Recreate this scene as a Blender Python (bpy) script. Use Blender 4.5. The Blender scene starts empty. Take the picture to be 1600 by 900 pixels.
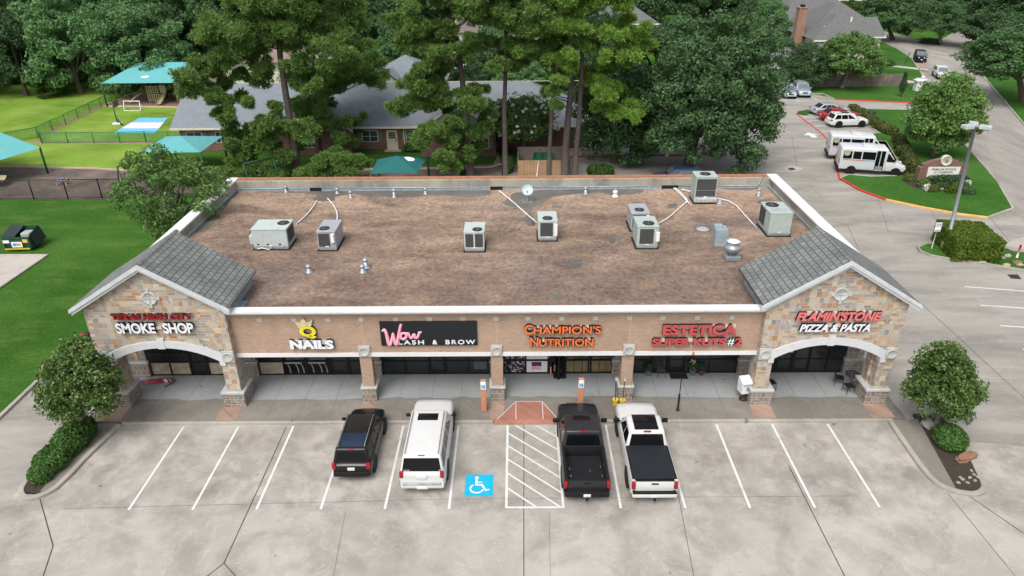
import bpy, bmesh, math, random
import numpy as np
from mathutils import Vector, Matrix
SC = bpy.context.scene
COL = SC.collection
rad = math.radians
# ------------------------------------------------------------------ camera
CAM_P = (0.470979159, 0.00864132547, -0.00967859144, -0.685144772, -22.7150964, 22.1092116)
FPX = 1110.0
def _axes():
    pi_, yaw, roll = CAM_P[:3]
    r = np.array([1, 0, 0.]); fw = np.array([0, math.cos(pi_), -math.sin(pi_)]); u = np.array([0, math.sin(pi_), math.cos(pi_)])
    c, s = math.cos(yaw), math.sin(yaw); Z = np.array([[c, -s, 0], [s, c, 0], [0, 0, 1]])
    r, fw, u = Z @ r, Z @ fw, Z @ u
    c, s = math.cos(roll), math.sin(roll)
    return c*r + s*u, -s*r + c*u, fw
AX_R, AX_U, AX_F = _axes()
CP = np.array(CAM_P[3:])
def _ray(px, py): return AX_R*(px-800)/FPX + AX_U*(450-py)/FPX + AX_F
def G(px, py, z=0.0):
    """survey point: where the photo's sight line meets the level z"""
    d = _ray(px, py); q = CP + d*(z-CP[2])/d[2]; return (float(q[0]), float(q[1]), z)
def G2(px, py, z=0.0): return G(px, py, z)[:2]
def GY(px, py, y):
    d = _ray(px, py); q = CP + d*(y-CP[1])/d[1]; return (float(q[0]), y, float(q[2]))
cam_d = bpy.data.cameras.new('camera'); cam = bpy.data.objects.new('camera', cam_d); COL.objects.link(cam)
cam_d.sensor_width = 36; cam_d.lens = 36*FPX/1600; cam_d.clip_start = 0.5; cam_d.clip_end = 2000
m = Matrix.Identity(4)
for i in range(3):
    m[i][0] = AX_R[i]; m[i][1] = AX_U[i]; m[i][2] = -AX_F[i]; m[i][3] = CP[i]
cam.matrix_world = m
SC.camera = cam
# ------------------------------------------------------------------ sky, sun, exposure
SUN_EL, SUN_AZ = rad(56), rad(-158)          # azimuth clockwise from +Y (north of the scene)
W = bpy.data.worlds.new('World'); SC.world = W; W.use_nodes = True
nt = W.node_tree; bg = nt.nodes['Background']
sky = nt.nodes.new('ShaderNodeTexSky'); sky.sky_type = 'NISHITA'; sky.sun_disc = False
sky.sun_elevation = SUN_EL; sky.sun_rotation = SUN_AZ; sky.dust_density = 6; sky.air_density = 1.0; sky.ozone_density = 0.6
hs = nt.nodes.new('ShaderNodeHueSaturation'); hs.inputs['Saturation'].default_value = 0.35
nt.links.new(sky.outputs[0], hs.inputs['Color']); nt.links.new(hs.outputs[0], bg.inputs['Color'])
bg.inputs['Strength'].default_value = 0.15
sd = bpy.data.lights.new('sun', 'SUN'); sd.energy = 0.9; sd.angle = rad(30); sd.color = (1, .95, .87)
sun = bpy.data.objects.new('sun', sd); COL.objects.link(sun)
sdir = Vector((math.sin(SUN_AZ)*math.cos(SUN_EL), math.cos(SUN_AZ)*math.cos(SUN_EL), math.sin(SUN_EL)))
sun.rotation_euler = sdir.to_track_quat('Z', 'Y').to_euler(); sun.location = (0, 0, 60)
vs = SC.view_settings; vs.view_transform = 'Standard'; vs.look = 'None'; vs.gamma = 1; vs.exposure = 0.40; vs.use_curve_mapping = False
SC.cycles.max_bounces = 6; SC.cycles.transparent_max_bounces = 12
# ------------------------------------------------------------------ helpers
class MB:
    def __init__(s): s.v = []; s.f = []; s.m = []; s.M = Matrix.Identity(4); s.sm = []
    def at(s, loc=(0, 0, 0), rz=0.0, rx=0.0, ry=0.0):
        s.M = Matrix.Translation(loc) @ Matrix.Rotation(rz, 4, 'Z') @ Matrix.Rotation(ry, 4, 'Y') @ Matrix.Rotation(rx, 4, 'X'); return s
    def raw(s, vs, fs, mi=0, smooth=False):
        b = len(s.v); s.v += [tuple(s.M @ Vector(p)) for p in vs]
        s.f += [tuple(b+i for i in f) for f in fs]; s.m += [mi]*len(fs); s.sm += [smooth]*len(fs); return s
    def box(s, c, d, mi=0):
        x, y, z = c; a, b, h = d[0]/2, d[1]/2, d[2]/2
        v = [(x+i*a, y+j*b, z+k*h) for k in (-1, 1) for j in (-1, 1) for i in (-1, 1)]
        return s.raw(v, [(0, 2, 3, 1), (4, 5, 7, 6), (0, 1, 5, 4), (2, 6, 7, 3), (1, 3, 7, 5), (0, 4, 6, 2)], mi)
    def bb(s, x0, x1, y0, y1, z0, z1, mi=0): return s.box(((x0+x1)/2, (y0+y1)/2, (z0+z1)/2), (abs(x1-x0), abs(y1-y0), abs(z1-z0)), mi)
    def rbox(s, c, d, r=.03, mi=0, seg=2):
        bm = bmesh.new(); bmesh.ops.create_cube(bm, size=1)
        for v in bm.verts: v.co = Vector((v.co.x*d[0], v.co.y*d[1], v.co.z*d[2]))
        bmesh.ops.bevel(bm, geom=list(bm.edges), offset=min(r, min(d)*.45), segments=seg, affect='EDGES', profile=.5)
        bm.verts.index_update(); o = Vector(c)
        s.raw([tuple(v.co+o) for v in bm.verts], [[v.index for v in f.verts] for f in bm.faces], mi); bm.free(); return s
    def poly(s, pts, mi=0): return s.raw(pts, [tuple(range(len(pts)))], mi)
    def prism(s, pts, z0, z1, mi=0):
        n = len(pts)
        a = sum(pts[i][0]*pts[(i+1) % n][1]-pts[(i+1) % n][0]*pts[i][1] for i in range(n))
        if a < 0: pts = pts[::-1]
        v = [(p[0], p[1], z0) for p in pts]+[(p[0], p[1], z1) for p in pts]
        return s.raw(v, [tuple(range(n))[::-1], tuple(range(n, 2*n))]+[(i, (i+1) % n, n+(i+1) % n, n+i) for i in range(n)], mi)
    def extr(s, pts, off, mi=0):
        """polygon of 3D points pushed along off"""
        n = len(pts); o = Vector(off); v = [tuple(p) for p in pts]+[tuple(Vector(p)+o) for p in pts]
        return s.raw(v, [tuple(range(n)), tuple(range(n, 2*n))[::-1]]+[((i+1) % n, i, n+i, n+(i+1) % n) for i in range(n)], mi)
    def lathe(s, prof, seg=16, mi=0, smooth=True, caps=True):
        v = []; n = len(prof)
        for r, z in prof:
            for k in range(seg): t = 2*math.pi*k/seg; v.append((r*math.cos(t), r*math.sin(t), z))
        f = [(i*seg+k, i*seg+(k+1) % seg, (i+1)*seg+(k+1) % seg, (i+1)*seg+k) for i in range(n-1) for k in range(seg)]
        s.raw(v, f, mi, smooth)
        if caps:
            b = len(s.v)-len(v)
            s.f += [tuple(b+k for k in range(seg))[::-1], tuple(b+(n-1)*seg+k for k in range(seg))]; s.m += [mi]*2; s.sm += [False]*2
        return s
    def tube(s, path, r, seg=8, mi=0, smooth=True, caps=True):
        P = [Vector(p) for p in path]; n = len(P); rs = r if isinstance(r, (list, tuple)) else [r]*n
        v = []; up = None
        for i in range(n):
            t = (P[min(i+1, n-1)]-P[max(i-1, 0)]).normalized()
            if up is None: up = Vector((0, 0, 1)) if abs(t.z) < .9 else Vector((1, 0, 0))
            a = t.cross(up).normalized(); b = a.cross(t).normalized(); up = b
            for k in range(seg):
                q = 2*math.pi*k/seg; v.append(tuple(P[i]+a*math.cos(q)*rs[i]+b*math.sin(q)*rs[i]))
        f = [(i*seg+k, i*seg+(k+1) % seg, (i+1)*seg+(k+1) % seg, (i+1)*seg+k) for i in range(n-1) for k in range(seg)]
        s.raw(v, f, mi, smooth)
        if caps:
            b0 = len(s.v)-len(v)
            s.f += [tuple(b0+k for k in range(seg)), tuple(b0+(n-1)*seg+k for k in range(seg))[::-1]]; s.m += [mi]*2; s.sm += [False]*2
        return s
    def ball(s, c, r, seg=12, rings=8, mi=0):
        rx, ry, rz = r if isinstance(r, (tuple, list)) else (r, r, r); v = []; f = []
        for i in range(rings+1):
            t = math.pi*i/rings
            for k in range(seg):
                q = 2*math.pi*k/seg; v.append((c[0]+rx*math.sin(t)*math.cos(q), c[1]+ry*math.sin(t)*math.sin(q), c[2]+rz*math.cos(t)))
        f = [(i*seg+k, (i+1)*seg+k, (i+1)*seg+(k+1) % seg, i*seg+(k+1) % seg) for i in range(rings) for k in range(seg)]
        return s.raw(v, f, mi, True)
    def build(s, name, mats, parent=None, world=False, label=None):
        me = bpy.data.meshes.new(name)
        V = s.v
        if world and parent is not None:
            l = parent['_w'] if '_w' in parent else parent.location
            V = [(p[0]-l[0], p[1]-l[1], p[2]-l[2]) for p in V]
        me.from_pydata(V, [], s.f)
        for mm in (mats if isinstance(mats, (list, tuple)) else [mats]): me.materials.append(mm)
        me.polygons.foreach_set('material_index', s.m); me.polygons.foreach_set('use_smooth', s.sm)
        me.update(); me.validate()
        o = bpy.data.objects.new(name, me); COL.objects.link(o)
        if parent is not None: o.parent = parent
        if label: o['label'] = label
        return o
def fixn(o):
    bm = bmesh.new(); bm.from_mesh(o.data); bmesh.ops.recalc_face_normals(bm, faces=bm.faces); bm.to_mesh(o.data); bm.free(); return o
def T(name, label, cat, loc=(0, 0, 0), rz=0.0, group=None):
    o = bpy.data.objects.new(name, None); COL.objects.link(o); o.empty_display_size = .3
    o.location = loc; o.rotation_euler = (0, 0, rz); o['label'] = label; o['category'] = cat
    if group: o['group'] = group
    return o
def tag(o, label, cat, group=None):
    o['label'] = label; o['category'] = cat
    if group: o['group'] = group
    return o
def struct(o): o['kind'] = 'structure'; return o
def dup(root, loc, rz=0.0, label=None, group=None, scale=None):
    def cp(o, par):
        c = o.copy(); COL.objects.link(c); c.parent = par
        for k in o.children: cp(k, c)
        return c
    r = cp(root, None); r.location = loc; r.rotation_euler = (0, 0, rz)
    if scale is not None: r.scale = scale if isinstance(scale, (tuple, list)) else (scale,)*3
    if label: r['label'] = label
    if group: r['group'] = group
    return r
def lerp(a, b, t): return tuple(x+(y-x)*t for x, y in zip(a, b))
# ------------------------------------------------------------------ materials
MATS = {}
def _new(name):
    mt = bpy.data.materials.new(name); mt.use_nodes = True; n = mt.node_tree; MATS[name] = mt
    return mt, n, n.nodes['Principled BSDF'], n.nodes, n.links
def c4(c): return (c[0], c[1], c[2], 1)
def ramp(N, L, src, stops, interp='LINEAR'):
    r = N.new('ShaderNodeValToRGB'); e = r.color_ramp; e.interpolation = interp
    while len(e.elements) < len(stops): e.elements.new(.5)
    for el, (p, c) in zip(e.elements, stops): el.position = p; el.color = c4(c) if len(c) == 3 else c
    L.new(src, r.inputs[0]); return r.outputs[0]
def coords(N, L, scale=(1, 1, 1), kind='Object', rot=(0, 0, 0)):
    tc = N.new('ShaderNodeTexCoord'); mp = N.new('ShaderNodeMapping'); mp.inputs['Scale'].default_value = scale; mp.inputs['Rotation'].default_value = rot
    L.new(tc.outputs[kind], mp.inputs[0]); return mp.outputs[0]
def noise(N, L, vec, scale, detail=4, rough=.55, dist=0):
    n = N.new('ShaderNodeTexNoise'); n.inputs['Scale'].default_value = scale; n.inputs['Detail'].default_value = detail
    n.inputs['Roughness'].default_value = rough; n.inputs['Distortion'].default_value = dist; L.new(vec, n.inputs['Vector']); return n.outputs[0]
def mixc(N, L, f, a, b, mode='MIX'):
    x = N.new('ShaderNodeMix'); x.data_type = 'RGBA'; x.blend_type = mode
    for i, val in ((0, f), (6, a), (7, b)):
        if hasattr(val, 'links'): L.new(val, x.inputs[i])
        elif i == 0: x.inputs[0].default_value = val
        else: x.inputs[i].default_value = c4(val)
    return x.outputs[2]
def bumpn(N, L, B, h, strength=.3, dist=.02):
    b = N.new('ShaderNodeBump'); b.inputs['Strength'].default_value = strength; b.inputs['Distance'].default_value = dist
    L.new(h, b.inputs['Height']); L.new(b.outputs[0], B.inputs['Normal'])
def mat(name, col, rough=.6, metal=0.0, var=.12, scale=3.0, dirt=None, spec=.4, bump=0, coat=0):
    """plain procedural surface: base colour with soft mottling and optional dirt blotches"""
    mt, n, B, N, L = _new(name)
    v = coords(N, L); a = noise(N, L, v, scale, 5); b = noise(N, L, v, scale*9, 3)
    lo = tuple(max(0, x*(1-var)) for x in col); hi = tuple(min(1, x*(1+var)) for x in col)
    c = ramp(N, L, a, [(.3, lo), (.7, hi)])
    c = mixc(N, L, var, c, ramp(N, L, b, [(.3, lo), (.7, hi)]))
    if dirt:
        d = ramp(N, L, noise(N, L, v, scale*.7, 7, .65), [(.55, (0, 0, 0)), (.75, (1, 1, 1))])
        c = mixc(N, L, d, c, dirt)
    L.new(c, B.inputs['Base Color']); B.inputs['Roughness'].default_value = rough; B.inputs['Metallic'].default_value = metal
    B.inputs['Specular IOR Level'].default_value = spec
    if coat: B.inputs['Coat Weight'].default_value = coat; B.inputs['Coat Roughness'].default_value = .05
    if bump: bumpn(N, L, B, b, bump)
    return mt
def wallvec(N, L):
    """object x+y along the wall, z up: right for walls along either axis"""
    tc = N.new('ShaderNodeTexCoord'); s = N.new('ShaderNodeSeparateXYZ'); L.new(tc.outputs['Object'], s.inputs[0])
    a = N.new('ShaderNodeMath'); a.operation = 'ADD'; L.new(s.outputs[0], a.inputs[0]); L.new(s.outputs[1], a.inputs[1])
    c = N.new('ShaderNodeCombineXYZ'); L.new(a.outputs[0], c.inputs[0]); L.new(s.outputs[2], c.inputs[1]); return c.outputs[0], tc.outputs['Object']
def brick(N, L, vec, w, h, mortar, off=.5, smooth=.1, squash=1, freq=2):
    b = N.new('ShaderNodeTexBrick'); b.inputs['Color1'].default_value = (0, 0, 0, 1); b.inputs['Color2'].default_value = (1, 1, 1, 1); b.inputs['Mortar'].default_value = (.5, .5, .5, 1)
    b.inputs['Scale'].default_value = 1; b.inputs['Mortar Size'].default_value = mortar; b.inputs['Mortar Smooth'].default_value = smooth
    b.inputs['Brick Width'].default_value = w; b.inputs['Row Height'].default_value = h; b.offset = off; b.squash = squash; b.squash_frequency = freq
    L.new(vec, b.inputs['Vector']); return b.outputs['Color'], b.outputs['Fac']
def brickmat(name, stops, mcol, w=.22, h=.075, mortar=.008, rough=.85, blotch=.25):
    mt, n, B, N, L = _new(name); v, o = wallvec(N, L)
    c, f = brick(N, L, v, w, h, mortar)
    c = ramp(N, L, c, stops); c = mixc(N, L, f, c, mcol)
    bl = ramp(N, L, noise(N, L, o, .8, 5), [(.35, (1-blotch,)*3), (.65, (1, 1, 1))])
    c = mixc(N, L, 1, c, bl, 'MULTIPLY'); L.new(c, B.inputs['Base Color']); B.inputs['Roughness'].default_value = rough
    bumpn(N, L, B, f, -.4, .01); return mt
def stonemat(name, stops, mcol):
    mt, n, B, N, L = _new(name); v, o = wallvec(N, L)
    nz = N.new('ShaderNodeTexNoise'); nz.inputs['Scale'].default_value = 2.2; L.new(v, nz.inputs['Vector'])
    va = N.new('ShaderNodeVectorMath'); va.operation = 'MULTIPLY_ADD'; L.new(nz.outputs['Color'], va.inputs[0]); va.inputs[1].default_value = (.05, .03, 0); L.new(v, va.inputs[2])
    v2 = va.outputs[0]
    c1, f1 = brick(N, L, v2, .42, .15, .012, .37, .2, 1.35, 3)
    c2, f2 = brick(N, L, v2, .29, .30, .012, .43, .2, .8, 2)
    msk = ramp(N, L, noise(N, L, v, .9, 1), [(.50, (0, 0, 0)), (.505, (1, 1, 1))], 'CONSTANT')
    c = mixc(N, L, msk, c1, c2); f = mixc(N, L, msk, f1, f2)
    c = ramp(N, L, c, stops)
    gr = ramp(N, L, noise(N, L, o, 14, 5), [(.25, (.72,)*3), (.7, (1.08,)*3)])
    c = mixc(N, L, 1, c, gr, 'MULTIPLY'); c = mixc(N, L, f, c, mcol)
    L.new(c, B.inputs['Base Color']); B.inputs['Roughness'].default_value = .9; bumpn(N, L, B, f, -.5, .02); return mt
def concrete(name, c1, c2, c3, streak=(1, 1, 1), dark=(.12, .115, .10), darkamt=.6, rough=.85, rz=0, stall=None):
    mt, n, B, N, L = _new(name); v = coords(N, L, streak, rot=(0, 0, rz)); o = coords(N, L)
    c = ramp(N, L, noise(N, L, v, .22, 7, .62, .4), [(.3, c1), (.52, c2), (.72, c3)])
    s = ramp(N, L, noise(N, L, v, .42, 9, .62, .5), [(.47, (0, 0, 0)), (.74, (1, 1, 1))])
    sm = N.new('ShaderNodeMath'); sm.operation = 'MULTIPLY'; sm.inputs[1].default_value = darkamt; L.new(s, sm.inputs[0])
    c = mixc(N, L, sm.outputs[0], c, dark)
    # pale scratchy veins of worn surface
    vn = ramp(N, L, noise(N, L, o, .7, 6, .6, .6), [(.488, (0, 0, 0)), (.5, (.3, .3, .3)), (.512, (0, 0, 0))])
    c = mixc(N, L, vn, c, tuple(min(1, x*1.25) for x in c3))
    g = ramp(N, L, noise(N, L, o, 30, 3), [(.3, (.88,)*3), (.7, (1.06,)*3)]); c = mixc(N, L, 1, c, g, 'MULTIPLY')
    if stall:      # drips and tyre wear gather in the stalls
        sp = N.new('ShaderNodeSeparateXYZ'); L.new(o, sp.inputs[0]); b = ramp(N, L, sp.outputs[1], [(0, (0, 0, 0)), (.12, (1, 1, 1)), (.80, (1, 1, 1)), (1, (.2,)*3)]); mr = N.new('ShaderNodeMapRange'); mr.inputs[1].default_value = stall[0]; mr.inputs[2].default_value = stall[1]; L.new(sp.outputs[1], mr.inputs[0])
        b.node.inputs[0].links[0].from_socket; L.new(mr.outputs[0], b.node.inputs[0])
        st = ramp(N, L, noise(N, L, o, .75, 9, .70, .3), [(.43, (0, 0, 0)), (.64, (.5,)*3)]); m1 = mixc(N, L, 1, st, b, 'MULTIPLY'); c = mixc(N, L, m1, c, (.175, .16, .14))
        pl = ramp(N, L, noise(N, L, o, .5, 6, .6, .2), [(.56, (0, 0, 0)), (.66, (.55,)*3)]); m2 = mixc(N, L, 1, pl, b, 'MULTIPLY'); c = mixc(N, L, m2, c, (.46, .43, .385))
    # oil spots
    sp = ramp(N, L, noise(N, L, o, 1.1, 2), [(.735, (0, 0, 0)), (.77, (.6, .6, .6))]); c = mixc(N, L, sp, c, (.06, .055, .05))
    L.new(c, B.inputs['Base Color']); B.inputs['Roughness'].default_value = rough; B.inputs['Specular IOR Level'].default_value = .25
    bumpn(N, L, B, noise(N, L, o, 18, 4), .08, .01); return mt
def grassmat(name, a, b, c, dry=None, sc=.12):
    mt, n, B, N, L = _new(name); v = coords(N, L)
    k = ramp(N, L, noise(N, L, v, sc, 6, .6), [(.32, a), (.5, b), (.68, c)])
    if dry: k = mixc(N, L, ramp(N, L, noise(N, L, coords(N, L, (1, 2.5, 1)), .2, 6, .65), [(.5, (0, 0, 0)), (.72, (.8,)*3)]), k, dry)
    g = ramp(N, L, noise(N, L, v, 5, 8, .75), [(.3, (.6,)*3), (.7, (1.25,)*3)]); k = mixc(N, L, 1, k, g, 'MULTIPLY')
    L.new(k, B.inputs['Base Color']); B.inputs['Roughness'].default_value = 1; B.inputs['Specular IOR Level'].default_value = .05
    bumpn(N, L, B, noise(N, L, v, 9, 6, .8), .7, .06); return mt
def leafmat(name, stops, rough=.55, trans=.22, spec=.25):
    mt, n, B, N, L = _new(name)
    g = N.new('ShaderNodeNewGeometry'); v = coords(N, L)
    f = N.new('ShaderNodeMath'); f.operation = 'MULTIPLY_ADD'; L.new(g.outputs['Random Per Island'], f.inputs[0]); f.inputs[1].default_value = .55
    n2 = N.new('ShaderNodeMath'); n2.operation = 'MULTIPLY'; L.new(noise(N, L, v, .45, 3), n2.inputs[0]); n2.inputs[1].default_value = .45; L.new(n2.outputs[0], f.inputs[2])
    c = ramp(N, L, f.outputs[0], stops)
    oi = N.new('ShaderNodeObjectInfo'); h = N.new('ShaderNodeHueSaturation'); hm = N.new('ShaderNodeMapRange')
    L.new(oi.outputs['Random'], hm.inputs[0]); hm.inputs[3].default_value = .75; hm.inputs[4].default_value = 1.2; L.new(hm.outputs[0], h.inputs['Value']); L.new(c, h.inputs['Color']); c = h.outputs[0]
    L.new(c, B.inputs['Base Color']); B.inputs['Roughness'].default_value = rough; B.inputs['Specular IOR Level'].default_value = spec
    t = N.new('ShaderNodeBsdfTranslucent'); L.new(c, t.inputs[0]); mx = N.new('ShaderNodeMixShader'); mx.inputs[0].default_value = trans
    L.new(B.outputs[0], mx.inputs[1]); L.new(t.outputs[0], mx.inputs[2]); L.new(mx.outputs[0], N['Material Output'].inputs[0]); return mt
def shinglemat(name, stops, w=.33, h=.3, mort=.03, axis='x', mcol=(.03, .035, .035)):
    mt, n, B, N, L = _new(name); tc = N.new('ShaderNodeTexCoord'); s = N.new('ShaderNodeSeparateXYZ'); L.new(tc.outputs['Object'], s.inputs[0])
    cx = N.new('ShaderNodeCombineXYZ')
    if axis == 'x': L.new(s.outputs[1], cx.inputs[0]); L.new(s.outputs[0], cx.inputs[1])
    else: L.new(s.outputs[0], cx.inputs[0]); L.new(s.outputs[1], cx.inputs[1])
    c, f = brick(N, L, cx.outputs[0], w, h, mort, .5, .3)
    c = ramp(N, L, c, stops); c = mixc(N, L, f, c, mcol)
    g = ramp(N, L, noise(N, L, tc.outputs['Object'], 1.2, 6), [(.3, (.8,)*3), (.7, (1.1,)*3)]); c = mixc(N, L, 1, c, g, 'MULTIPLY')
    L.new(c, B.inputs['Base Color']); B.inputs['Roughness'].default_value = .9; bumpn(N, L, B, f, -.5, .02); return mt
def glassmat(name, col, rough=.06, alpha=1.0):
    mt, n, B, N, L = _new(name); B.inputs['Roughness'].default_value = rough; B.inputs['Specular IOR Level'].default_value = .6
    v = coords(N, L); L.new(ramp(N, L, noise(N, L, v, .6, 3), [(.3, tuple(x*.7 for x in col)), (.7, col)]), B.inputs['Base Color'])
    if alpha < 1: B.inputs['Alpha'].default_value = alpha
    return mt
def chainmat(name, col, alpha=.35):
    """woven wire: fine diagonal mesh with open holes"""
    mt, n, B, N, L = _new(name); v, o = wallvec(N, L)
    r = N.new('ShaderNodeMapping'); r.inputs['Rotation'].default_value = (0, 0, rad(45)); r.inputs['Scale'].default_value = (14, 14, 14); L.new(v, r.inputs[0])
    c, f = brick(N, L, r.outputs[0], 1, 1, .12, 0, .6)
    B.inputs['Base Color'].default_value = c4(col); B.inputs['Roughness'].default_value = .6
    nz = ramp(N, L, noise(N, L, o, 1.5, 2), [(.3, (.9*alpha,)*3), (.7, (1.15*alpha,)*3)])
    mx = N.new('ShaderNodeMath'); mx.operation = 'MAXIMUM'; L.new(f, mx.inputs[0]); L.new(nz, mx.inputs[1])
    L.new(nz, B.inputs['Alpha']); return mt

M_conc = concrete('lot_concrete', (.295, .278, .25), (.397, .378, .348), (.462, .444, .41), stall=(-.6, 6.2))
M_conc_r = concrete('drive_concrete', (.235, .225, .205), (.32, .305, .28), (.40, .385, .355), (.35, 1.3, 1), darkamt=.6)
M_road = concrete('road_concrete', (.24, .22, .20), (.30, .28, .26), (.36, .34, .31), (1.2, .3, 1), darkamt=.55, rz=rad(-22))
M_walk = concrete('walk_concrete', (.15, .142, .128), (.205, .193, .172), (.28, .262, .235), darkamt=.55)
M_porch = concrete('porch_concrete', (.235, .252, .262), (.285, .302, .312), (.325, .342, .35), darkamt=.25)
M_kerb = concrete('kerb_concrete', (.28, .26, .23), (.37, .35, .31), (.45, .43, .38), darkamt=.4)
M_pad = concrete('pad_concrete', (.36, .32, .29), (.44, .40, .37), (.5, .47, .43), darkamt=.3)
M_joint = mat('joint_black', (.035, .032, .03), .9)
M_paint = mat('paint_white', (.62, .64, .65), .7, var=.1, scale=2, dirt=(.45, .43, .4))
M_pblue = mat('paint_blue', (.005, .40, .62), .6, var=.1, scale=4, dirt=(.05, .42, .58))
M_pbdark = mat('paint_blue_worn', (.03, .18, .36), .7, var=.25)
M_pred = mat('paint_red', (.50, .035, .03), .7, var=.2, dirt=(.35, .1, .09))
M_pyel = mat('paint_amber', (.72, .40, .11), .7, var=.15, dirt=(.6, .45, .25))
M_ramp = brickmat('ramp_terracotta', [(0, (.33, .14, .10)), (1, (.40, .18, .13))], (.30, .14, .11), .12, .06, .004)
M_paver = brickmat('paver_brick', [(0, (.30, .19, .14)), (.5, (.40, .27, .205)), (1, (.35, .24, .19))], (.27, .22, .18), .2, .1, .006)
M_grass = grassmat('lawn', (.028, .084, .013), (.043, .118, .018), (.064, .152, .027), (.095, .17, .036))
M_grass_sunlit = grassmat('lawn_field', (.10, .19, .025), (.165, .285, .04), (.23, .36, .06), (.32, .33, .10))  # local sunlight on the far field is put into this paler grass colour
M_grass3 = grassmat('lawn_trim', (.032, .094, .016), (.047, .130, .022), (.066, .160, .032))
M_mulch = concrete('mulch_ground', (.10, .075, .065), (.16, .125, .11), (.24, .20, .18), darkamt=.8, dark=(.035, .028, .025))
M_soil = mat('bed_soil', (.045, .036, .028), 1, var=.4, scale=6)
M_dirt = mat('bare_dirt', (.28, .20, .14), 1, var=.25, scale=2)
# ================================================================== THE SETTING: ground, pavement, kerbs, markings
def sheet(name, pts, z, m):
    mb = MB(); p = [(a[0], a[1]) for a in pts]
    ar = sum(p[i][0]*p[(i+1) % len(p)][1]-p[(i+1) % len(p)][0]*p[i][1] for i in range(len(p)))
    if ar < 0: p = p[::-1]
    mb.poly([(a, b, z) for a, b in p]); return struct(mb.build(name, m))
def slab(name, pts, z0, z1, m): mb = MB(); mb.prism([(a[0], a[1]) for a in pts], z0, z1); return struct(mb.build(name, m))
def ribbon(mb, path, w, z0, z1, mi=0):
    P = [Vector((a[0], a[1])) for a in path]; n = len(P); v = []
    for i in range(n):
        d0 = (P[i]-P[max(i-1, 0)]); d1 = (P[min(i+1, n-1)]-P[i])
        d = (d0.normalized() if d0.length > 1e-6 else Vector((0, 0)))+(d1.normalized() if d1.length > 1e-6 else Vector((0, 0))); d.normalize()
        nr = Vector((-d.y, d.x))*w/2
        a, b = P[i]+nr, P[i]-nr; e = min(.02, (z1-z0)*.3)
        a2, b2 = P[i]+nr*(1-2*e/w), P[i]-nr*(1-2*e/w)
        v += [(a.x, a.y, z0), (a.x, a.y, z1-e), (a2.x, a2.y, z1), (b2.x, b2.y, z1), (b.x, b.y, z1-e), (b.x, b.y, z0)]
    f = [(i*6+k, i*6+k+1, (i+1)*6+k+1, (i+1)*6+k) for i in range(n-1) for k in range(5)]
    f += [(5, 4, 3, 2, 1, 0), tuple((n-1)*6+k for k in range(6))]
    mb.raw(v, f, mi)
def smoothp(pts, it=2, closed=False):
    P = [tuple(p[:2]) for p in pts]
    for _ in range(it):
        Q = [] if closed else [P[0]]
        for i in range(len(P) if closed else len(P)-1):
            a, b = P[i], P[(i+1) % len(P)]; Q += [lerp(a, b, .25), lerp(a, b, .75)]
        if not closed: Q.append(P[-1])
        P = Q
    return P
def kerb(name, path, m, w=.16, z0=-.02, z1=.15, sm=0):
    mb = MB(); ribbon(mb, smoothp(path, sm) if sm else path, w, z0, z1); return struct(fixn(mb.build(name, m)))
# the lawn sheet reaches past everything
sheet('ground', [(-500, -300), (500, -300), (500, 900), (-500, 900)], -.03, M_grass)
sheet('lawn_field', [(-140, 40.2), (-38.8, 40.2), (-38.8, 59), (-38, 72), (-60, 100), (-140, 100)], -.02, M_grass_sunlit)
# paving
sheet('parking_lot', [(-27, -70), (80, -70), (80, 33), (46, 33), (41, 38), (60, 60), (63, 78), (44, 80), (41.2, 83.6), (24, 84), (14, 66), (0, 63), (0, 47), (-4, 44), (-20, 42), (-20, 10.1), (-27, 10.1)], 0, M_conc)
sheet('side_drive', [(19.2, 4.6), (80, -6), (80, 33), (46, 33), (41, 38), (60, 60), (63, 78), (44, 80), (41.2, 83.6), (24, 84), (14, 66), (0, 63), (0, 47), (-4, 44), (-3, 27.5), (18.6, 27.5), (18.7, 8)], .004, M_conc_r)
sheet('left_drive', [(-27, -20), (-23.5, -20), (-22.9, .9), (-22.9, 10.1), (-27, 10.1)], .004, M_conc_r)
# the street on the right
RL = [G2(1790, 560), G2(1660, 420), G2(1583, 325), G2(1558, 285), G2(1527, 249), G2(1490, 205), G2(1462, 165), G2(1446, 130), G2(1438, 112), G2(1424, 92), G2(1400, 76), G2(1368, 62), G2(1330, 50)]
RR = [G2(2000, 520), G2(1830, 400), G2(1700, 300), G2(1600, 195), G2(1571, 160), G2(1543, 128), G2(1524, 100), G2(1518, 82), G2(1500, 72), G2(1462, 72), G2(1430, 62), G2(1394, 52), G2(1350, 42)]
mb = MB(); n = len(RL); mb.raw([(a, b, .008) for a, b in RL]+[(a, b, .008) for a, b in RR], [(i, n+i, n+i+1, i+1) for i in range(n-1)])
struct(fixn(mb.build('road', M_road)))
sheet('side_street', [G2(1455, 78), G2(1522, 92), G2(1530, 66), G2(1560, 40), G2(1500, 45), G2(1470, 62)], .012, M_road)
kerb('kerb', RR[2:10], M_kerb, .2, -.02, .12)
kerb('kerb', RL[4:10], M_kerb, .2, -.02, .12)
kerb('kerb', [G2(1500, 72), G2(1462, 72), G2(1430, 62), G2(1394, 52)], M_kerb, .25, -.02, .12)
sheet('sidewalk', [G2(1620, 175), G2(1596, 148), G2(1590, 135), G2(1600, 130), G2(1640, 160)], .02, M_pad)
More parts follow.
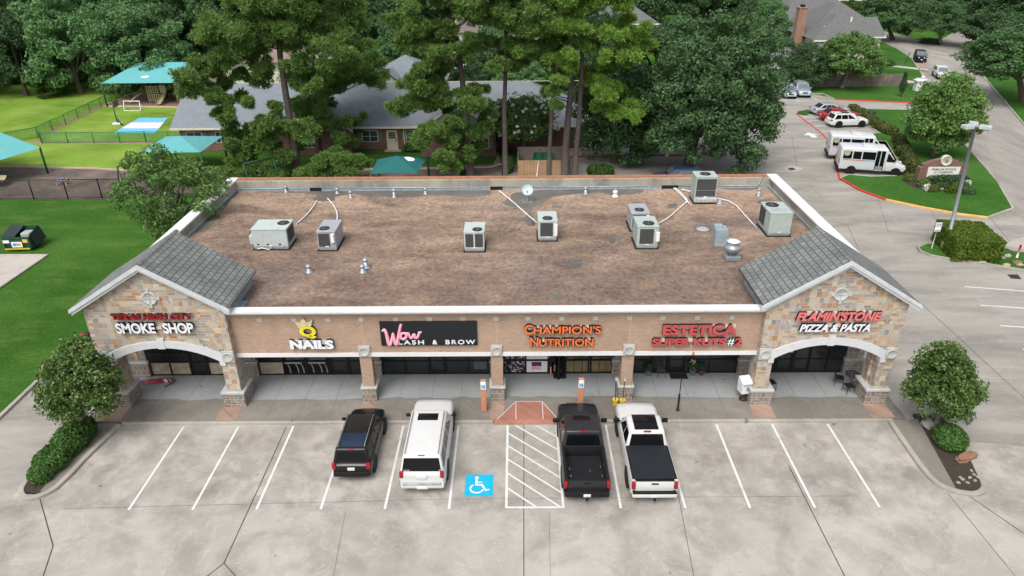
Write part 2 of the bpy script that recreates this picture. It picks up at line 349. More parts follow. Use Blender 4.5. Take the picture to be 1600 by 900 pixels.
# the walk in front of the shops
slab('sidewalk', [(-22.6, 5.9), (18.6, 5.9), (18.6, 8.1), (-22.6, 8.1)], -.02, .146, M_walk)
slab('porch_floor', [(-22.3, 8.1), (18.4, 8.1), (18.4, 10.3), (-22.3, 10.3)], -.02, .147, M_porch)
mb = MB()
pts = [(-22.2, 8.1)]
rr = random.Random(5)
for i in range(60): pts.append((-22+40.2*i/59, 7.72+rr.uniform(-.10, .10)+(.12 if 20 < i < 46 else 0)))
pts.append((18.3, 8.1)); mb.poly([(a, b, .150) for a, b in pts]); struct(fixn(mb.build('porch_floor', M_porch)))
mb = MB()
for x0, x1 in ((-21.9, -20.7), (-15.9, -14.9), (-8.75, -8.0), (-2.1, -1.4), (4.55, 5.2), (11.15, 12.2), (16.95, 18.1)):
    mb.bb(x0, x1, 5.97, 7.15 if x1-x0 > .9 else 7.5, .1, .152)
struct(mb.build('brick_paver_strip', M_paver))
mb = MB()
for x in [-19.6, -18, -13.4, -11.8, -10.2, -6.9, -5.2, -3.7, 3.6, 6.6, 8.2, 9.8, 13.8, 15.4]: mb.bb(x-.012, x+.012, 5.95, 10, .12, .1535)
mb.bb(-22, 18.4, 7.655, 7.675, .12, .1533)
struct(mb.build('sidewalk_joint', mat('joint_soft', (.17, .16, .145), .9)))
kerb('kerb', [(-20.5, 5.84), (-1.95, 5.84)], M_kerb); kerb('kerb', [(1.45, 5.84), (17.9, 5.84)], M_kerb)
kerb('kerb', [(-27.08, -40), (-27.08, 9.6), (-26.6, 10.2), (-22.4, 10.2)], M_kerb, .22)
# kerb ramp of terracotta slabs with painted seams
mb = MB(); zt = .158
mb.raw([(-1.9, 5.70, .014), (1.42, 5.70, .014), (1.42, 5.92, zt), (-1.9, 5.92, zt)], [(0, 1, 2, 3)])
mb.raw([(-1.75, 5.92, zt), (-.8, 5.92, zt), (.56, 5.92, zt), (1.3, 5.92, zt), (.56, 7.42, zt), (-.8, 7.42, zt)], [(0, 1, 5), (1, 2, 4, 5), (2, 3, 4)])
struct(fixn(mb.build('kerb_ramp', M_ramp)))
mb = MB()
for P in ([(-.8, 5.92), (-.8, 7.42)], [(.56, 5.92), (.56, 7.42)], [(-.8, 7.42), (.56, 7.42)], [(-1.75, 5.92), (-.8, 7.42)], [(1.3, 5.92), (.56, 7.42)]):
    dx, dy = P[1][0]-P[0][0], P[1][1]-P[0][1]; l = math.hypot(dx, dy); nx, ny = -dy/l*.016, dx/l*.016
    mb.poly([(P[0][0]+nx, P[0][1]+ny, .163), (P[0][0]-nx, P[0][1]-ny, .163), (P[1][0]-nx, P[1][1]-ny, .163), (P[1][0]+nx, P[1][1]+ny, .163)])
struct(fixn(mb.build('ramp_seam', M_paint)))
# planted islands at both ends of the stalls
def island(inner, name):
    pass
ILo = smoothp([(-20.6, 5.7), (-21.0, 3.4), (-21.1, 1.9), (-21.3, 1.0), (-22.0, .55), (-22.6, .9), (-22.85, 1.6), (-22.85, 5.8)], 2)
IRo = smoothp([(17.75, 5.7), (17.65, 3.6), (17.6, 1.9), (17.85, 1.05), (18.9, .60), (19.65, .95), (19.9, 1.8), (20.5, 4.2), (20.65, 6.4)], 2)
for pth in (ILo, IRo): kerb('kerb', pth, M_kerb, .24)
slab('island_walk', [(-20.65, 5.8), (-21.05, 3.4), (-21.15, 1.9), (-21.4, 1.1), (-21.75, 1.0), (-21.65, 5.8)], -.02, .13, M_walk)
slab('island_bed', [(-21.65, 5.9), (-21.75, .9), (-22.5, 1.0), (-22.75, 1.6), (-22.75, 5.9)], -.02, .11, M_soil)
slab('island_walk', [(17.85, 5.85), (17.75, 3.6), (17.7, 1.9), (18.0, 1.15), (18.35, .92), (19.15, 5.85)], -.02, .13, M_walk)
slab('island_bed', [(19.15, 6.3), (18.35, .92), (18.9, .74), (19.5, 1.05), (19.78, 1.8), (20.4, 4.2), (20.5, 6.3)], -.02, .11, M_soil)
# stall lines
mb = MB()
for x in (-17.37, -14.63, -11.89, -9.14, -6.40, -3.66, 3.66, 6.40, 9.14, 11.89, 14.63): mb.poly([(x-.055, -.02, .012), (x+.055, -.02, .012), (x+.055, 5.65, .012), (x-.055, 5.65, .012)])
L_ = 5.65; mb.poly([(-1.27, 0, .012), (-1.16, 0, .012), (-1.16, L_, .012), (-1.27, L_, .012)]); mb.poly([(1.16, 0, .012), (1.27, 0, .012), (1.27, L_, .012), (1.16, L_, .012)])
mb.poly([(-1.16, 0, .012), (1.16, 0, .012), (1.16, .1, .012), (-1.16, .1, .012)])
for k in range(7):                     # hatching, each stripe cut to the frame
    y0 = 1.15+k*.95; sl = -.93; pl = []
    for yo in (0, .12): pl.append((y0+yo))
    def clip(yl):
        a_, b_ = (-1.16, yl), (1.16, yl+sl*2.32)
        return a_, b_
    A, B = clip(pl[0]); C, D = clip(pl[1])
    P = [A, B, D, C]
    def cut(P, f):
        Q = []
        for i in range(len(P)):
            p, q = P[i], P[(i+1) % len(P)]; fp, fq = f(p), f(q)
            if fp >= 0: Q.append(p)
            if fp*fq < 0: t = fp/(fp-fq); Q.append(lerp(p, q, t))
        return Q
    P = cut(P, lambda p: p[1]-.1); P = cut(P, lambda p: L_-p[1]) if P else P
    if len(P) > 2: mb.poly([(a[0], a[1], .012) for a in P])
for (a, b) in ((G2(1507, 448), G2(1640, 458)), (G2(1532, 477), G2(1690, 488)), (G2(1563, 509), G2(1730, 520)), (G2(1598, 546), G2(1780, 560))):
    dx, dy = b[0]-a[0], b[1]-a[1]; l = math.hypot(dx, dy); nx, ny = -dy/l*.06, dx/l*.06
    mb.poly([(a[0]+nx, a[1]+ny, .012), (a[0]-nx, a[1]-ny, .012), (b[0]-nx, b[1]-ny, .012), (b[0]+nx, b[1]+ny, .012)])
def line(mb, pa, pb, w=.1, z=.012):
    a, b = G2(*pa), G2(*pb); dx, dy = b[0]-a[0], b[1]-a[1]; l = math.hypot(dx, dy); nx, ny = -dy/l*w/2, dx/l*w/2
    mb.poly([(a[0]+nx, a[1]+ny, z), (a[0]-nx, a[1]-ny, z), (b[0]-nx, b[1]-ny, z), (b[0]+nx, b[1]+ny, z)])
for q in (((1256, 182), (1284, 180)), ((1259, 190), (1290, 187)), ((1270, 198), (1296, 195)), ((1283, 206), (1360, 202)), ((1265, 150), (1278, 157)), ((1240, 152), (1249, 158)), ((1283, 159), (1290, 165))): line(mb, *q, w=.12)
struct(fixn(mb.build('stall_line', M_paint)))
mb = MB(); ax, ay, _ = G(1269, 212)
mb.poly([(ax-.35, ay-.9, .012), (ax+.35, ay-.9, .012), (ax+.35, ay+.2, .012), (ax-.35, ay+.2, .012)]); mb.poly([(ax-.95, ay+.2, .012), (ax+.95, ay+.2, .012), (ax, ay+1.4, .012)])
struct(mb.build('arrow_marking', M_paint))
mb = MB()
for q in (((1244, 178), (1282, 207)), ((1282, 207), (1299, 224)), ((1299, 224), (1312, 281))): line(mb, *q, w=.22)
struct(fixn(mb.build('fire_lane_line', M_pred)))
# blue accessible square with the wheelchair figure
E_ = [G2(726, 776), G2(771, 776), G2(771, 745), G2(729, 745)]
x0, x1, y0, y1 = -3.06, -1.82, .72, 2.10
mb = MB(); mb.poly([(x0, y0, .012), (x1, y0, .012), (x1, y1, .012), (x0, y1, .012)]); struct(mb.build('accessible_marking', M_pblue))
mb = MB(); zz = .017; cx, cy, s_ = (x0+x1)/2, (y0+y1)/2, .62
def dot(x, y, r):
    mb.poly([(cx+s_*(x+r*math.cos(t)), cy+s_*(y+r*math.sin(t))*1.05, zz) for t in [2*math.pi*k/18 for k in range(18)]])
def st(pts, w):
    for a, b in zip(pts, pts[1:]):
        dx, dy = b[0]-a[0], b[1]-a[1]; l = math.hypot(dx, dy); nx, ny = -dy/l*w/2, dx/l*w/2; ex, ey = dx/l*w*.25, dy/l*w*.25
        mb.poly([(cx+s_*(p[0]), cy+s_*p[1]*1.05, zz) for p in ((a[0]-ex+nx, a[1]-ey+ny), (a[0]-ex-nx, a[1]-ey-ny), (b[0]+ex-nx, b[1]+ey-ny), (b[0]+ex+nx, b[1]+ey+ny))])
dot(-.20, .72, .15)
st([(-.20, .55), (-.20, .02)], .17); st([(-.2, .02), (.25, .02)], .15); st([(-.2, .28), (.2, .28)], .10)
st([(.22, .0), (.50, -.52)], .16); st([(.48, -.50), (.72, -.42)], .13)
st([(-.15+.46*math.cos(rad(t)), -.33+.40*math.sin(rad(t))) for t in range(125, 345, 12)], .13)
o_ = mb.build('wheelchair_marking', M_paint)
for i, vv in enumerate(o_.data.vertices): vv.co.z += .00004*(i % 97)/10
struct(fixn(o_))
mb = MB(); mb.poly([(1.8, .66, .012), (2.85, .66, .012), (2.85, 1.3, .012), (1.8, 1.3, .012)]); struct(mb.build('accessible_marking', M_pbdark))
# expansion joints of the slabs
mb = MB()
def jl(*P, w=.035):
    for a, b in zip(P, P[1:]): line(mb, a, b, w, .010)
jl((62, 778), (83, 853), (66, 905)); jl((350, 880), (412, 745), (447, 668)); jl((350, 880), (318, 905)); jl((350, 880), (372, 905), w=.03)
jl((818.5, 663), (818.5, 905), w=.03); jl((1060, 775), (1085, 905), w=.018); jl((1232, 727), (1322, 905)); jl((1511, 773), (1600, 834)); jl((1480, 770), (1590, 905), w=.018)
jl((100, 795), (700, 780), (1330, 775), w=.012); jl((1440, 475), (1600, 622), w=.03); jl((1324, 352), (1342, 390), w=.03); jl((1372, 312), (1388, 362), w=.022); jl((1285, 345), (1470, 373), w=.02)
jl((1548, 342), (1584, 385), w=.03); jl((1455, 330), (1478, 372), w=.018); jl((1410, 590), (1600, 594), w=.015); jl((1237, 212), (1245, 260), w=.025); jl((1262, 285), (1284, 310), w=.02); jl((1205, 283), (1320, 282), w=.02)
jl((1238, 242), (1330, 250), w=.015); jl((860, 905), (858, 800), w=.010); jl((540, 800), (520, 905), w=.010)
struct(fixn(mb.build('expansion_joint', M_joint)))
# school-side island, peninsulas, red and amber kerbs
SI = [G2(*q) for q in ((1312, 280), (1345, 299), (1384, 313), (1440, 325), (1500, 336), (1543, 341), (1582, 327))]+[RL[3], RL[4], RL[5]]+[G2(1462, 180), G2(1430, 173), G2(1350, 171), G2(1262, 172), G2(1246, 175), G2(1244, 178), G2(1262, 181), G2(1322, 177), G2(1352, 195), G2(1375, 209), G2(1306, 212), G2(1301, 216), G2(1304, 221), G2(1384, 222), G2(1408, 262), G2(1402, 276), G2(1360, 277), G2(1325, 274)]
def trilawn(name, pts, z, m):
    me = bpy.data.meshes.new(name); bm = bmesh.new(); vs_ = [bm.verts.new((a[0], a[1], z)) for a in pts]; bm.faces.new(vs_)
    r = bmesh.ops.triangulate(bm, faces=bm.faces[:]); bmesh.ops.recalc_face_normals(bm, faces=bm.faces)
    if bm.faces[:][0].normal.z < 0: bmesh.ops.reverse_faces(bm, faces=bm.faces[:])
    bm.to_mesh(me); bm.free(); me.materials.append(m); o = bpy.data.objects.new(name, me); COL.objects.link(o); return struct(o)
trilawn('island_lawn', SI, .10, M_grass3)
kerb('kerb', SI[0:3], M_pred, .2); kerb('kerb', SI[2:6], M_pyel, .2); kerb('kerb', SI[5:10], M_kerb, .18)
kerb('kerb', SI[11:16], M_kerb, .16); kerb('kerb', SI[16:20], M_kerb, .16); kerb('kerb', SI[19:25], M_kerb, .16); kerb('kerb', SI[25:]+SI[:1], M_kerb, .16)
kerb('kerb', [G2(868, 247), G2(960, 244), G2(1050, 243), G2(1135, 242)], M_pred, .2)
# lawn behind: houses' front yard
HL = [G2(1265, 147), G2(1285, 147), G2(1304, 156), G2(1345, 158), G2(1425, 161), G2(1446, 152)]+[RL[7], RL[8], RL[9], RL[10], RL[11]]+[G2(1330, 60), G2(1200, 75), G2(1190, 140)]
trilawn('front_lawn', HL, .09, M_grass3)
kerb('kerb', HL[0:3], M_kerb, .2); kerb('kerb', HL[2:5], M_pred, .22)
trilawn('verge_lawn', [RR[2], RR[3], RR[4], RR[5], RR[6], G2(1640, 60), G2(1760, 200)], .07, M_grass3)
sheet('front_path', [G2(1375, 103), G2(1450, 112), G2(1450, 109), G2(1378, 101)], .12, M_pad)
sheet('front_path', [G2(1406, 124), G2(1428, 128), G2(1432, 131), G2(1406, 131)], .12, M_pad)
sheet('front_path', [G2(1280, 116), G2(1345, 119), G2(1345, 116), G2(1282, 113)], .12, M_pad)
slab('island_bed', [G2(1438, 108), G2(1444, 108), G2(1449, 96), G2(1443, 96)], -.02, .14, M_paver)
slab('island_bed', [G2(1412, 268), G2(1438, 281), G2(1450, 299), G2(1430, 296), G2(1408, 284)], .05, .13, M_soil)
# island with the clipped hedge on the right
I3 = [G2(1600, 424), G2(1540, 414), G2(1490, 407), G2(1455, 401), G2(1438, 394), G2(1434, 388), G2(1445, 383), G2(1470, 380), G2(1560, 391), G2(1600, 396)]
I3 = [(44, 20.6)]+I3+[(44, 22.6)]
trilawn('island_lawn', I3, .10, M_grass3); kerb('kerb', I3[1:10], M_kerb, .18)
# left side pad
sheet('concrete_pad', [(-36.6, 26.6), (-60, 26.9), (-60, 12), (-36.9, 12)], .006, M_pad); kerb('kerb', [(-60, 26.9), (-36.6, 26.6), (-36.9, 12)], M_pad, .25, -.02, .10)
# playgrounds
sheet('mulch', [G2(-80, 258), G2(0, 261), G2(150, 264), G2(215, 268), G2(232, 290), G2(260, 300), G2(330, 268), G2(560, 262), G2(840, 255), G2(840, 262), (-1, 41), (-30, 41), (-38.8, 39.3), (-56, 39.3)], .0, M_mulch)
kerb('timber_border', [G2(-80, 258), G2(0, 261), G2(150, 264), G2(215, 268)], mat('timber_pale', (.45, .36, .27), .9, dirt=(.25, .2, .15)), .22, -.02, .14)
kerb('timber_border', [G2(425, 268), G2(560, 266), G2(660, 264), G2(765, 262), G2(780, 258), G2(800, 256)], MATS['timber_pale'], .22, -.02, .14)
sheet('mulch', [G2(163, 166), G2(300, 168), G2(310, 138), G2(225, 138), G2(205, 148)], -.01, mat('mulch_brown', (.20, .13, .10), 1, var=.35, scale=2))
kerb('timber_border', [G2(230, 138), G2(205, 148), G2(163, 166), G2(230, 167), G2(300, 168)], MATS['timber_pale'], .3, -.02, .12)
sheet('dirt_strip', [G2(58, 222), G2(70, 212), G2(110, 192), G2(163, 166), G2(160, 163), G2(100, 192), G2(60, 214)], -.012, M_dirt)
sheet('dirt_strip', [G2(30, 225), G2(240, 224), G2(240, 221), G2(40, 222)], -.014, M_dirt)
sheet('dirt_strip', [G2(770, 258), G2(782, 256), G2(780, 240), G2(766, 232), G2(762, 236), G2(776, 246)], -.012, M_dirt)
mb = MB(); P = [G2(177, 208), G2(242, 208), G2(262, 184), G2(217, 184)]
cw, cb = mat('court_white', (.70, .62, .65), .7, var=.05), mat('court_blue', (.13, .46, .66), .7, var=.08)
def cpt(u, v): a = lerp(P[0], P[1], u); b = lerp(P[3], P[2], u); return (*lerp(a, b, v), .0)
for v0, v1, mi in ((0, .30, 1), (.30, .68, 0), (.68, 1, 1)): mb.poly([cpt(0, v0), cpt(1, v0), cpt(1, v1), cpt(0, v1)], mi)
struct(fixn(mb.build('play_court', [cw, cb])))
sheet('front_path', [G2(600, 237), G2(626, 237), G2(628, 231), G2(604, 231)], .0, M_pad)
# ================================================================== THE SHOPPING STRIP
ST = [(0, (.22, .22, .22)), (.14, (.40, .375, .335)), (.3, (.48, .40, .295)), (.42, (.38, .205, .095)), (.52, (.43, .40, .36)), (.62, (.55, .485, .37)), (.74, (.42, .255, .14)), (.84, (.31, .31, .315)), (.92, (.34, .20, .145)), (1, (.58, .54, .44))]
M_stone = stonemat('ashlar_stone', ST, (.42, .39, .35))
ST2 = [(p, tuple(.62*(.55*x+.45*(.36, .345, .325)[i]) for i, x in enumerate(c))) for p, c in ST]
M_stone2 = stonemat('plinth_stone', ST2, (.46, .43, .40))
M_brick = brickmat('tan_brick', [(0, (.33, .215, .15)), (.4, (.395, .268, .19)), (.7, (.365, .248, .175)), (1, (.435, .305, .225))], (.43, .34, .27), blotch=.12)
M_cap = mat('trim_white', (.66, .67, .68), .6, var=.05, dirt=(.62, .62, .61))
M_trim = mat('trim_grey', (.52, .55, .57), .6, var=.06, dirt=(.42, .43, .43))
M_cast = mat('cast_stone', (.43, .44, .43), .85, var=.12, dirt=(.3, .3, .29))
M_arch = mat('arch_white', (.54, .56, .585), .7, var=.06)
M_dark = mat('frame_black', (.008, .008, .009), .5)
M_glass = glassmat('shop_glass', (.026, .029, .031), .04)
M_glass2 = glassmat('shop_glass_clear', (.04, .05, .05), .04, .16)
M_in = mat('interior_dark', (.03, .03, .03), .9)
M_soffit = mat('soffit_white', (.55, .55, .55), .8)
M_flash = mat('flashing_blue', (.36, .43, .49), .4, metal=.3, var=.2, dirt=(.25, .28, .3))
M_stucco = concrete('parapet_stucco', (.28, .265, .22), (.37, .355, .30), (.43, .41, .36), (1, 1, .35), dark=(.06, .058, .05), darkamt=.75)
M_coping = mat('coping_rust', (.36, .155, .085), .6, var=.2, dirt=(.45, .25, .16))
M_shing = shinglemat('roof_shingle', [(0, (.155, .17, .163)), (.35, (.18, .198, .19)), (.6, (.205, .225, .213)), (.8, (.19, .197, .20)), (1, (.225, .242, .23))], .36, .24, .02, 'x', (.05, .055, .055))
def gravelmat():
    mt, n, B, N, L = _new('roof_gravel'); v = coords(N, L, (.8, 1.6, 1)); o = coords(N, L)
    c = ramp(N, L, noise(N, L, v, .30, 8, .66, .5), [(.32, (.13, .095, .08)), (.47, (.205, .15, .118)), (.56, (.255, .187, .145)), (.68, (.34, .255, .195))])
    d = ramp(N, L, noise(N, L, v, .16, 7, .65, .8), [(.50, (0, 0, 0)), (.64, (.65, .65, .65))]); c = mixc(N, L, d, c, (.15, .122, .112))
    # the ballast has washed pale towards the rear and round the curbs
    sp = N.new('ShaderNodeSeparateXYZ'); L.new(o, sp.inputs[0]); mr = N.new('ShaderNodeMapRange'); mr.inputs[1].default_value = -8; mr.inputs[2].default_value = 9; mr.inputs[3].default_value = -.16; mr.inputs[4].default_value = .14; L.new(sp.outputs[1], mr.inputs[0])
    ad = N.new('ShaderNodeMath'); L.new(mr.outputs[0], ad.inputs[0]); L.new(noise(N, L, coords(N, L, (.7, 1.3, 1)), .42, 9, .72, .6), ad.inputs[1])
    c = mixc(N, L, ramp(N, L, ad.outputs[0], [(.48, (0, 0, 0)), (.70, (.75,)*3)]), c, (.385, .285, .213))
    c = mixc(N, L, ramp(N, L, ad.outputs[0], [(.24, (.5,)*3), (.42, (0, 0, 0))]), c, (.155, .115, .102))
    g = ramp(N, L, noise(N, L, o, 4.5, 6, .85), [(.32, (.45,)*3), (.5, (1, 1, 1)), (.68, (1.6, 1.52, 1.44))]); c = mixc(N, L, 1, c, g, 'MULTIPLY')
    L.new(c, B.inputs['Base Color']); B.inputs['Roughness'].default_value = 1; B.inputs['Specular IOR Level'].default_value = .1
    bumpn(N, L, B, noise(N, L, o, 16, 4, .8), .7, .03); return mt
M_gravel = gravelmat(); M_tar_shade = concrete('roof_tar_shade', (.10, .092, .085), (.14, .13, .12), (.19, .175, .16), darkamt=.4, dark=(.05, .047, .045))
BLD = T('retail_building', 'long single storey brick and stone shopping strip with two gabled ends and a gravel roof', 'building', (-1.8, 17, 0))
def bp(mb, name, m, label=None): return mb.build(name, m, BLD, world=True, label=label)
XL0, XL1, XLC = -21.65, -14.82, -18.24
XR0, XR1, XRC = 11.27, 18.0, 14.64
YG, YF, YS = 7.2, 7.6, 10.05
# rear and side walls
mb = MB(); mb.bb(-21.55, -21.25, 10.96, 26.7, 0, 5.75); mb.bb(17.7, 18.0, 10.96, 26.7, 0, 5.75); mb.bb(-21.25, 17.7, 26.4, 26.7, 0, 5.9); bp(mb, 'wall', M_brick)
mb = MB()
mb.bb(-21.25, -20.95, 10.96, 26.1, 5.0, 5.9); mb.bb(17.4, 17.7, 10.96, 26.1, 5.0, 5.9); mb.bb(-21.25, 17.7, 26.1, 26.4, 5.0, 5.94)
bp(mb, 'parapet', M_stucco)
for x0, x1 in ((-21.62, -20.88), (17.33, 18.07)): mb = MB(); mb.rbox(((x0+x1)/2, 18.85, 5.96), (x1-x0, 16.0, .12), .02); bp(mb, 'parapet_cap', M_cap)
mb = MB(); mb.bb(-20.86, 17.3, 26.38, 26.78, 5.945, 6.03); bp(mb, 'coping', M_coping)
mb = MB()
def flash(x0, x1):
    mb.bb(x0, x1, 26.04, 26.098, 5.2, 5.36); mb.tube([(x0, 26.03, 5.42), (x1, 26.03, 5.42)], .035, 6)
gaps = [(-15.6, -14.75), (-2.6, -1.7), (9.7, 10.9)]; x = -20.94
for a, b in gaps: flash(x, a); x = b
flash(x, 17.39)
for xx, s in ((-20.93, 1), (17.38, -1)): mb.bb(xx-.02, xx+.02, 11, 26, 5.2, 5.36); mb.tube([(xx+.05*s, 11, 5.42), (xx+.05*s, 26, 5.42)], .035, 6)
bp(mb, 'roof_flashing', M_flash)
for a, b in gaps: mb = MB(); mb.bb(a, b, 26.05, 26.097, 5.205, 5.45); bp(mb, 'scupper', M_dark)
# flat roof
mb = MB(); mb.poly([(-20.95, 7.61, 5.2), (17.4, 7.61, 5.2), (17.4, 26.1, 5.2), (-20.95, 26.1, 5.2)]); bp(mb, 'flat_roof', M_gravel)
rr = random.Random(3)
def patch(pts, z=5.206, jag=.0):
    q = smoothp([G2(px, py, 5.2) for px, py in pts], 2, True)
    mb = MB(); mb.poly([(a+rr.uniform(-jag, jag), b+rr.uniform(-jag, jag), z) for a, b in q]); fixn(bp(mb, 'roof_patch', M_tar_shade))
patch([(380, 299), (500, 298), (560, 297), (700, 296), (770, 297), (766, 305), (720, 309), (690, 304), (640, 308), (600, 309), (560, 304), (545, 303), (520, 309), (526, 314), (500, 315), (485, 311), (500, 303), (440, 301)], 5.206, .1)
patch([(800, 300), (860, 296), (960, 294), (1010, 295), (1000, 303), (960, 305), (930, 300), (890, 304), (865, 306), (850, 318), (832, 324), (830, 332), (835, 345), (838, 353), (825, 354), (822, 345), (808, 346), (825, 338), (828, 326), (790, 322), (782, 316), (800, 308)], 5.207, .08)
patch([(1120, 292), (1150, 291), (1195, 291), (1180, 297), (1130, 296)], 5.208, .05)
patch([(1046, 318), (1062, 318), (1052, 326), (1040, 324)], 5.206); patch([(888, 408), (908, 406), (910, 418), (896, 421)], 5.206, .05); patch([(535, 407), (552, 404), (546, 411), (536, 412)], 5.206)
patch([(950, 367), (964, 370), (960, 382), (952, 382)], 5.206); patch([(862, 321), (880, 322), (880, 325), (862, 325)], 5.206); patch([(860, 459), (884, 460), (884, 468), (864, 469)], 5.206, .05)
patch([(525, 340), (536, 341), (538, 352), (528, 354)], 5.206); patch([(300, 360), (330, 330), (360, 300), (376, 296), (368, 306), (340, 340), (318, 366)], 5.206, .1); patch([(505, 296), (512, 300), (480, 303)], 5.2085)  # the strip along the left parapet is the leafy tree's shadow, painted on
# brick front wall over the shops
mb = MB(); mb.bb(XL1, XR0, YF, YF+.4, 3.08, 5.19); mb.bb(XL1, XR0, YF, YF+.02, 5.19, 5.34); bp(mb, 'front_wall', M_brick)
mb = MB()
sg = [(YF-.12, 5.341), (YF-.12, 5.40), (YF-.34, 5.47), (YF-.34, 5.56), (YF-.48, 5.60), (YF-.48, 5.68), (YF+.02, 5.70), (YF+.02, 5.341)]
v = [(XL1+.004, a, b) for a, b in sg]+[(XR0-.004, a, b) for a, b in sg]; n = len(sg)
mb.raw(v, [(i, (i+1) % n, n+(i+1) % n, n+i) for i in range(n)]+[tuple(range(n)), tuple(range(n, 2*n))[::-1]]); fixn(bp(mb, 'cornice', M_cap))
mb = MB(); mb.bb(XL1+.004, XR0-.004, YF+.022, YF+.10, 5.1, 5.66); bp(mb, 'parapet', M_cap)
mb = MB(); mb.bb(XL1, XR0, YF-.05, YF+.5, 2.86, 3.078); bp(mb, 'lintel_band', M_cap)
mb = MB(); mb.bb(XL1, XR0, YF+.5, YS, 2.9, 3.0); mb.bb(XL0+.4, XL1, YG+.5, YS, 3.85, 3.95); mb.bb(XR0, XR1-.4, YG+.5, YS, 3.95, 4.05); bp(mb, 'soffit', M_soffit)
xs = [XL1+.75+i*(XR0-XL1-1.5)/14.5 for i in range(16)]
for px in (405, 459, 512, 564, 618, 671, 723, 775, 825, 878, 931, 984, 1036, 1090, 1144):
    g = GY(px, 498.5-(px-405)*.006, YF); mb = MB(); mb.bb(g[0]-.12, g[0]+.12, YF-.03, YF+.01, 4.88, 5.10); bp(mb, 'wall_tile', M_cast)
mb = MB()
for x in (-8.38, -1.75, 4.87):
    mb.bb(x-.012, x+.012, YF-.003, YF+.01, 3.5, 5.33)
bp(mb, 'wall_joint', mat('joint_sand', (.5, .38, .28), .9))
# columns between the shops
for x in (-8.38, -1.75, 4.87):
    mb = MB(); mb.bb(x-.3, x+.3, YF+.01, YF+.61, 1.0, 2.858); c = bp(mb, 'column', M_brick)
    mb = MB(); mb.bb(x-.36, x+.36, YF-.06, YF+.68, .14, .9); bp(mb, 'column_base', M_stone2)
    mb = MB(); mb.rbox((x, YF+.31, .955), (.84, .86, .11), .02); bp(mb, 'base_cap', M_cast)
def medallion(x, y, z, w=.58):
    mb = MB(); mb.rbox((x, y, z), (w, .12, w*1.06), .015)
    prof = [(w*.43, 0), (w*.43, .04), (w*.38, .055), (w*.36, .035), (0.001, .045)]
    mb.at((x, y-.06, z), rx=rad(90)); mb.lathe(prof, 28, caps=False); mb.at(); bp(mb, 'medallion', M_cast)
for x in (-8.38, -1.75, 4.87): medallion(x, YF-.06, 3.2)
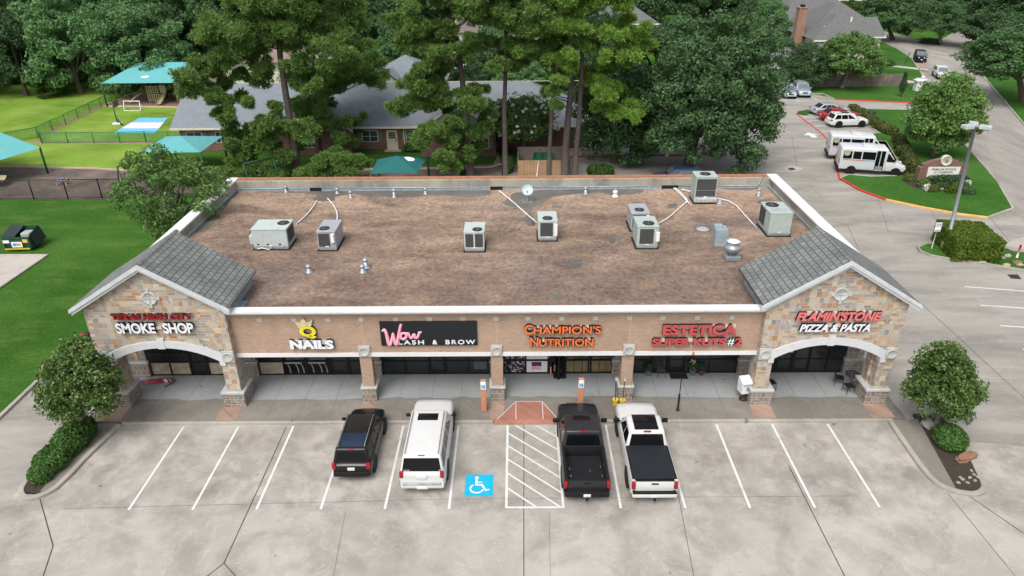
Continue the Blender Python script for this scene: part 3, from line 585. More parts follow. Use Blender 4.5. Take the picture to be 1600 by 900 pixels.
# gabled ends
def arc(x0, x1, zs, zc, n=24):
    """segmental arch from spring points to crown"""
    h = zc-zs; c = (x1-x0)/2; R_ = (c*c+h*h)/(2*h); a = math.asin(c/R_)
    return [((x0+x1)/2+R_*math.sin(-a+2*a*i/n), zs+h-R_+R_*math.cos(-a+2*a*i/n)) for i in range(n+1)]
def gable(x0, x1, xc, outer, eave_z=6.12, apex_z=8.2):
    s = 1 if outer > 0 else -1
    xi, xo = (x0, x1) if s > 0 else (x1, x0)
    # opening: spring points
    ox0, ox1 = x0+.72, x1-.72; A = arc(ox0, ox1, 2.95, 3.72)
    # stone face: two jambs plus the wall over the arch, one mesh, 0.5 m thick
    mb = MB(); top = [(x1, eave_z), (xc, apex_z), (x0, eave_z)]
    th = .55
    def strip(pts): mb.extr([(a, YG, b) for a, b in pts], (0, th, 0))
    n = len(A)
    def roofz(x): return eave_z+(apex_z-eave_z)*(1-abs(x-xc)/((x1-x0)/2))
    for i in range(n-1):
        (a, za), (b, zb) = A[i], A[i+1]
        P = [(a, za), (b, zb), (b, roofz(b)), (xc, apex_z), (a, roofz(a))] if a < xc < b else [(a, za), (b, zb), (b, roofz(b)), (a, roofz(a))]
        strip(P)
    strip([(x0, 1.08), (ox0, 1.08), (ox0, roofz(ox0)), (x0, roofz(x0))]); strip([(ox1, 1.08), (x1, 1.08), (x1, roofz(x1)), (ox1, roofz(ox1))])
    # inner side walls of the end bay above the roof, and outer side wall
    mb.bb(xi, xi+s*.3, YG+th, 10.95, 2.9, eave_z-.03); mb.bb(xo-s*.3, xo, 9.9, 10.95, .14, eave_z-.03); mb.bb(xo-s*.3, xo, YG+th, 9.9, 3.3, eave_z-.03)
    bmo = bp(mb, 'gable_wall', M_stone); bm = bmesh.new(); bm.from_mesh(bmo.data); bmesh.ops.recalc_face_normals(bm, faces=bm.faces); bm.to_mesh(bmo.data); bm.free()
    # pier plinths with sloped caps
    for (a, b) in ((x0-.12, ox0+.28), (ox1-.28, x1+.12)):
        if (s > 0 and a > xc) or (s < 0 and a < xc): pass
        mb = MB(); mb.bb(a, b, YG-.1, YG+1.15, .14, .92); bp(mb, 'pier_base', M_stone2)
        mb = MB(); mb.rbox(((a+b)/2, YG+.525, .985), (b-a+.1, 1.36, .15), .03); bp(mb, 'pier_cap', M_cast)
        mb = MB(); mb.bb(a+.12 if a < xc else a+.2, b-.2 if a < xc else b-.12, YG+.552, YG+1.05, 1.0, 3.3); bp(mb, 'pier', M_stone)
    # arch trim proud of the stone
    Ao = arc(ox0-.26, ox1+.26, 3.28, 4.08); Ai = arc(ox0+.02, ox1-.02, 2.93, 3.70)
    mb = MB()
    for i in range(len(A)-1): mb.extr([(Ai[i][0], YG-.1, Ai[i][1]), (Ai[i+1][0], YG-.1, Ai[i+1][1]), (Ao[i+1][0], YG-.1, Ao[i+1][1]), (Ao[i][0], YG-.1, Ao[i][1])], (0, .42, 0))
    for xx, sg_ in ((ox0, -1), (ox1, 1)):
        a, b = sorted((xx-.02*sg_, xx+.26*sg_)); mb.bb(a, b, YG-.098, YG+.3, 2.66, 3.32 if False else 3.2)
    mb.bb(xc-.17, xc+.17, YG-.13, YG+.2, 3.66, 4.26); fixn(bp(mb, 'arch', M_arch))
    for xx in (x0+.26, x1-.26): medallion(xx, YG-.05, 3.16, .6)
    # round window with four keys
    mb = MB(); mb.at((xc, YG-.002, 6.45), rx=rad(90)); mb.lathe([(.36, 0), (.36, .06), (.29, .075), (.27, .04), (.001, .04)], 28, caps=False); mb.at()
    for dx, dz in ((.42, 0), (-.42, 0), (0, .42), (0, -.42)): mb.box((xc+dx, YG-.03, 6.45+dz), (.16 if dx else .14, .09, .14 if dx else .16))
    mb.box((xc, YG-.055, 6.45), (.5, .03, .035)); mb.box((xc, YG-.056, 6.45), (.035, .03, .5)); bp(mb, 'round_window', M_cast)
    # roof slopes
    ov = .36; sl = (apex_z-eave_z)/((x1-x0)/2); t = .10; az = apex_z+.16
    mb = MB()
    for d in (-1, 1):
        w = (x1-x0)/2+ov; xe = xc+d*w; ze = az-sl*w
        mb.extr([(xc, YG-.32, az), (xe, YG-.32, ze), (xe, 10.97, ze), (xc, 10.97, az)], (0, 0, -t))
    fixn(bp(mb, 'gable_roof', M_shing))
    mb = MB()
    for d in (-1, 1):
        for k in range(13):
            q = YG-.3+k*.33; mb.box((xc+d*.1, q, az-.03), (.01, .01, .01))
    mb = MB()
    for k in range(14):
        y = YG-.31+k*.305
        mb.raw([(xc-.17, y, az-.085), (xc, y, az+.035), (xc+.17, y, az-.085), (xc-.17, y+.30, az-.075), (xc, y+.30, az+.022), (xc+.17, y+.30, az-.075)], [(0, 1, 4, 3), (1, 2, 5, 4)])
    bp(mb, 'ridge_cap', M_shing)
    mb = MB()
    for d in (-1, 1):
        w = (x1-x0)/2+ov; xe = xc+d*w; ze = az-sl*w; e = .005
        mb.extr([(xc, YG-.39, az-t-e+.09), (xe+d*.06, YG-.39, ze-t-e+.055), (xe+d*.06, YG-.39, ze-t-.14), (xc, YG-.39, az-t-.14)], (0, .065, 0))
        mb.extr([(xc, YG-.325, az-t-.03), (xe, YG-.325, ze-t-.03), (xe, YG-.325, ze-t-.27), (xc, YG-.325, az-t-.27)], (0, .32, 0))
    mb.bb(xo+s*.0, xo+s*.42, YG-.3, 10.9, eave_z-.24, eave_z-.12)
    fixn(bp(mb, 'rake_trim', M_trim))
gable(XL0, XL1, XLC, -1); gable(XR0, XR1, XRC, 1)
# metal flashing where the gables meet the flat roof
mb = MB(); mb.bb(XL1+.0, XL1+.03, 8.3, 10.95, 5.2, 5.5); mb.bb(XL1+.03, XL1+.4, 8.0, 9.2, 5.2, 5.23); bp(mb, 'valley_flashing', M_flash); mb = MB(); mb.bb(XR0-.03, XR0, 8.3, 10.95, 5.2, 5.5); bp(mb, 'valley_flashing', M_flash)
# gutter end and downpipe on the left flank
mb = MB(); mb.tube([(-21.95, 9.2, 5.8), (-21.95, 9.3, 4.2)], .06, 6); bp(mb, 'downpipe', M_dark)
# shop fronts ------------------------------------------------------------
mb = MB()
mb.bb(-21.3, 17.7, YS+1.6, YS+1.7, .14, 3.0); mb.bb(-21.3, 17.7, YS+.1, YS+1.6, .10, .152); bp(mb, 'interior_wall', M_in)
def pil(x0, x1, ztop=3.0):
    mb = MB(); mb.bb(x0, x1, YS-.12, YS+.3, 1.12, ztop); mb.bb(x0-.06, x1+.06, YS-.22, YS+.3, .14, 1.0); bp(mb, 'stone_pilaster', M_stone2)
    mb = MB(); mb.bb(x0-.09, x1+.09, YS-.25, YS+.3, 1.003, 1.115); bp(mb, 'pilaster_cap', M_cast)
pil(-21.9, -20.95, 3.9); pil(-15.75, -14.98); pil(-8.95, -8.2); pil(4.5, 5.15); pil(11.35, 12.4); pil(17.1, 18.0, 3.9); pil(-2.15, -1.55)
def front(x0, x1, cells, zt=3.0, sill=1.0):
    """cells: (width share, kind) kinds g glass, c clear glass, d door, s stone below glass"""
    tot = sum(c[0] for c in cells); x = x0; mb = MB()
    mb.bb(x0, x1, YS-.05, YS+.06, .15, .21); mb.bb(x0, x1, YS-.05, YS+.06, zt-.08, zt)
    for wd, k in cells:
        x2 = x+(x1-x0)*wd/tot; mb.bb(x-.035, x+.035, YS-.06, YS+.07, .15, zt)
        a, b = x+.035, x2-.035
        if k in 'gcs':
            mb.bb(a, b, YS-.045, YS+.055, sill-.04, sill+.04)
            for z0, z1 in ((.21, sill-.04), (sill+.04, zt-.08)):
                q = MB(); q.bb(a, b, YS-.005, YS+.012, z0, z1)
                lower = z0 < .5
                bp(q, 'stone_panel' if (k == 's' and lower) else 'window', M_tan if (k == 's' and lower) else (M_glass2 if k == 'c' else M_glass))
        elif k == 'd':
            q = MB(); q.bb(a+.02, b-.02, YS-.02, YS+.012, .2, 2.35); dd = bp(q, 'door', M_glass)
            q = MB(); q.bb(a+.02, a+.11, YS-.04, YS-.021, .2, 2.35); q.bb(b-.11, b-.02, YS-.04, YS-.021, .2, 2.35); q.bb(a+.11, b-.11, YS-.04, YS-.021, .2, .42)
            q.bb(a+.11, b-.11, YS-.06, YS-.03, 1.0, 1.04)
            w_ = BLD; e_ = q.build('door_frame', M_dark, BLD, world=True)
        elif k == 'o':
            pass
        x = x2
    mb.bb(x1-.035, x1+.035, YS-.06, YS+.07, .15, zt); bp(mb, 'window_frame', M_dark)
M_tan = stonemat('tan_stone', [(0, (.42, .33, .23)), (.4, (.52, .43, .31)), (.7, (.38, .30, .22)), (1, (.56, .48, .36))], (.36, .30, .24))
front(-20.88, -15.75, [(1.1, 's'), (1.1, 's'), (1.0, 'd'), (1.0, 's'), (.9, 's')], 3.9)
front(-14.9, -9.0, [(1.33, 's'), (1.25, 'c'), (1.3, 'c'), (1.0, 'd'), (.9, 'g')])
front(-8.12, -2.2, [(1.25, 'g'), (1.28, 'g'), (.92, 'd'), (1.2, 'g'), (1.2, 'g')])
front(-1.5, 4.45, [(1.22, 'g'), (1.27, 'g'), (.9, 'o'), (1.25, 'c'), (1.27, 'c')])
front(5.25, 11.3, [(1.3, 'g'), (.9, 'd'), (.9, 'd'), (1.3, 'g'), (1.5, 'g')])
front(12.5, 17.15, [(.85, 'g'), (.9, 'd'), (.95, 'd'), (.95, 'g'), (1.0, 'g')], 3.95)
# security bars behind the first shop's glass
mb = MB()
for k in range(42):
    x = -20.8+k*.12
    if not (-18.75 < x < -18.65): mb.bb(x-.008, x+.008, YS-.07, YS-.055, 1.05 if x < -18.65 or x > -17.6 else .45, 3.4)
mb.bb(-20.85, -15.8, YS-.072, YS-.053, 1.5, 1.53); bp(mb, 'window_bars', mat('bar_grey', (.05, .05, .055), .5))
# ================================================================== SHOP SIGNS
def textmesh(s, offset=0.02, shear=0.0, spacing=1.0, bevel=0):
    cu = bpy.data.curves.new('lettering', 'FONT'); cu.body = s; cu.size = 1; cu.extrude = .5; cu.offset = offset; cu.shear = shear; cu.space_character = spacing; cu.resolution_u = 5
    o = bpy.data.objects.new('lettering', cu); COL.objects.link(o); dg = bpy.context.evaluated_depsgraph_get(); dg.update()
    me = bpy.data.meshes.new_from_object(o.evaluated_get(dg)); bpy.data.objects.remove(o); bpy.data.curves.remove(cu); return me
def letters(parent, s, x0, x1, z0, z1, yb, depth, face, side, offset=.02, shear=0, spacing=1.0, label=None, name='lettering', facing=-1):
    """channel letters: coloured face, dark returns"""
    me = textmesh(s, offset, shear, spacing)
    co = np.empty(len(me.vertices)*3, dtype=np.float64); me.vertices.foreach_get('co', co); co = co.reshape(-1, 3)
    mn, mx = co.min(0), co.max(0); sx, sz = (x1-x0)/(mx[0]-mn[0]), (z1-z0)/(mx[1]-mn[1])
    out = np.empty_like(co); out[:, 0] = x0+(co[:, 0]-mn[0])*sx; out[:, 2] = z0+(co[:, 1]-mn[1])*sz
    out[:, 1] = yb-depth*(co[:, 2]-mn[2])/(mx[2]-mn[2])
    l = parent.location; out -= np.array([l[0], l[1], l[2]])
    zmid = (mn[2]+mx[2])/2; idx = []
    for p in me.polygons: idx.append(0 if p.normal.z > .7 else 1)
    me.vertices.foreach_set('co', out.ravel()); me.materials.clear(); me.materials.append(face); me.materials.append(side)
    me.polygons.foreach_set('material_index', idx); me.update(); me.name = name
    o = bpy.data.objects.new(name, me); COL.objects.link(o); o.parent = parent
    if label: o['label'] = label
    return o
m_ret = mat('letter_return', (.012, .012, .016), .5); m_red = mat('letter_red', (.26, .010, .012), .45, var=.15, scale=1); m_wht = mat('letter_white', (.70, .73, .78), .5, var=.05)
m_org = mat('letter_orange', (.74, .16, .04), .45, var=.12, scale=1); m_ros = mat('letter_rose', (.46, .07, .075), .45, var=.15, scale=1); m_salm = mat('letter_salmon', (.68, .16, .16), .45, var=.12, scale=1)
m_yel = mat('letter_yellow', (.66, .60, .03), .5); m_pnk = mat('letter_pink', (.85, .36, .47), .5); m_blk = mat('sign_black', (.010, .013, .015), .45, var=.2, scale=.5); m_race = mat('raceway_tan', (.55, .50, .44), .6, dirt=(.4, .36, .3))
FB = YF-.012
def sign(label, x, y, z): return T('shop_sign', label, 'sign', (x, y, z))
s = sign('red TEXAS HIGH CITY letters over white SMOKE SHOP letters on the left stone gable', -18.3, YG, 4.45)
q = MB(); q.bb(-20.1, -16.5, YG-.10, YG-.004, 5.36, 5.50); q.bb(-20.0, -18.0, YG-.10, YG-.004, 4.78, 4.92); q.bb(-17.7, -16.6, YG-.10, YG-.004, 4.78, 4.92); q.build('raceway', m_race, s, world=True)
letters(s, 'TEXAS HIGH CITY', -20.25, -16.33, 5.38, 5.68, YG-.08, .15, m_red, m_ret, .055, .0, .98)
letters(s, 'SMOKE', -20.15, -18.25, 4.62, 5.20, YG-.08, .15, m_wht, m_ret, .035, .0, .97)
letters(s, 'SHOP', -17.86, -16.38, 4.62, 5.20, YG-.08, .15, m_wht, m_ret, .035, .0, .97)
s = sign('yellow crowned letter Q above white NAILS letters on the brick front', -11, YF, 3.3)
letters(s, 'Q', -11.44, -10.62, 4.02, 4.72, FB-.02, .14, m_yel, m_ret, .05)
mb = MB(); crown = [(-11.42, 4.56), (-11.62, 4.98), (-11.36, 4.86), (-11.18, 5.16), (-11.0, 4.88), (-10.72, 5.04), (-10.84, 4.66), (-11.1, 4.72)]
mb.extr([(a, FB-.14, b) for a, b in crown], (0, .12, 0)); fixn(mb.build('crown_emblem', mat('crown_cream', (.55, .50, .30), .6, var=.3, scale=8), s, world=True))
mb = MB(); mb.bb(-11.95, -9.9, FB-.09, FB, 3.64, 3.86); mb.build('raceway', m_race, s, world=True)
letters(s, 'NAILS', -12.0, -9.83, 3.42, 3.95, FB-.05, .15, m_wht, m_ret, .06)
s = sign('black banner board reading Wow LASH & BROW with pink script', -5.1, YF, 3.5)
mb = MB(); mb.rbox((-5.08, FB-.05, 4.22), (4.78, .09, 1.37), .01); mb.build('sign_board', m_blk, s, world=True)
# brush script word made of strokes
def stroke(mb, pts, r, y, n=3):
    P = smoothp(pts, n); mb.tube([(a, y, b) for a, b in P], [r*(.75+.5*math.sin(math.pi*i/(len(P)-1))) for i in range(len(P))], 6)
mb = MB(); yy = FB-.10
def S(l, x, z, sc=1.0): return [(x+a*sc, z+b*sc) for a, b in l]
BOLD = 1
stroke(mb, S([(0, .82), (.12, .95), (.2, .7), (.25, .1), (.32, 0), (.42, .3), (.52, .72)], -7.36, 3.56), .075, yy)
stroke(mb, S([(.52, .72), (.56, .3), (.6, .05), (.68, .1), (.8, .6), (.92, 1.12), (.98, 1.22)], -7.36, 3.56), .075, yy)
stroke(mb, S([(.30, .34), (.12, .36), (.02, .16), (.1, 0), (.25, .02), (.36, .2), (.3, .36), (.2, .32), (.42, .34)], -6.52, 3.92), .065, yy)
stroke(mb, S([(0, .36), (.06, .05), (.16, .02), (.28, .3), (.3, .06), (.42, .04), (.52, .25), (.56, .38), (.5, .3), (.66, .38)], -6.08, 3.95), .065, yy)
mb.build('script_lettering', m_pnk, s, world=True)
letters(s, 'LASH', -6.62, -5.34, 3.61, 3.86, FB-.096, .02, m_wht, m_wht, .02, 0, 1.3); letters(s, '&', -4.92, -4.68, 3.61, 3.86, FB-.096, .02, m_wht, m_wht, .03); letters(s, 'BROW', -4.27, -2.8, 3.61, 3.86, FB-.096, .02, m_wht, m_wht, .02, 0, 1.3)
s = sign("orange CHAMPION'S NUTRITION letters outlined in black on the brick front", 1.5, YF, 3.4)
mb = MB(); mb.bb(-.2, 3.35, FB-.08, FB, 4.42, 4.60); mb.bb(.1, 3.0, FB-.08, FB, 3.7, 3.86); mb.build('raceway', m_race, s, world=True)
def capline(s, big, rest, x0, xb, x1, z0, z1, zb):
    for dp, off, fm, e in ((.11, .085, m_ret, .015), (.135, .025, m_org, 0)):
        letters(s, big, x0-e, xb+e, z0-e, zb+e, FB-.05, dp, fm, m_ret, off); letters(s, rest, xb+.03-e, x1+e, z0-e, z1+e, FB-.05, dp, fm, m_ret, off)
capline(s, 'C', "HAMPION'S", -.36, .06, 3.4, 4.2, 4.66, 4.74); capline(s, 'N', 'UTRITION', -.08, .34, 3.05, 3.5, 3.94, 4.02)
s = sign('rose red ESTETICA SUPER KUTS #2 letters on the brick front', 8.2, YF, 3.4)
mb = MB(); mb.bb(6.6, 10.0, FB-.08, FB, 4.42, 4.62); mb.bb(6.1, 9.4, FB-.08, FB, 3.66, 3.84); mb.build('raceway', m_race, s, world=True)
letters(s, 'ESTETICA', 6.42, 10.08, 4.12, 4.70, FB-.05, .15, m_ros, m_ret, .05); letters(s, 'SUPER KUTS', 5.96, 9.58, 3.50, 3.94, FB-.05, .15, m_ros, m_ret, .05)
letters(s, '#', 9.68, 10.0, 3.50, 3.92, FB-.05, .15, m_wht, m_ret, .012, label='white number sign'); letters(s, '2', 10.04, 10.4, 3.50, 3.94, FB-.05, .15, m_ros, m_ret, .05)
s = sign("salmon FLAMIN'STONE letters over white PIZZA & PASTA letters on the right stone gable", 14.7, YG, 4.5)
mb = MB(); mb.bb(12.75, 16.4, YG-.08, YG-.004, 5.34, 5.54); mb.bb(13.0, 16.2, YG-.08, YG-.004, 4.68, 4.86); mb.build('raceway', m_race, s, world=True)
letters(s, "FLAMIN'STONE", 12.66, 16.72, 5.10, 5.60, YG-.06, .15, m_salm, m_ret, .045, .22); letters(s, 'PIZZA & PASTA', 12.92, 16.32, 4.50, 4.93, YG-.06, .15, m_wht, m_ret, .04, .22)
# neon style window signs
m_neon = mat('neon_red', (.7, .05, .06), .5); B_ = m_neon.node_tree.nodes['Principled BSDF']; B_.inputs['Emission Color'].default_value = (1, .06, .08, 1); B_.inputs['Emission Strength'].default_value = 1.2
m_neonp = mat('neon_pink', (.6, .05, .45), .5); B_ = m_neonp.node_tree.nodes['Principled BSDF']; B_.inputs['Emission Color'].default_value = (.9, .1, .7, 1); B_.inputs['Emission Strength'].default_value = .8
s = T('open_sign', 'small lit red OPEN sign in the window under the right gable arch', 'sign', (15.1, YS, 2.2))
letters(s, 'OPEN', 14.85, 15.42, 2.32, 2.55, YS-.075, .02, m_neon, m_neon, .02); mb = MB(); mb.tube([(15.13+.40*math.cos(t), YS-.08, 2.43+.21*math.sin(t)) for t in [2*math.pi*k/28 for k in range(29)]], .015, 5); mb.build('border', m_neon, s, world=True)
s = T('open_sign', 'small purple lit sign at the top of the smoke shop window', 'sign', (-19.3, YS, 2.2)); mb = MB()
mb.tube([(-19.4+.38*math.cos(t), YS-.08, 2.2+.14*math.sin(t)) for t in [2*math.pi*k/24 for k in range(25)]], .018, 5); mb.build('border', m_neonp, s, world=True)
# ================================================================== THINGS ON THE ROOF
RZ = 5.2
m_ac1 = mat('ac_paint_pale', (.45, .52, .515), .5, var=.06, dirt=(.35, .40, .39)); m_ac2 = mat('ac_paint_grey', (.345, .36, .40), .5, var=.06, dirt=(.27, .285, .30)); m_ac3 = mat('ac_paint_green', (.38, .455, .43), .5, var=.06, dirt=(.30, .35, .33))
m_coil = brickmat('coil_fins', [(0, (.075, .075, .078)), (1, (.105, .105, .108))], (.04, .04, .04), .03, .012, .003); m_fanb = mat('fan_black', (.012, .013, .015), .5); m_curb = mat('curb_metal', (.36, .40, .41), .5, metal=.2, dirt=(.25, .27, .27)); m_black = mat('rubber_black', (.012, .012, .012), .8)
m_galv = mat('galvanised', (.34, .37, .40), .42, metal=.5, var=.15, scale=6); m_pvc = mat('pvc_white', (.72, .70, .70), .5, dirt=(.5, .48, .46)); m_labelw = mat('label_white', (.75, .76, .76), .6)
def rtu(label, pa, pb, d, h, fan, coils, m, seams=(), box=None, sides=(), group='air conditioning units on the roof', curb=.22):
    a, b = G(*pa, RZ), G(*pb, RZ); w = b[0]-a[0]; t = T('rooftop_unit', label, 'air conditioner', ((a[0]+b[0])/2, (a[1]+b[1])/2, RZ), 0, group)
    mb = MB(); mb.bb(-w/2+.03, w/2-.03, .03, d-.03, 0, curb); mb.bb(-w/2, w/2, 0, d, curb-.08, curb-.001); mb.build('base_curb', m_curb, t)
    mb = MB(); mb.bb(-w/2-.07, w/2+.07, -.07, d+.07, 0, .05); mb.build('roof_pad', m_black, t)
    mb = MB(); mb.rbox((0, d/2, curb+h/2), (w, d, h), .02); mb.rbox((0, d/2, curb+h+.02), (w+.05, d+.05, .05), .015)
    for s_ in seams: mb.bb(w*s_-.012, w*s_+.012, -.008, .01, curb+.05, curb+h-.04)
    mb.build('cabinet', m, t)
    for (x0, x1, z0, z1) in coils: q = MB(); q.bb(w*x0, w*x1, -.012, .01, curb+h*z0, curb+h*z1); q.build('coil_panel', m_coil, t)
    for (sx, y0, y1) in sides: q = MB(); q.bb(sx*w/2-.012, sx*w/2+.012, d*y0, d*y1, curb+.12, curb+h-.1); q.build('coil_panel', m_coil, t)
    fx, fy, fr = fan; z = curb+h+.045
    q = MB(); q.at((w*fx, d*fy, z)); q.lathe([(fr, 0), (fr, .035), (fr-.03, .04), (fr-.04, .012), (.02, .012)], 24, caps=False); q.at(); f = q.build('fan_opening', m_fanb, t)
    q = MB()
    for k in range(4): q.at((w*fx, d*fy, z+.02), rz=k*math.pi/2); q.raw([(.05, -.04, 0), (fr-.06, -.10, .012), (fr-.06, .06, -.004), (.05, .05, .0)], [(0, 1, 2, 3)])
    q.at((w*fx, d*fy, z+.015)); q.lathe([(.07, 0), (.06, .03), (.001, .04)], 10); q.at(); q.build('fan_blade', mat('fan_grey', (.09, .09, .095), .5) if 'fan_grey' not in MATS else MATS['fan_grey'], f)
    if box: q = MB(); q.rbox((w*box[0], -.06, curb+h*box[1]), (w*.17, .14, h*box[2]), .015); q.build('control_box', m_labelw, t)
    q = MB(); q.bb(-.10, .10, -.028, -.02, curb+.03, curb+.10); q.build('name_plate', m_labelw, t)
    return t, w
t, w = rtu('widest pale grey rooftop unit with three seamed panels near the left gable', (398, 390), (451, 391), 1.55, 1.05, (.30, .62, .34), [], m_ac1, (-.22, .02), None, ((1, .12, .9),))
q = MB(); q.rbox((-w/2-.13, .5, .55), (.26, .7, .55), .04); q.build('hood', m_ac1, t)
for x in (-.36, -.08, .27): q = MB(); q.box((w*x, -.004, .36), (.13, .03, .07)); q.build('hand_hole', m_fanb, t)
q = MB(); q.tube([(-.8, -.1, .12), (-.5, -.16, .2), (-.1, -.14, .08), (.1, -.1, .3)], .03, 6); q.build('conduit', m_pvc, t)
rtu('lavender grey rooftop unit with its fan at the front left corner', (499, 391), (526, 393), 1.9, .95, (-.16, .26, .30), [(-.44, .18, .06, .92)], m_ac2, (), (.36, .62, .55))
rtu('pale rooftop unit with two narrow coil panels in the middle of the roof', (726, 394), (757, 394), 1.55, 1.0, (.16, .24, .29), [(-.44, -.04, .1, .92), (.04, .44, .1, .92)], m_ac1)
t, w = rtu('pale rooftop unit at roof centre with one square coil panel beside a white conduit', (841, 377), (870, 377), 1.6, 1.05, (.0, .25, .31), [(-.40, .28, .1, .92)], m_ac1, (), (.43, .5, .7))
rtu('lavender rooftop unit partly hidden behind a green grey one', (985, 362), (1013, 362), 1.7, .95, (0, .34, .3), [(-.42, .3, .1, .92)], m_ac2, (), (.42, .6, .6))
rtu('green grey rooftop unit standing in front of another unit', (994, 389), (1027, 389), 1.65, 1.15, (.06, .3, .34), [(-.38, .28, .1, .9)], m_ac3, (), (.46, .5, .5))
t, w = rtu('tall rooftop unit with louvred brown sides by the rear parapet', (1084, 318), (1117, 318), 1.25, 1.42, (0, .5, .36), [(-.46, .46, .38, .92), (-.46, .46, .05, .36)], m_ac3, curb=.42)
q = MB(); q.rbox((0, -.1, .3), (w*1.08, .28, .32), .06); q.build('foil_duct', mat('foil', (.62, .68, .70), .3, metal=.6, var=.3, scale=9), t)
t, w = rtu('boxy green grey rooftop unit with a plain front panel by the right gable', (1199, 370), (1233, 369), 1.95, 1.25, (-.12, .72, .40), [], m_ac3, (), None, ((-1, .45, .95),))
for k in range(9): q = MB(); q.bb(-w*.36+k*w*.08, -w*.33+k*w*.08, .25, .8, 1.515, 1.53); q.build('top_louvre', m_ac2, t)
a = G(1116, 385, RZ); t = T('electrical_cabinet', 'plain blue grey metal box with a stepped top beside the exhaust fan', 'cabinet', a)
q = MB(); q.rbox((.37, .4, .55), (.74, .75, .95), .02); q.rbox((.25, .55, 1.08), (.5, .42, .14), .02); q.build('cabinet', mat('cabinet_blue', (.27, .34, .38), .5), t); q = MB(); q.bb(0, .76, 0, .8, 0, .12); q.build('base_curb', m_curb, t)
a = G(1145, 408, RZ); t = T('exhaust_fan', 'round galvanised exhaust fan with a white lid on a square curb', 'exhaust fan', (a[0], a[1]+.35, RZ))
q = MB(); q.rbox((0, 0, .14), (.85, .85, .26), .04); q.build('base_curb', m_galv, t)
q = MB(); q.lathe([(.22, .25), (.26, .45), (.46, .56), (.48, .74), (.46, .78), (.34, .80), (.34, 1.02), (.36, 1.05)], 26); q.build('fan_drum', m_galv, t)
q = MB(); q.at((0, 0, 1.05)); q.lathe([(.36, 0), (.37, .04), (.2, .075), (.001, .085)], 26); q.at(); q.build('lid', mat('lid_white', (.68, .72, .73), .4), t)
q = MB(); q.rbox((.5, .02, .62), (.16, .12, .1), .02); q.tube([(.4, 0, .62), (.62, -.05, .75)], .02, 6); q.build('motor_switch', m_galv, t)
# pipe vents
def vent(px, py, h, r, label, m, cap=True, base=True):
    a = G(px, py, RZ); t = T('pipe_vent', label, 'vent', a, 0, 'small vents on the roof')
    q = MB(); q.lathe([(r*1.9, .0), (r*1.7, .03), (r*1.1, .08), (r, .09), (r, h)], 12); q.build('pipe', m, t)
    if cap: q = MB(); q.at((0, 0, h)); q.lathe([(r*1.1, -.03), (r*1.3, .03), (r*1.15, .10), (r*.6, .16), (.01, .18)], 12); q.build('vent_cap', m, t)
    if base: q = MB(); q.at((0, 0, .012)); q.lathe([(.001, 0), (r*2.4, 0)], 14, caps=False); q.at(); q.build('tar_base', M_tar_shade, t)
vent(483, 425, .30, .13, 'lone silver vent cap on the gravel below the lavender rooftop unit', m_galv); vent(567, 425, .30, .13, 'front silver vent cap of the close pair on the left of the roof', m_galv); vent(572, 418, .42, .14, 'rear silver vent cap of the close pair on the left of the roof', m_galv)
vent(548, 309, .35, .1, 'silver vent right of the left scupper opening', m_galv); vent(527, 302, .25, .1, 'low silver vent just right of the left scupper', m_galv); vent(447, 300, .3, .1, 'silver vent by the rear parapet nearest the left corner', m_galv)
vent(616, 308, .45, .11, 'silver vent with a white stem by the rear parapet', m_galv); vent(665, 303, .3, .1, 'small silver vent near the middle of the rear parapet', m_galv); vent(915, 303, .38, .12, 'silver vent right of the satellite dish', m_galv)
vent(961, 307, .3, .14, 'white capped vent by the rear parapet', m_pvc); vent(1185, 306, .4, .1, 'slim silver vent near the right rear corner of the roof', m_galv); vent(1195, 317, .08, .2, 'flat dark drain dome near the right parapet', M_tar_shade, False)
vent(1124, 318, .25, .12, 'square grey junction by the tall rooftop unit', m_ac2, False)
vent(1098, 358, .05, .22, 'flat white flashing plate with a short dark pipe', m_ac2, False); vent(309, 413-30, .2, .08, 'small vent on the gravel behind the left gable', m_galv) if False else None
a = G(824, 315, RZ); t = T('satellite_dish', 'pale blue satellite dish on a tripod by the rear parapet', 'satellite dish', a)
q = MB(); q.tube([(0, 0, 0), (0, 0, .75)], .04, 8)
for k in range(3): q.tube([(.45*math.cos(k*2.1+.5), .45*math.sin(k*2.1+.5), .02), (0, 0, .45)], .02, 5)
q.box((0, 0, .03), (.7, .7, .05)); q.build('mast', m_galv, t)
q = MB(); q.at((0, -.08, .85), rx=rad(60)); q.lathe([(.001, 0), (.18, .03), (.29, .08), (.37, .14), (.38, .15)], 22, caps=False); q.at(); q.build('dish', mat('dish_blue', (.45, .58, .62), .5, dirt=(.55, .42, .3)), t)
q = MB(); q.tube([(0, -.12, .62), (0, -.62, .92)], .018, 6); q.box((0, -.62, .94), (.12, .1, .1)); q.build('feed_arm', m_galv, t)
def conduit(pts, label, r=.045, z=RZ+.07):
    P = [G(a, b, z) for a, b in pts]; a0 = P[0]; t = T('conduit_pipe', label, 'pipe', (a0[0], a0[1], RZ), 0, 'white conduit runs on the roof')
    q = MB(); q.tube([(p[0]-a0[0], p[1]-a0[1], z-RZ) for p in smoothp(P, 1) for p in [p]], r, 7); q.build('conduit', m_pvc, t)
    n = max(2, len(P))
    for i in range(len(P)-1):
        for f in (.25, .75):
            x, y = P[i][0]+(P[i+1][0]-P[i][0])*f-a0[0], P[i][1]+(P[i+1][1]-P[i][1])*f-a0[1]; q = MB(); q.box((x, y, .02), (.22, .1, .04)); q.build('support_block', M_tar_shade, t)
conduit([(463, 350), (480, 335), (490, 322), (495, 314)], 'white conduit curving from the widest rooftop unit to the left scupper'); conduit([(525, 352), (528, 335), (522, 321), (512, 310)], 'white conduit bending from the lavender unit to the left scupper')
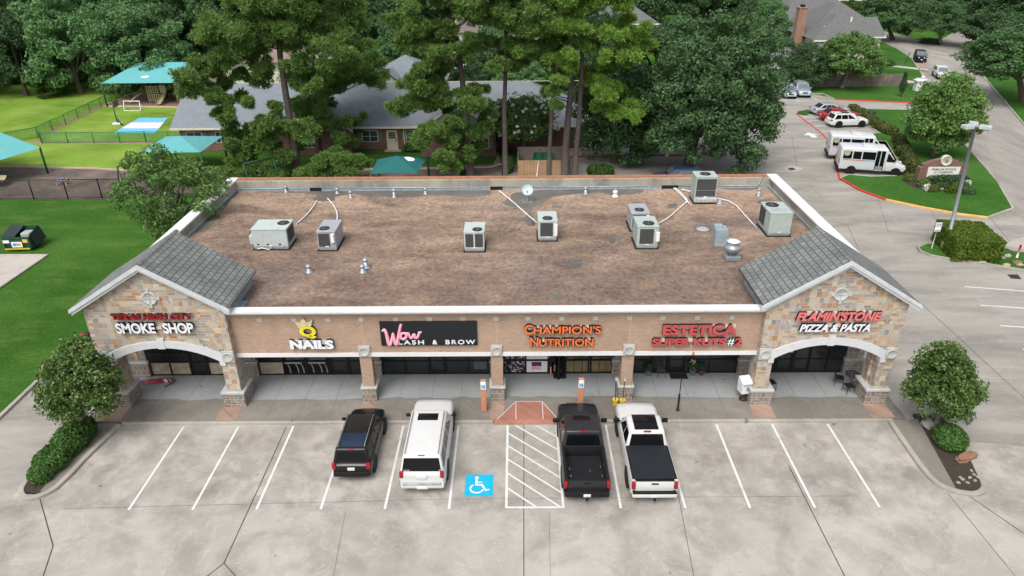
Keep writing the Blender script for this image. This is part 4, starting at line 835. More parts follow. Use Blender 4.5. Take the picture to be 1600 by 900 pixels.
conduit([(780, 298), (800, 314), (820, 332), (839, 348)], 'white conduit running straight from the middle scupper to the centre unit'); conduit([(1027, 350), (1045, 340), (1058, 328), (1074, 314)], 'white conduit curving from the front green unit to the right scupper')
conduit([(1053, 294), (1066, 306), (1080, 321)], 'left white conduit of two leaving the right scupper'); conduit([(1056, 294), (1070, 307), (1074, 313)], 'right white conduit of two leaving the right scupper'); conduit([(1065, 296), (1083, 300)], 'short white conduit from the right scupper to the tall unit')
conduit([(1118, 309), (1146, 316), (1164, 336), (1182, 356)], 'long white conduit bending from the tall unit to the boxy unit')
mb = MB(); p0, p1 = G(1181, 293, 5.3), (17.0, 26.15, 6.15); mb.tube([p0, p1], .035, 6); tag(mb.build('brace_pipe', m_galv), 'slim metal brace leaning on the rear right corner of the parapet', 'pipe')
mb = MB(); mb.tube([(.35, 26.0, 5.3), (.75, 26.6, 6.05), (.9, 27.2, 7.0)], .03, 6); tag(mb.build('mast_pipe', m_pvc), 'thin white mast leaning over the rear parapet behind the dish', 'pipe')
# ================================================================== THINGS UNDER THE CANOPY AND ON THE WALK
m_terra = mat('post_terracotta', (.52, .21, .12), .7, var=.1, dirt=(.45, .2, .13)); m_signw = mat('sign_white', (.74, .77, .78), .5, var=.03); m_iron = mat('iron_black', (.010, .010, .011), .45); m_byel = mat('bucket_yellow', (.62, .45, .03), .5, dirt=(.5, .42, .2)); m_card = mat('cardboard', (.40, .30, .16), .8, var=.15)
m_sblue = mat('sign_blue', (.03, .28, .55), .5)
def accpost(x, y, label):
    t = T('accessible_parking_post', label, 'sign post', (x, y, .15), 0, 'terracotta accessible parking posts')
    q = MB(); q.rbox((0, 0, .95), (.27, .14, 1.9), .02); q.build('post', m_terra, t)
    q = MB(); q.rbox((0, -.085, 1.6), (.27, .02, .46), .008); s = q.build('sign_plate', m_signw, t)
    q = MB(); q.bb(-.09, .09, -.102, -.098, 1.44, 1.64); q.build('wheelchair_panel', m_sblue, s)
    q = MB(); q.at((-.015, -.104, 1.60), rx=rad(90)); q.lathe([(.001, 0), (.02, 0)], 10, caps=False); q.at(); q.bb(-.025, -.01, -.106, -.103, 1.52, 1.585); q.bb(-.025, .03, -.106, -.103, 1.515, 1.53)
    q.tube([(.045*math.cos(a)-.01, -.105, 1.505+.04*math.sin(a)) for a in [2.2+k*.4 for k in range(11)]], .006, 5); q.build('wheelchair_symbol', m_signw, s)
    return t
accpost(-2.42, 6.65, 'terracotta accessible parking post at the left edge of the kerb ramp'); accpost(2.47, 6.75, 'terracotta accessible parking post in front of the dark pickup')
def pole_bucket(x, y, label, lean):
    t = T('bucket_stand', label, 'bucket', (x, y, .15), 0, 'yellow buckets holding poles')
    q = MB(); q.lathe([(.13, 0), (.16, .30), (.165, .33), (.14, .33), (.13, .25), (.001, .25)], 14, caps=False); q.build('bucket', m_byel, t)
    q = MB(); q.lathe([(.001, .24), (.135, .245)], 14, caps=False); q.build('bucket_fill', M_soil, t)
    q = MB(); q.tube([(0, 0, .2), (lean, .03, 1.45)], .02, 7); p = q.build('pole', m_iron, t); q = MB(); q.tube([(lean, .03, 1.45), (lean*1.1, .033, 1.66)], .025, 7); q.build('pole_tip', m_signw, p)
pole_bucket(4.3, 7.15, 'yellow bucket with a leaning black pole, farther from the white pickup', -.03); pole_bucket(4.66, 7.12, 'yellow bucket with a black pole, right one of the close pair', .05)
t = T('umbrella_pole', 'bare black umbrella pole standing on the walk before the hair salon', 'pole', (7.41, 6.63, .15)); q = MB(); q.lathe([(.10, 0), (.10, .03), (.06, .06), (.055, .95), (.06, .98), (.03, 1.0)], 12); q.build('lower_tube', m_iron, t); q = MB(); q.tube([(0, 0, 1.0), (.0, 0, 1.95)], .024, 8); q.build('upper_tube', m_iron, t)
def doormat(x0, x1, y0, y1, label):
    q = MB(); q.rbox(((x0+x1)/2, (y0+y1)/2, .162), (x1-x0, y1-y0, .018), .006); tag(q.build('door_mat', mat('mat_black', (.012, .012, .012), .95) if 'mat_black' not in MATS else MATS['mat_black']), label, 'door mat')
doormat(7.6, 8.55, 9.42, 9.95, 'black door mat before the hair salon'); doormat(1.25, 1.95, 9.5, 9.98, 'black door mat under the open nutrition shop door')
# metal chair against the salon wall
def chair(x, y, rz, label, group, back=.95, col=None):
    t = T('patio_chair', label, 'chair', (x, y, .15), rz, group); m = col or m_iron
    q = MB(); q.rbox((0, 0, .45), (.44, .44, .035), .012); q.build('seat', m, t)
    for sx in (-1, 1):
        for sy in (-1, 1): q = MB(); q.tube([(sx*.19, sy*.19, .44), (sx*.22, sy*.22, 0)], .016, 6); q.build('leg', m, t)
    q = MB(); q.tube([(-.2, .2, .44), (-.21, .25, back-.05), (-.12, .26, back), (.12, .26, back), (.21, .25, back-.05), (.2, .2, .44)], .016, 6)
    for k in range(-2, 3): q.tube([(k*.07, .2, .45), (k*.07, .258, back-.02)], .008, 5)
    q.build('backrest', m, t); return t
chair(7.1, 9.72, 0, 'grey metal chair with a tall back against the hair salon window', 'chairs under the canopy', 1.15, mat('chair_grey', (.07, .08, .085), .5))
chair(16.4, 8.85, rad(75), 'black wire chair left of the round bistro table', 'chairs under the canopy', .85); chair(16.62, 8.1, rad(190), 'black wire chair before the round bistro table, nearest the kerb', 'chairs under the canopy', .85); chair(12.65, 8.45, rad(100), 'black wire chair by the left pier of the right gable', 'chairs under the canopy', .85)
t = T('bistro_table', 'round black wire table beside two chairs under the right gable', 'table', (17.0, 8.75, .15)); q = MB()
q.tube([(.36*math.cos(a), .36*math.sin(a), .72) for a in [2*math.pi*k/28 for k in range(29)]], .018, 6)
for k in range(-5, 6): l = math.sqrt(max(0, .36**2-(k*.06)**2)); q.bb(k*.06-.006, k*.06+.006, -l, l, .715, .723); q.bb(-l, l, k*.06-.006, k*.06+.006, .718, .726)
q.build('tabletop', m_iron, t)
for k in range(4): q = MB(); c, s_ = math.cos(k*1.571+.78), math.sin(k*1.571+.78); q.tube([(.3*c, .3*s_, .71), (.06*c, .06*s_, .4), (.28*c, .28*s_, 0)], .014, 6); q.build('leg', m_iron, t)
# newspaper box
t = T('newspaper_box', 'white plastic newspaper box on a dark pedestal beside the right stone pier', 'newspaper box', (10.98, 7.55, .15), rad(12)); q = MB(); q.lathe([(.22, 0), (.2, .05), (.14, .12), (.13, .45), (.16, .5)], 14); q.build('pedestal', mat('pedestal_brown', (.035, .025, .02), .7), t)
q = MB(); v = [(-.29, -.24, .5), (.29, -.24, .5), (.29, .26, .5), (-.29, .26, .5), (-.29, -.24, 1.12), (.29, -.24, 1.12), (.29, .26, 1.32), (-.29, .26, 1.32)]; q.raw(v, [(0, 3, 2, 1), (0, 1, 5, 4), (1, 2, 6, 5), (2, 3, 7, 6), (3, 0, 4, 7), (4, 5, 6, 7)]); b_ = q.build('box', mat('plastic_white', (.66, .69, .70), .4), t); q = MB(); q.bb(-.06, .2, -.252, -.246, .68, .92); q.bb(-.24, .24, -.248, -.244, .97, 1.05); q.build('window_panel', mat('panel_grey', (.25, .29, .30), .4), b_)
# potted plants
m_leafp = leafmat('potted_leaf', [(0, (.03, .08, .02)), (.5, (.06, .14, .03)), (1, (.14, .20, .06))])
m_flow = mat('flower_cream', (.6, .5, .35), .7)
def leafcards(mb, c, r, n, l, w, rnd, mi=0):
    for _ in range(n):
        d = Vector((rnd.gauss(0, 1), rnd.gauss(0, 1), rnd.gauss(0, 1))).normalized(); p = Vector(c)+Vector((d.x*r[0], d.y*r[1], d.z*r[2]))*rnd.uniform(.3, 1)
        u = Vector((rnd.gauss(0, 1), rnd.gauss(0, 1), rnd.gauss(0, .6))).normalized(); w_ = u.cross(Vector((rnd.gauss(0, 1), rnd.gauss(0, 1), rnd.gauss(0, 1)))).normalized()
        mb.raw([tuple(p-u*l), tuple(p+w_*w), tuple(p+u*l), tuple(p-w_*w)], [(0, 1, 2, 3)], mi)
def potted(x, y, label, potm, h, flowers=0, seed=0, r=.28):
    t = T('potted_plant', label, 'potted plant', (x, y, .15), 0, 'potted plants by the salon'); q = MB(); q.lathe([(.14, 0), (.2, .3), (.22, .32), (.18, .32), (.17, .26), (.001, .26)], 16, caps=False); q.build('pot', potm, t)
    rn = random.Random(seed); q = MB(); leafcards(q, (0, 0, .3+h/2), (r, r, h/2), 90, .09, .035, rn); q.build('foliage', m_leafp, t)
    if flowers: q = MB(); leafcards(q, (-.05, 0, .35+h), (.14, .12, .16), 26, .05, .04, rn); q.build('flowers', m_flow, t)
pg = mat('pot_glazed', (.12, .16, .16), .25)
potted(6.42, 9.82, 'low dark potted plant left of the salon chair', pg, .45, 0, 1); potted(8.85, 9.82, 'blue grey pot with cream flowers right of the salon mat', pg, .5, 1, 2); potted(9.35, 9.86, 'leafy pot plant farthest right by the salon window', mat('pot_plum', (.10, .05, .09), .5), .42, 0, 3)
# posters, banners and notices on the shop glass
def poster(label, x0, x1, z0, z1, m, y=YS-.018, name='window_poster', cat='poster'):
    q = MB(); q.bb(x0, x1, y-.008, y, z0, z1); return tag(q.build(name, m), label, cat)
def speckmat(name, stops, sc):
    mt, n, B, N, L = _new(name); v, o = wallvec(N, L); w = N.new('ShaderNodeTexVoronoi'); w.inputs['Scale'].default_value = sc; L.new(v, w.inputs['Vector'])
    L.new(ramp(N, L, w.outputs['Color'], stops, 'CONSTANT'), B.inputs['Base Color']); B.inputs['Roughness'].default_value = .4; return mt
m_sp = speckmat('poster_speckle', [(0, (.01, .01, .02)), (.38, (.5, .22, .34)), (.5, (.03, .03, .05)), (.62, (.62, .58, .62)), (.7, (.16, .2, .22)), (.8, (.02, .02, .03))], 9)
poster('busy pink and black collage poster in the nutrition shop window', -1.4, -.32, .26, .94, m_sp); poster('strip of collage poster above the busy pink one', -1.4, -.32, 1.1, 2.6, m_sp)
p_ = T('window_poster', 'white poster with a pink Me block in the nutrition shop window', 'poster', (.35, YS-.02, .2)); q = MB(); q.bb(-.21, .92, YS-.026, YS-.018, .24, .95); q.bb(-.21, .92, YS-.026, YS-.018, 1.08, 2.2); q.build('sheet', m_signw, p_, world=True)
q = MB(); q.bb(.06, .6, YS-.03, YS-.027, .62, .90); q.build('header_block', mat('plum', (.10, .03, .07), .6), p_, world=True); letters(p_, 'Me', .07, .6, .38, .66, YS-.027, .006, m_pnk, m_pnk, .06)
mpur = mat('banner_purple', (.14, .10, .24), .7)
p_ = T('window_banner', 'purple ESTETICA banner strip at the top left of the salon window', 'banner', (6.1, YS-.1, 1.7)); q = MB(); q.bb(5.5, 6.75, YS-.112, YS-.1, 1.63, 1.98); q.build('sheet', mpur, p_, world=True); letters(p_, 'ESTETICA', 5.6, 6.65, 1.70, 1.86, YS-.113, .005, m_wht, m_wht, .01)
poster('purple banner strip at the top right of the salon window', 9.5, 11.1, 1.63, 1.98, mpur, YS-.1, 'window_banner', 'banner')
poster('small square white notice beside the salon door', 7.2, 7.5, 1.62, 1.86, m_signw, YS-.07, 'notice', 'notice'); poster('thin white paper strip on the salon glass', 8.35, 8.6, 1.58, 1.64, m_signw, YS-.07, 'notice', 'notice')
poster('taller yellowish notice in the pizza shop door', 13.62, 13.88, 1.55, 1.98, mat('notice_buff', (.55, .55, .42), .6), YS-.05, 'notice', 'notice'); poster('small pale notice right of the taller one in the pizza shop door', 13.95, 14.2, 1.45, 1.65, m_signw, YS-.05, 'notice', 'notice')
poster('pinkish header strip above the lash shop left panes', -8.0, -5.7, 1.60, 1.8, mat('strip_pink', (.38, .30, .32), .6), YS-.03, 'window_banner', 'banner'); poster('pinkish header strip above the lash shop right pane', -4.55, -3.5, 1.60, 1.8, MATS['strip_pink'], YS-.03, 'window_banner', 'banner')
poster('grey shade in the rightmost lash shop pane', -3.1, -2.4, .45, 1.05, mat('shade_grey', (.10, .11, .11), .7), YS-.02, 'roller_blind', 'blind')
rn = random.Random(9)
bx = [(1.98, .44), (1.98, .44, .60), (2.42, .80), (2.86, .86), (3.36, .55), (3.36, .40, .70), (3.78, .88), (4.12, .84)]
wc = ['lower left stacked', 'upper left stacked', 'second column', 'third column', 'lower middle', 'upper middle', 'fourth column', 'far right']
for i, b in enumerate(bx):
    z0 = .16+(b[2]-.14 if len(b) > 2 else 0); q = MB(); q.rbox((b[0]+.2, YS+.27, z0+b[1]/2), (.40, .45, b[1]), .012); q.bb(b[0]+.17, b[0]+.23, YS+.04, YS+.046, z0+.02, z0+b[1]-.02)
    tag(q.build('cardboard_box', m_card), 'brown cardboard box inside the nutrition shop window, %s one' % wc[i], 'box', 'cardboard boxes behind the shop window')
for x, lb in ((-13.05, 'left'), (-11.75, 'right')):
    t = T('nail_table', 'white nail table behind the nail shop glass, %s one' % lb, 'table', (x, YS+.32, .15), 0, 'white nail tables'); q = MB(); q.rbox((0, 0, .72), (.95, .45, .2), .02); q.build('tabletop', m_signw, t)
    for sx in (-.35, .1, .4): q = MB(); q.tube([(sx, -.15, .64), (sx+.1, -.15, .3), (sx+.12, -.15, 0)], .03, 6); q.build('leg', m_signw, t)
q = MB(); q.tube([(8.1-.0, YF-.056, 3.05), (8.1, YF-.056, 2.87)], .01, 4); q = MB(); q.raw([(8.08, YF-.053, 3.07), (8.02, YF-.053, 2.87), (8.2, YF-.053, 2.87), (8.14, YF-.053, 3.07)], [(0, 1, 2, 3)]); q.build('rust_stain', mat('rust', (.50, .17, .03), .8, var=.3, scale=8), BLD, world=True)
# open door of the nutrition shop
ang = rad(-122); hx, hy = 1.90, YS-.06
q = MB(); q.at((hx, hy, 0), rz=rad(180+57)); q.bb(0, .09, -.025, .025, .17, 2.35); q.bb(.68, .77, -.025, .025, .17, 2.35); q.bb(.09, .68, -.025, .025, .17, .35); q.bb(.09, .68, -.025, .025, 2.25, 2.35); q.at(); bp(q, 'door_frame', M_dark)
q = MB(); q.at((hx, hy, 0), rz=rad(180+57)); q.bb(.09, .68, -.008, .008, .35, 2.25); q.at(); bp(q, 'door', M_glass2)
# feather flag lying on the porch
t = T('feather_flag', 'red feather flag fallen on the smoke shop porch with its curved pole', 'flag', (-20.6, 9.3, .15)); U = [(-21.35, 9.12, .30), (-20.9, 9.33, .34), (-20.2, 9.42, .30), (-19.7, 9.5, .27), (-19.45, 9.42, .25), (-19.42, 9.25, .22)]; Lw = [(-21.38, 9.02, .22), (-20.9, 9.12, .2), (-20.3, 9.18, .18), (-19.85, 9.3, .18), (-19.62, 9.28, .18), (-19.55, 9.1, .17)]
mflag = speckmat('flag_print', [(0, (.36, .02, .03)), (.42, (.20, .012, .03)), (.55, (.03, .025, .10)), (.66, (.62, .6, .62)), (.74, (.36, .03, .03)), (.90, (.6, .25, .03))], 4.5)
q = MB(); n = len(U); q.raw(U+Lw+[(a, b, c-.012) for a, b, c in U]+[(a, b, c-.012) for a, b, c in Lw], [(i, i+1, n+i+1, n+i) for i in range(n-1)]+[(2*n+i, 3*n+i, 3*n+i+1, 2*n+i+1) for i in range(n-1)]); fixn(q.build('banner', mflag, t, world=True))
q = MB(); P = smoothp([(-21.45, 9.05), (-20.9, 9.38), (-20.1, 9.47), (-19.6, 9.55), (-19.32, 9.42), (-19.36, 9.15), (-19.7, 8.85)], 2); q.tube([(a, b, .33-.13*i/len(P)) for i, (a, b) in enumerate(P)], .022, 6); q.build('pole', m_iron, t, world=True)
# person stepping through the door
def person(x, y, z, rz, label):
    t = T('person', label, 'person', (x, y, z), rz)
    J = {'pel': (0, 0, .95), 'wst': (0, .02, 1.10), 'chs': (0, .05, 1.32), 'nk': (0, .06, 1.47), 'hd': (0, .08, 1.56), 'hd2': (0, .09, 1.68), 'hd3': (0, .07, 1.76),
         'hl': (-.10, 0, .90), 'kl': (-.11, -.02, .50), 'al': (-.11, -.20, .12), 'tl': (-.12, -.08, .045), 'hr': (.10, 0, .90), 'kr': (.11, .16, .50), 'ar': (.11, .18, .08), 'tr': (.12, .34, .045),
         'sl': (-.18, .05, 1.41), 'el': (-.24, .0, 1.13), 'wl': (-.22, .14, .92), 'sr': (.18, .05, 1.41), 'er': (.27, .16, 1.18), 'wr': (.30, .42, 1.12)}
    E_ = [('pel', 'wst'), ('wst', 'chs'), ('chs', 'nk'), ('nk', 'hd'), ('hd', 'hd2'), ('hd2', 'hd3'), ('pel', 'hl'), ('hl', 'kl'), ('kl', 'al'), ('al', 'tl'), ('pel', 'hr'), ('hr', 'kr'), ('kr', 'ar'), ('ar', 'tr'), ('chs', 'sl'), ('sl', 'el'), ('el', 'wl'), ('chs', 'sr'), ('sr', 'er'), ('er', 'wr')]
    Rr = {'pel': .14, 'wst': .13, 'chs': .15, 'nk': .055, 'hd': .075, 'hd2': .10, 'hd3': .07, 'hl': .09, 'hr': .09, 'kl': .06, 'kr': .06, 'al': .04, 'ar': .04, 'tl': .035, 'tr': .035, 'sl': .06, 'sr': .06, 'el': .042, 'er': .042, 'wl': .03, 'wr': .03}
    for s_, wx in (('l', 'wl'), ('r', 'wr')):
        b = Vector(J[wx]); d = (b-Vector(J['e'+s_])).normalized(); sd = d.cross(Vector((0, 0, 1))).normalized()
        J['p'+s_] = tuple(b+d*.06); E_.append((wx, 'p'+s_)); Rr['p'+s_] = .03
        for k, (o, ln) in enumerate(((-.03, .065), (-.01, .085), (.01, .09), (.03, .075))):
            f0, f1 = 'f%s%d' % (s_, k), 'g%s%d' % (s_, k); J[f0] = tuple(b+d*(.08+ln*.5)+sd*o); J[f1] = tuple(b+d*(.08+ln)+sd*o+Vector((0, 0, -.02))); E_ += [('p'+s_, f0), (f0, f1)]; Rr[f0] = .009; Rr[f1] = .008
        f0 = 'th'+s_; J[f0] = tuple(b+d*.06-sd*.055); E_.append((wx, f0)); Rr[f0] = .011
    ks = list(J); me = bpy.data.meshes.new('body'); me.from_pydata([J[k] for k in ks], [(ks.index(a), ks.index(b)) for a, b in E_], []); o = bpy.data.objects.new('body', me); COL.objects.link(o)
    sm = o.modifiers.new('skin', 'SKIN'); ss = o.modifiers.new('sub', 'SUBSURF'); ss.levels = ss.render_levels = 1
    for i, k in enumerate(ks): me.skin_vertices[0].data[i].radius = (Rr[k], Rr[k]); me.skin_vertices[0].data[i].use_root = (k == 'pel')
    dg = bpy.context.evaluated_depsgraph_get(); dg.update(); m2 = bpy.data.meshes.new_from_object(o.evaluated_get(dg)); bpy.data.objects.remove(o); m2.name = 'body'
    b = bpy.data.objects.new('body', m2); COL.objects.link(b); b.parent = t
    m2.materials.clear(); sk = mat('skin', (.50, .29, .21), .6); shirt = mat('shirt_black', (.012, .012, .014), .9); sho = mat('shoe_white', (.7, .7, .7), .6)
    for mm in (sk, shirt, sho): m2.materials.append(mm)
    for p in m2.polygons:
        c = p.center; p.use_smooth = True
        p.material_index = 2 if (c.z < .10) else (1 if (.52 < c.z < 1.46 and not (abs(c.x) > .2 and c.z < 1.2)) else 0)
    q = MB(); q.ball((0, .06, 1.71), (.105, .115, .10), 14, 9); q.build('hair', mat('hair_dark', (.02, .014, .01), .8), t)
    q = MB(); q.ball((0, .20, 1.63), (.014, .02, .022), 8, 6)
    for sx in (-1, 1): q.ball((sx*.10, .09, 1.63), (.015, .025, .035), 8, 6)
    q.build('face', sk, t); q = MB()
    for sx in (-1, 1): q.ball((sx*.035, .178, 1.655), (.014, .008, .008), 8, 6)
    q.ball((0, .175, 1.585), (.028, .01, .007), 8, 6); q.build('eyes_and_mouth', mat('eye_dark', (.03, .015, .015), .4), t)
person(1.22, 9.95, .15, 0, 'person in dark shorts and white shoes stepping into the nutrition shop')
# ================================================================== VEHICLES
def paint(name, c, metal=0.0, rough=.32):
    mt = mat(name, c, rough, metal, var=.04, scale=1.2, spec=.3, coat=.3); return mt
m_tyre = mat('tyre', (.014, .014, .014), .9); m_rim = mat('rim', (.34, .35, .36), .35, metal=.6); m_rimd = mat('rim_dark', (.05, .05, .05), .4, metal=.3); m_plas = mat('plastic_dark', (.012, .012, .013), .6, spec=.2); m_cg = glassmat('car_glass', (.006, .007, .009), .05); m_cg.node_tree.nodes['Principled BSDF'].inputs['Specular IOR Level'].default_value = .3; m_cgl = glassmat('car_glass_light', (.10, .14, .17), .06)
m_tail = mat('tail_light', (.30, .012, .016), .2, var=.2, scale=8); m_head = mat('head_light', (.60, .63, .66), .15); m_chrome = mat('chrome', (.55, .56, .58), .15, metal=.9); m_plate = mat('plate', (.62, .64, .64), .5, var=.15, scale=20)
def autosm(o, a=40):
    for p in o.data.polygons: p.use_smooth = True
    o.data.set_sharp_from_angle(angle=rad(a)); return o
def loft(mb, st, mi=0):
    """st: (y, halfwidth, z0, z1, crown) -> rounded car body section per station"""
    ring = []
    for (y, w, z0, z1, cr) in st:
        h = z1-z0
        half = [(w*.80, z0), (w*.95, z0+h*.06), (w*.99, z0+h*.25), (w, z0+h*.50), (w*.985, z0+h*.76), (w*.955, z0+h*.90), (w*.90, z1-.012), (w*.78, z1+cr*.35), (w*.4, z1+cr*.85)]
        ring.append([(x, y, z) for x, z in half]+[(0, y, z1+cr)]+[(-x, y, z) for x, z in half[::-1]])
    n = len(ring[0]); v = [p for r in ring for p in r]
    f = [(i*n+k, i*n+k+1, (i+1)*n+k+1, (i+1)*n+k) for i in range(len(st)-1) for k in range(n-1)]
    f += [(i*n+n-1, i*n, (i+1)*n, (i+1)*n+n-1) for i in range(len(st)-1)]
    f += [tuple(range(n)), tuple((len(st)-1)*n+k for k in range(n))[::-1]]
    mb.raw(v, f, mi, True)
def wheels(t, W, ys, r, rim=None, wd=.24):
    for y in ys:
        for s in (-1, 1):
            x = s*(W/2-wd/2-.012)
            q = MB(); q.at((x, y, r), ry=rad(90)); q.lathe([(r*.62, -wd/2), (r*.93, -wd/2), (r, -wd*.3), (r, wd*.3), (r*.93, wd/2), (r*.62, wd/2)], 24); q.at(); w = q.build('wheel', m_tyre, t)
            q = MB(); q.at((x+s*(wd/2-.03), y, r), ry=rad(90)*s); q.lathe([(r*.66, -.02), (r*.66, .022), (r*.58, .03), (r*.55, .005), (r*.16, .012), (r*.14, .03), (.001, .03)], 24, caps=False)
            for k in range(5): q.at((x+s*(wd/2-.012), y, r), rx=k*2*math.pi/5); q.box((0, 0, r*.33), (.02, r*.16, r*.5))
            q.at(); q.build('rim', rim or m_rim, w)
def archs(t, W, ys, r, m=None):
    for y in ys:
        for s in (-1, 1): q = MB(); q.at((s*(W/2-.12), y, r+.03), ry=rad(90)); q.lathe([(r+.09, -.13), (r+.09, .128)], 26); q.at(); q.build('wheel_arch', m or m_plas, t)
def green(mb, W, zb, zr, yf, yrf, yrr, yr, wb=.94, wr=.72, r=.07):
    """cabin: four pillars' worth of body between belt and roof, rounded"""
    bm = bmesh.new(); a, b = W/2*wb, W/2*wr
    V = [bm.verts.new(p) for p in ((-a, yr, zb), (a, yr, zb), (a, yf, zb), (-a, yf, zb), (-b, yrr, zr), (b, yrr, zr), (b, yrf, zr), (-b, yrf, zr))]
    for f in ((0, 3, 2, 1), (4, 5, 6, 7), (0, 1, 5, 4), (1, 2, 6, 5), (2, 3, 7, 6), (3, 0, 4, 7)): bm.faces.new([V[i] for i in f])
    es = [e for e in bm.edges if max(v.co.z for v in e.verts) > zb+.05]
    bmesh.ops.bevel(bm, geom=es, offset=r, segments=3, affect='EDGES', profile=.5)
    bm.verts.index_update(); mb.raw([tuple(v.co) for v in bm.verts], [[v.index for v in f.verts] for f in bm.faces], 0, True); bm.free()
def bil(A, B, C, D, u, v): return Vector(lerp(lerp(A, B, u), lerp(D, C, u), v))
def pane(t, name, m, A, B, C, D, u0, u1, v0, v1, off=.012, slant=(0, 0)):
    P = [bil(A, B, C, D, u0, v0), bil(A, B, C, D, u1, v0), bil(A, B, C, D, u1+slant[1], v1), bil(A, B, C, D, u0+slant[0], v1)]
    n = (P[1]-P[0]).cross(P[3]-P[0]).normalized(); q = MB(); q.extr([tuple(p-n*.012) for p in P], tuple(n*(off+.012))); return fixn(q.build(name, m, t))
def cabin_glass(t, W, zb, zr, yf, yrf, yrr, yr, wb, wr, sides, glass=None, ws=True, rw=(.06, .94, .1, .86), rwname='rear_window'):
    g = glass or m_cg; a, b = W/2*wb, W/2*wr
    if ws: pane(t, 'windshield', g, (a, yf, zb), (-a, yf, zb), (-b, yrf, zr), (b, yrf, zr), .05, .95, .06, .9)
    if rw: pane(t, rwname, g, (-a, yr, zb), (a, yr, zb), (b, yrr, zr), (-b, yrr, zr), *rw)
    for (u0, u1, sl) in sides:
        pane(t, 'side_window', g, (a, yr, zb), (a, yf, zb), (b, yrf, zr), (b, yrr, zr), u0, u1, .08, .80, .010, sl)
        pane(t, 'side_window', g, (-a, yf, zb), (-a, yr, zb), (-b, yrr, zr), (-b, yrf, zr), 1-u1, 1-u0, .08, .80, .010, (-sl[1], -sl[0]))
def mirrors(t, x, y, z, m, sz=(.2, .12, .16)):
    for s in (-1, 1): q = MB(); q.rbox((s*(x+sz[0]/2), y, z), sz, .04); q.tube([(s*(x-.08), y+.03, z-.06), (s*(x+.05), y+.02, z-.02)], .025, 6); autosm(q.build('side_mirror', m, t))
def boxpart(t, name, m, c, d, r=.02, label=None):
    q = MB(); q.rbox(c, d, r); return autosm(q.build(name, m, t, label=label))
def pair(t, name, m, c, d, r=.02):
    for s in (-1, 1): boxpart(t, name, m, (s*c[0], c[1], c[2]), d, r)
# ---- black compact SUV
def suv(name, label, cat, loc, rz, P, L=4.5, W=1.78, H=1.68, belt=1.02, hoodz=1.0, cowl=.26, rf=.10, rr=-.42, rb=-.485, r=.34, tail='v', glass=None, roofglass=None, rails=None, rearw=(.08, .92, .12, .84), wr=.76, sides=((.05, .30, (.03, 0)), (.33, .60, (0, 0)), (.63, .90, (0, -.16))), group=None, hood=None):
    t = T(name, label, cat, loc, rz, group); h = L/2; q = MB(); zb = .30
    loft(q, [(-h, W*.44, .46, belt-.10, .0), (-h+.06, W*.475, .36, belt-.02, .01), (-h+.25, W*.495, zb, belt, .02), (-h*.3, W*.5, zb-.05, belt, .02), (h*.25, W*.5, zb-.05, belt-.01, .02), (cowl*L+.15, W*.497, zb-.05, hoodz, .03), (h-.55, W*.485, zb, hoodz-.04, .04), (h-.18, W*.455, .34, hoodz-.12, .04), (h-.04, W*.42, .40, hoodz-.24, .02), (h, W*.39, .46, hoodz-.34, 0)])
    autosm(q.build('body', P, t), 50)
    g = (W, belt-.02, H, cowl*L, rf*L, rr*L, rb*L)
    q = MB(); green(q, *g, .93, wr); autosm(q.build('cabin', P, t), 50)
    cabin_glass(t, *g, .93, wr, sides, glass, True, rearw)
    archs(t, W, (-h*.60, h*.62), r); wheels(t, W, (-h*.60, h*.62), r)
    boxpart(t, 'rear_bumper', hood or P, (0, -h+.02, .52), (W*.93, .22, .26), .07); boxpart(t, 'front_bumper', P, (0, h-.06, .50), (W*.80, .22, .24), .07)
    boxpart(t, 'number_plate', m_plate, (0, -h-.035, belt-.22), (.32, .02, .16), .004)
    if tail == 'v': pair(t, 'tail_light', m_tail, (W*.43, -h+.03, belt-.08), (.17, .14, .30), .03)
    else: pair(t, 'tail_light', m_tail, (W*.38, -h+.04, belt-.10), (.38, .12, .14), .03)
    pair(t, 'headlight', m_head, (W*.33, h-.12, hoodz-.34), (.32, .16, .14), .04)
    boxpart(t, 'grille', m_plas, (0, h-.02, hoodz-.30), (.7, .06, .2), .02)
    mirrors(t, W/2-.02, cowl*L-.10, belt+.08, P if tail != 'v' else m_plas)
    q = MB(); q.raw([(-W*.42, cowl*L+.02, belt+.012), (W*.42, cowl*L+.02, belt+.012), (W*.40, cowl*L+.14, hoodz+.034), (-W*.40, cowl*L+.14, hoodz+.034)], [(0, 1, 2, 3)]); q.build('wiper_cowl', m_plas, t)
    boxpart(t, 'brake_light', m_tail, (0, rr*L+.02, H-.01), (.30, .05, .03), .008)
    if rails is not None:
        for s in (-1, 1):
            q = MB(); x = s*W/2*wr*.88; q.tube([(x, rr*L+.12, H), (x, rr*L+.18, H+.06), (x, rf*L-.25, H+.06), (x, rf*L-.12, H)], .022, 6); q.build('roof_rail', rails, t)
    if roofglass: boxpart(t, 'sunroof', m_cg, (0, roofglass[0]*L, H+.004), (W*roofglass[2], roofglass[1]*L, .012), .004)
    return t
def near(px, py, z, y_off=0): return G(px, py, z)
P_blk = paint('paint_black', (.008, .008, .009)); P_wht = paint('paint_white_car', (.58, .59, .59), 0, .35); P_gry = paint('paint_graphite', (.024, .026, .029), .2, .35); P_sil = paint('paint_silver', (.42, .46, .50), .4); P_red = paint('paint_red_car', (.28, .012, .02)); P_slv2 = paint('paint_pale_blue', (.36, .44, .48), .35)
c0 = suv('parked_suv', 'black compact SUV parked nose in, leftmost of the four front stalls in use', 'car', (-8.08, 3.82, 0), 0, P_blk, 4.42, 1.76, 1.66, 1.03, 1.0, .24, .14, -.43, -.47, rails=m_chrome, group='cars parked in front of the shops', hood=m_plas)
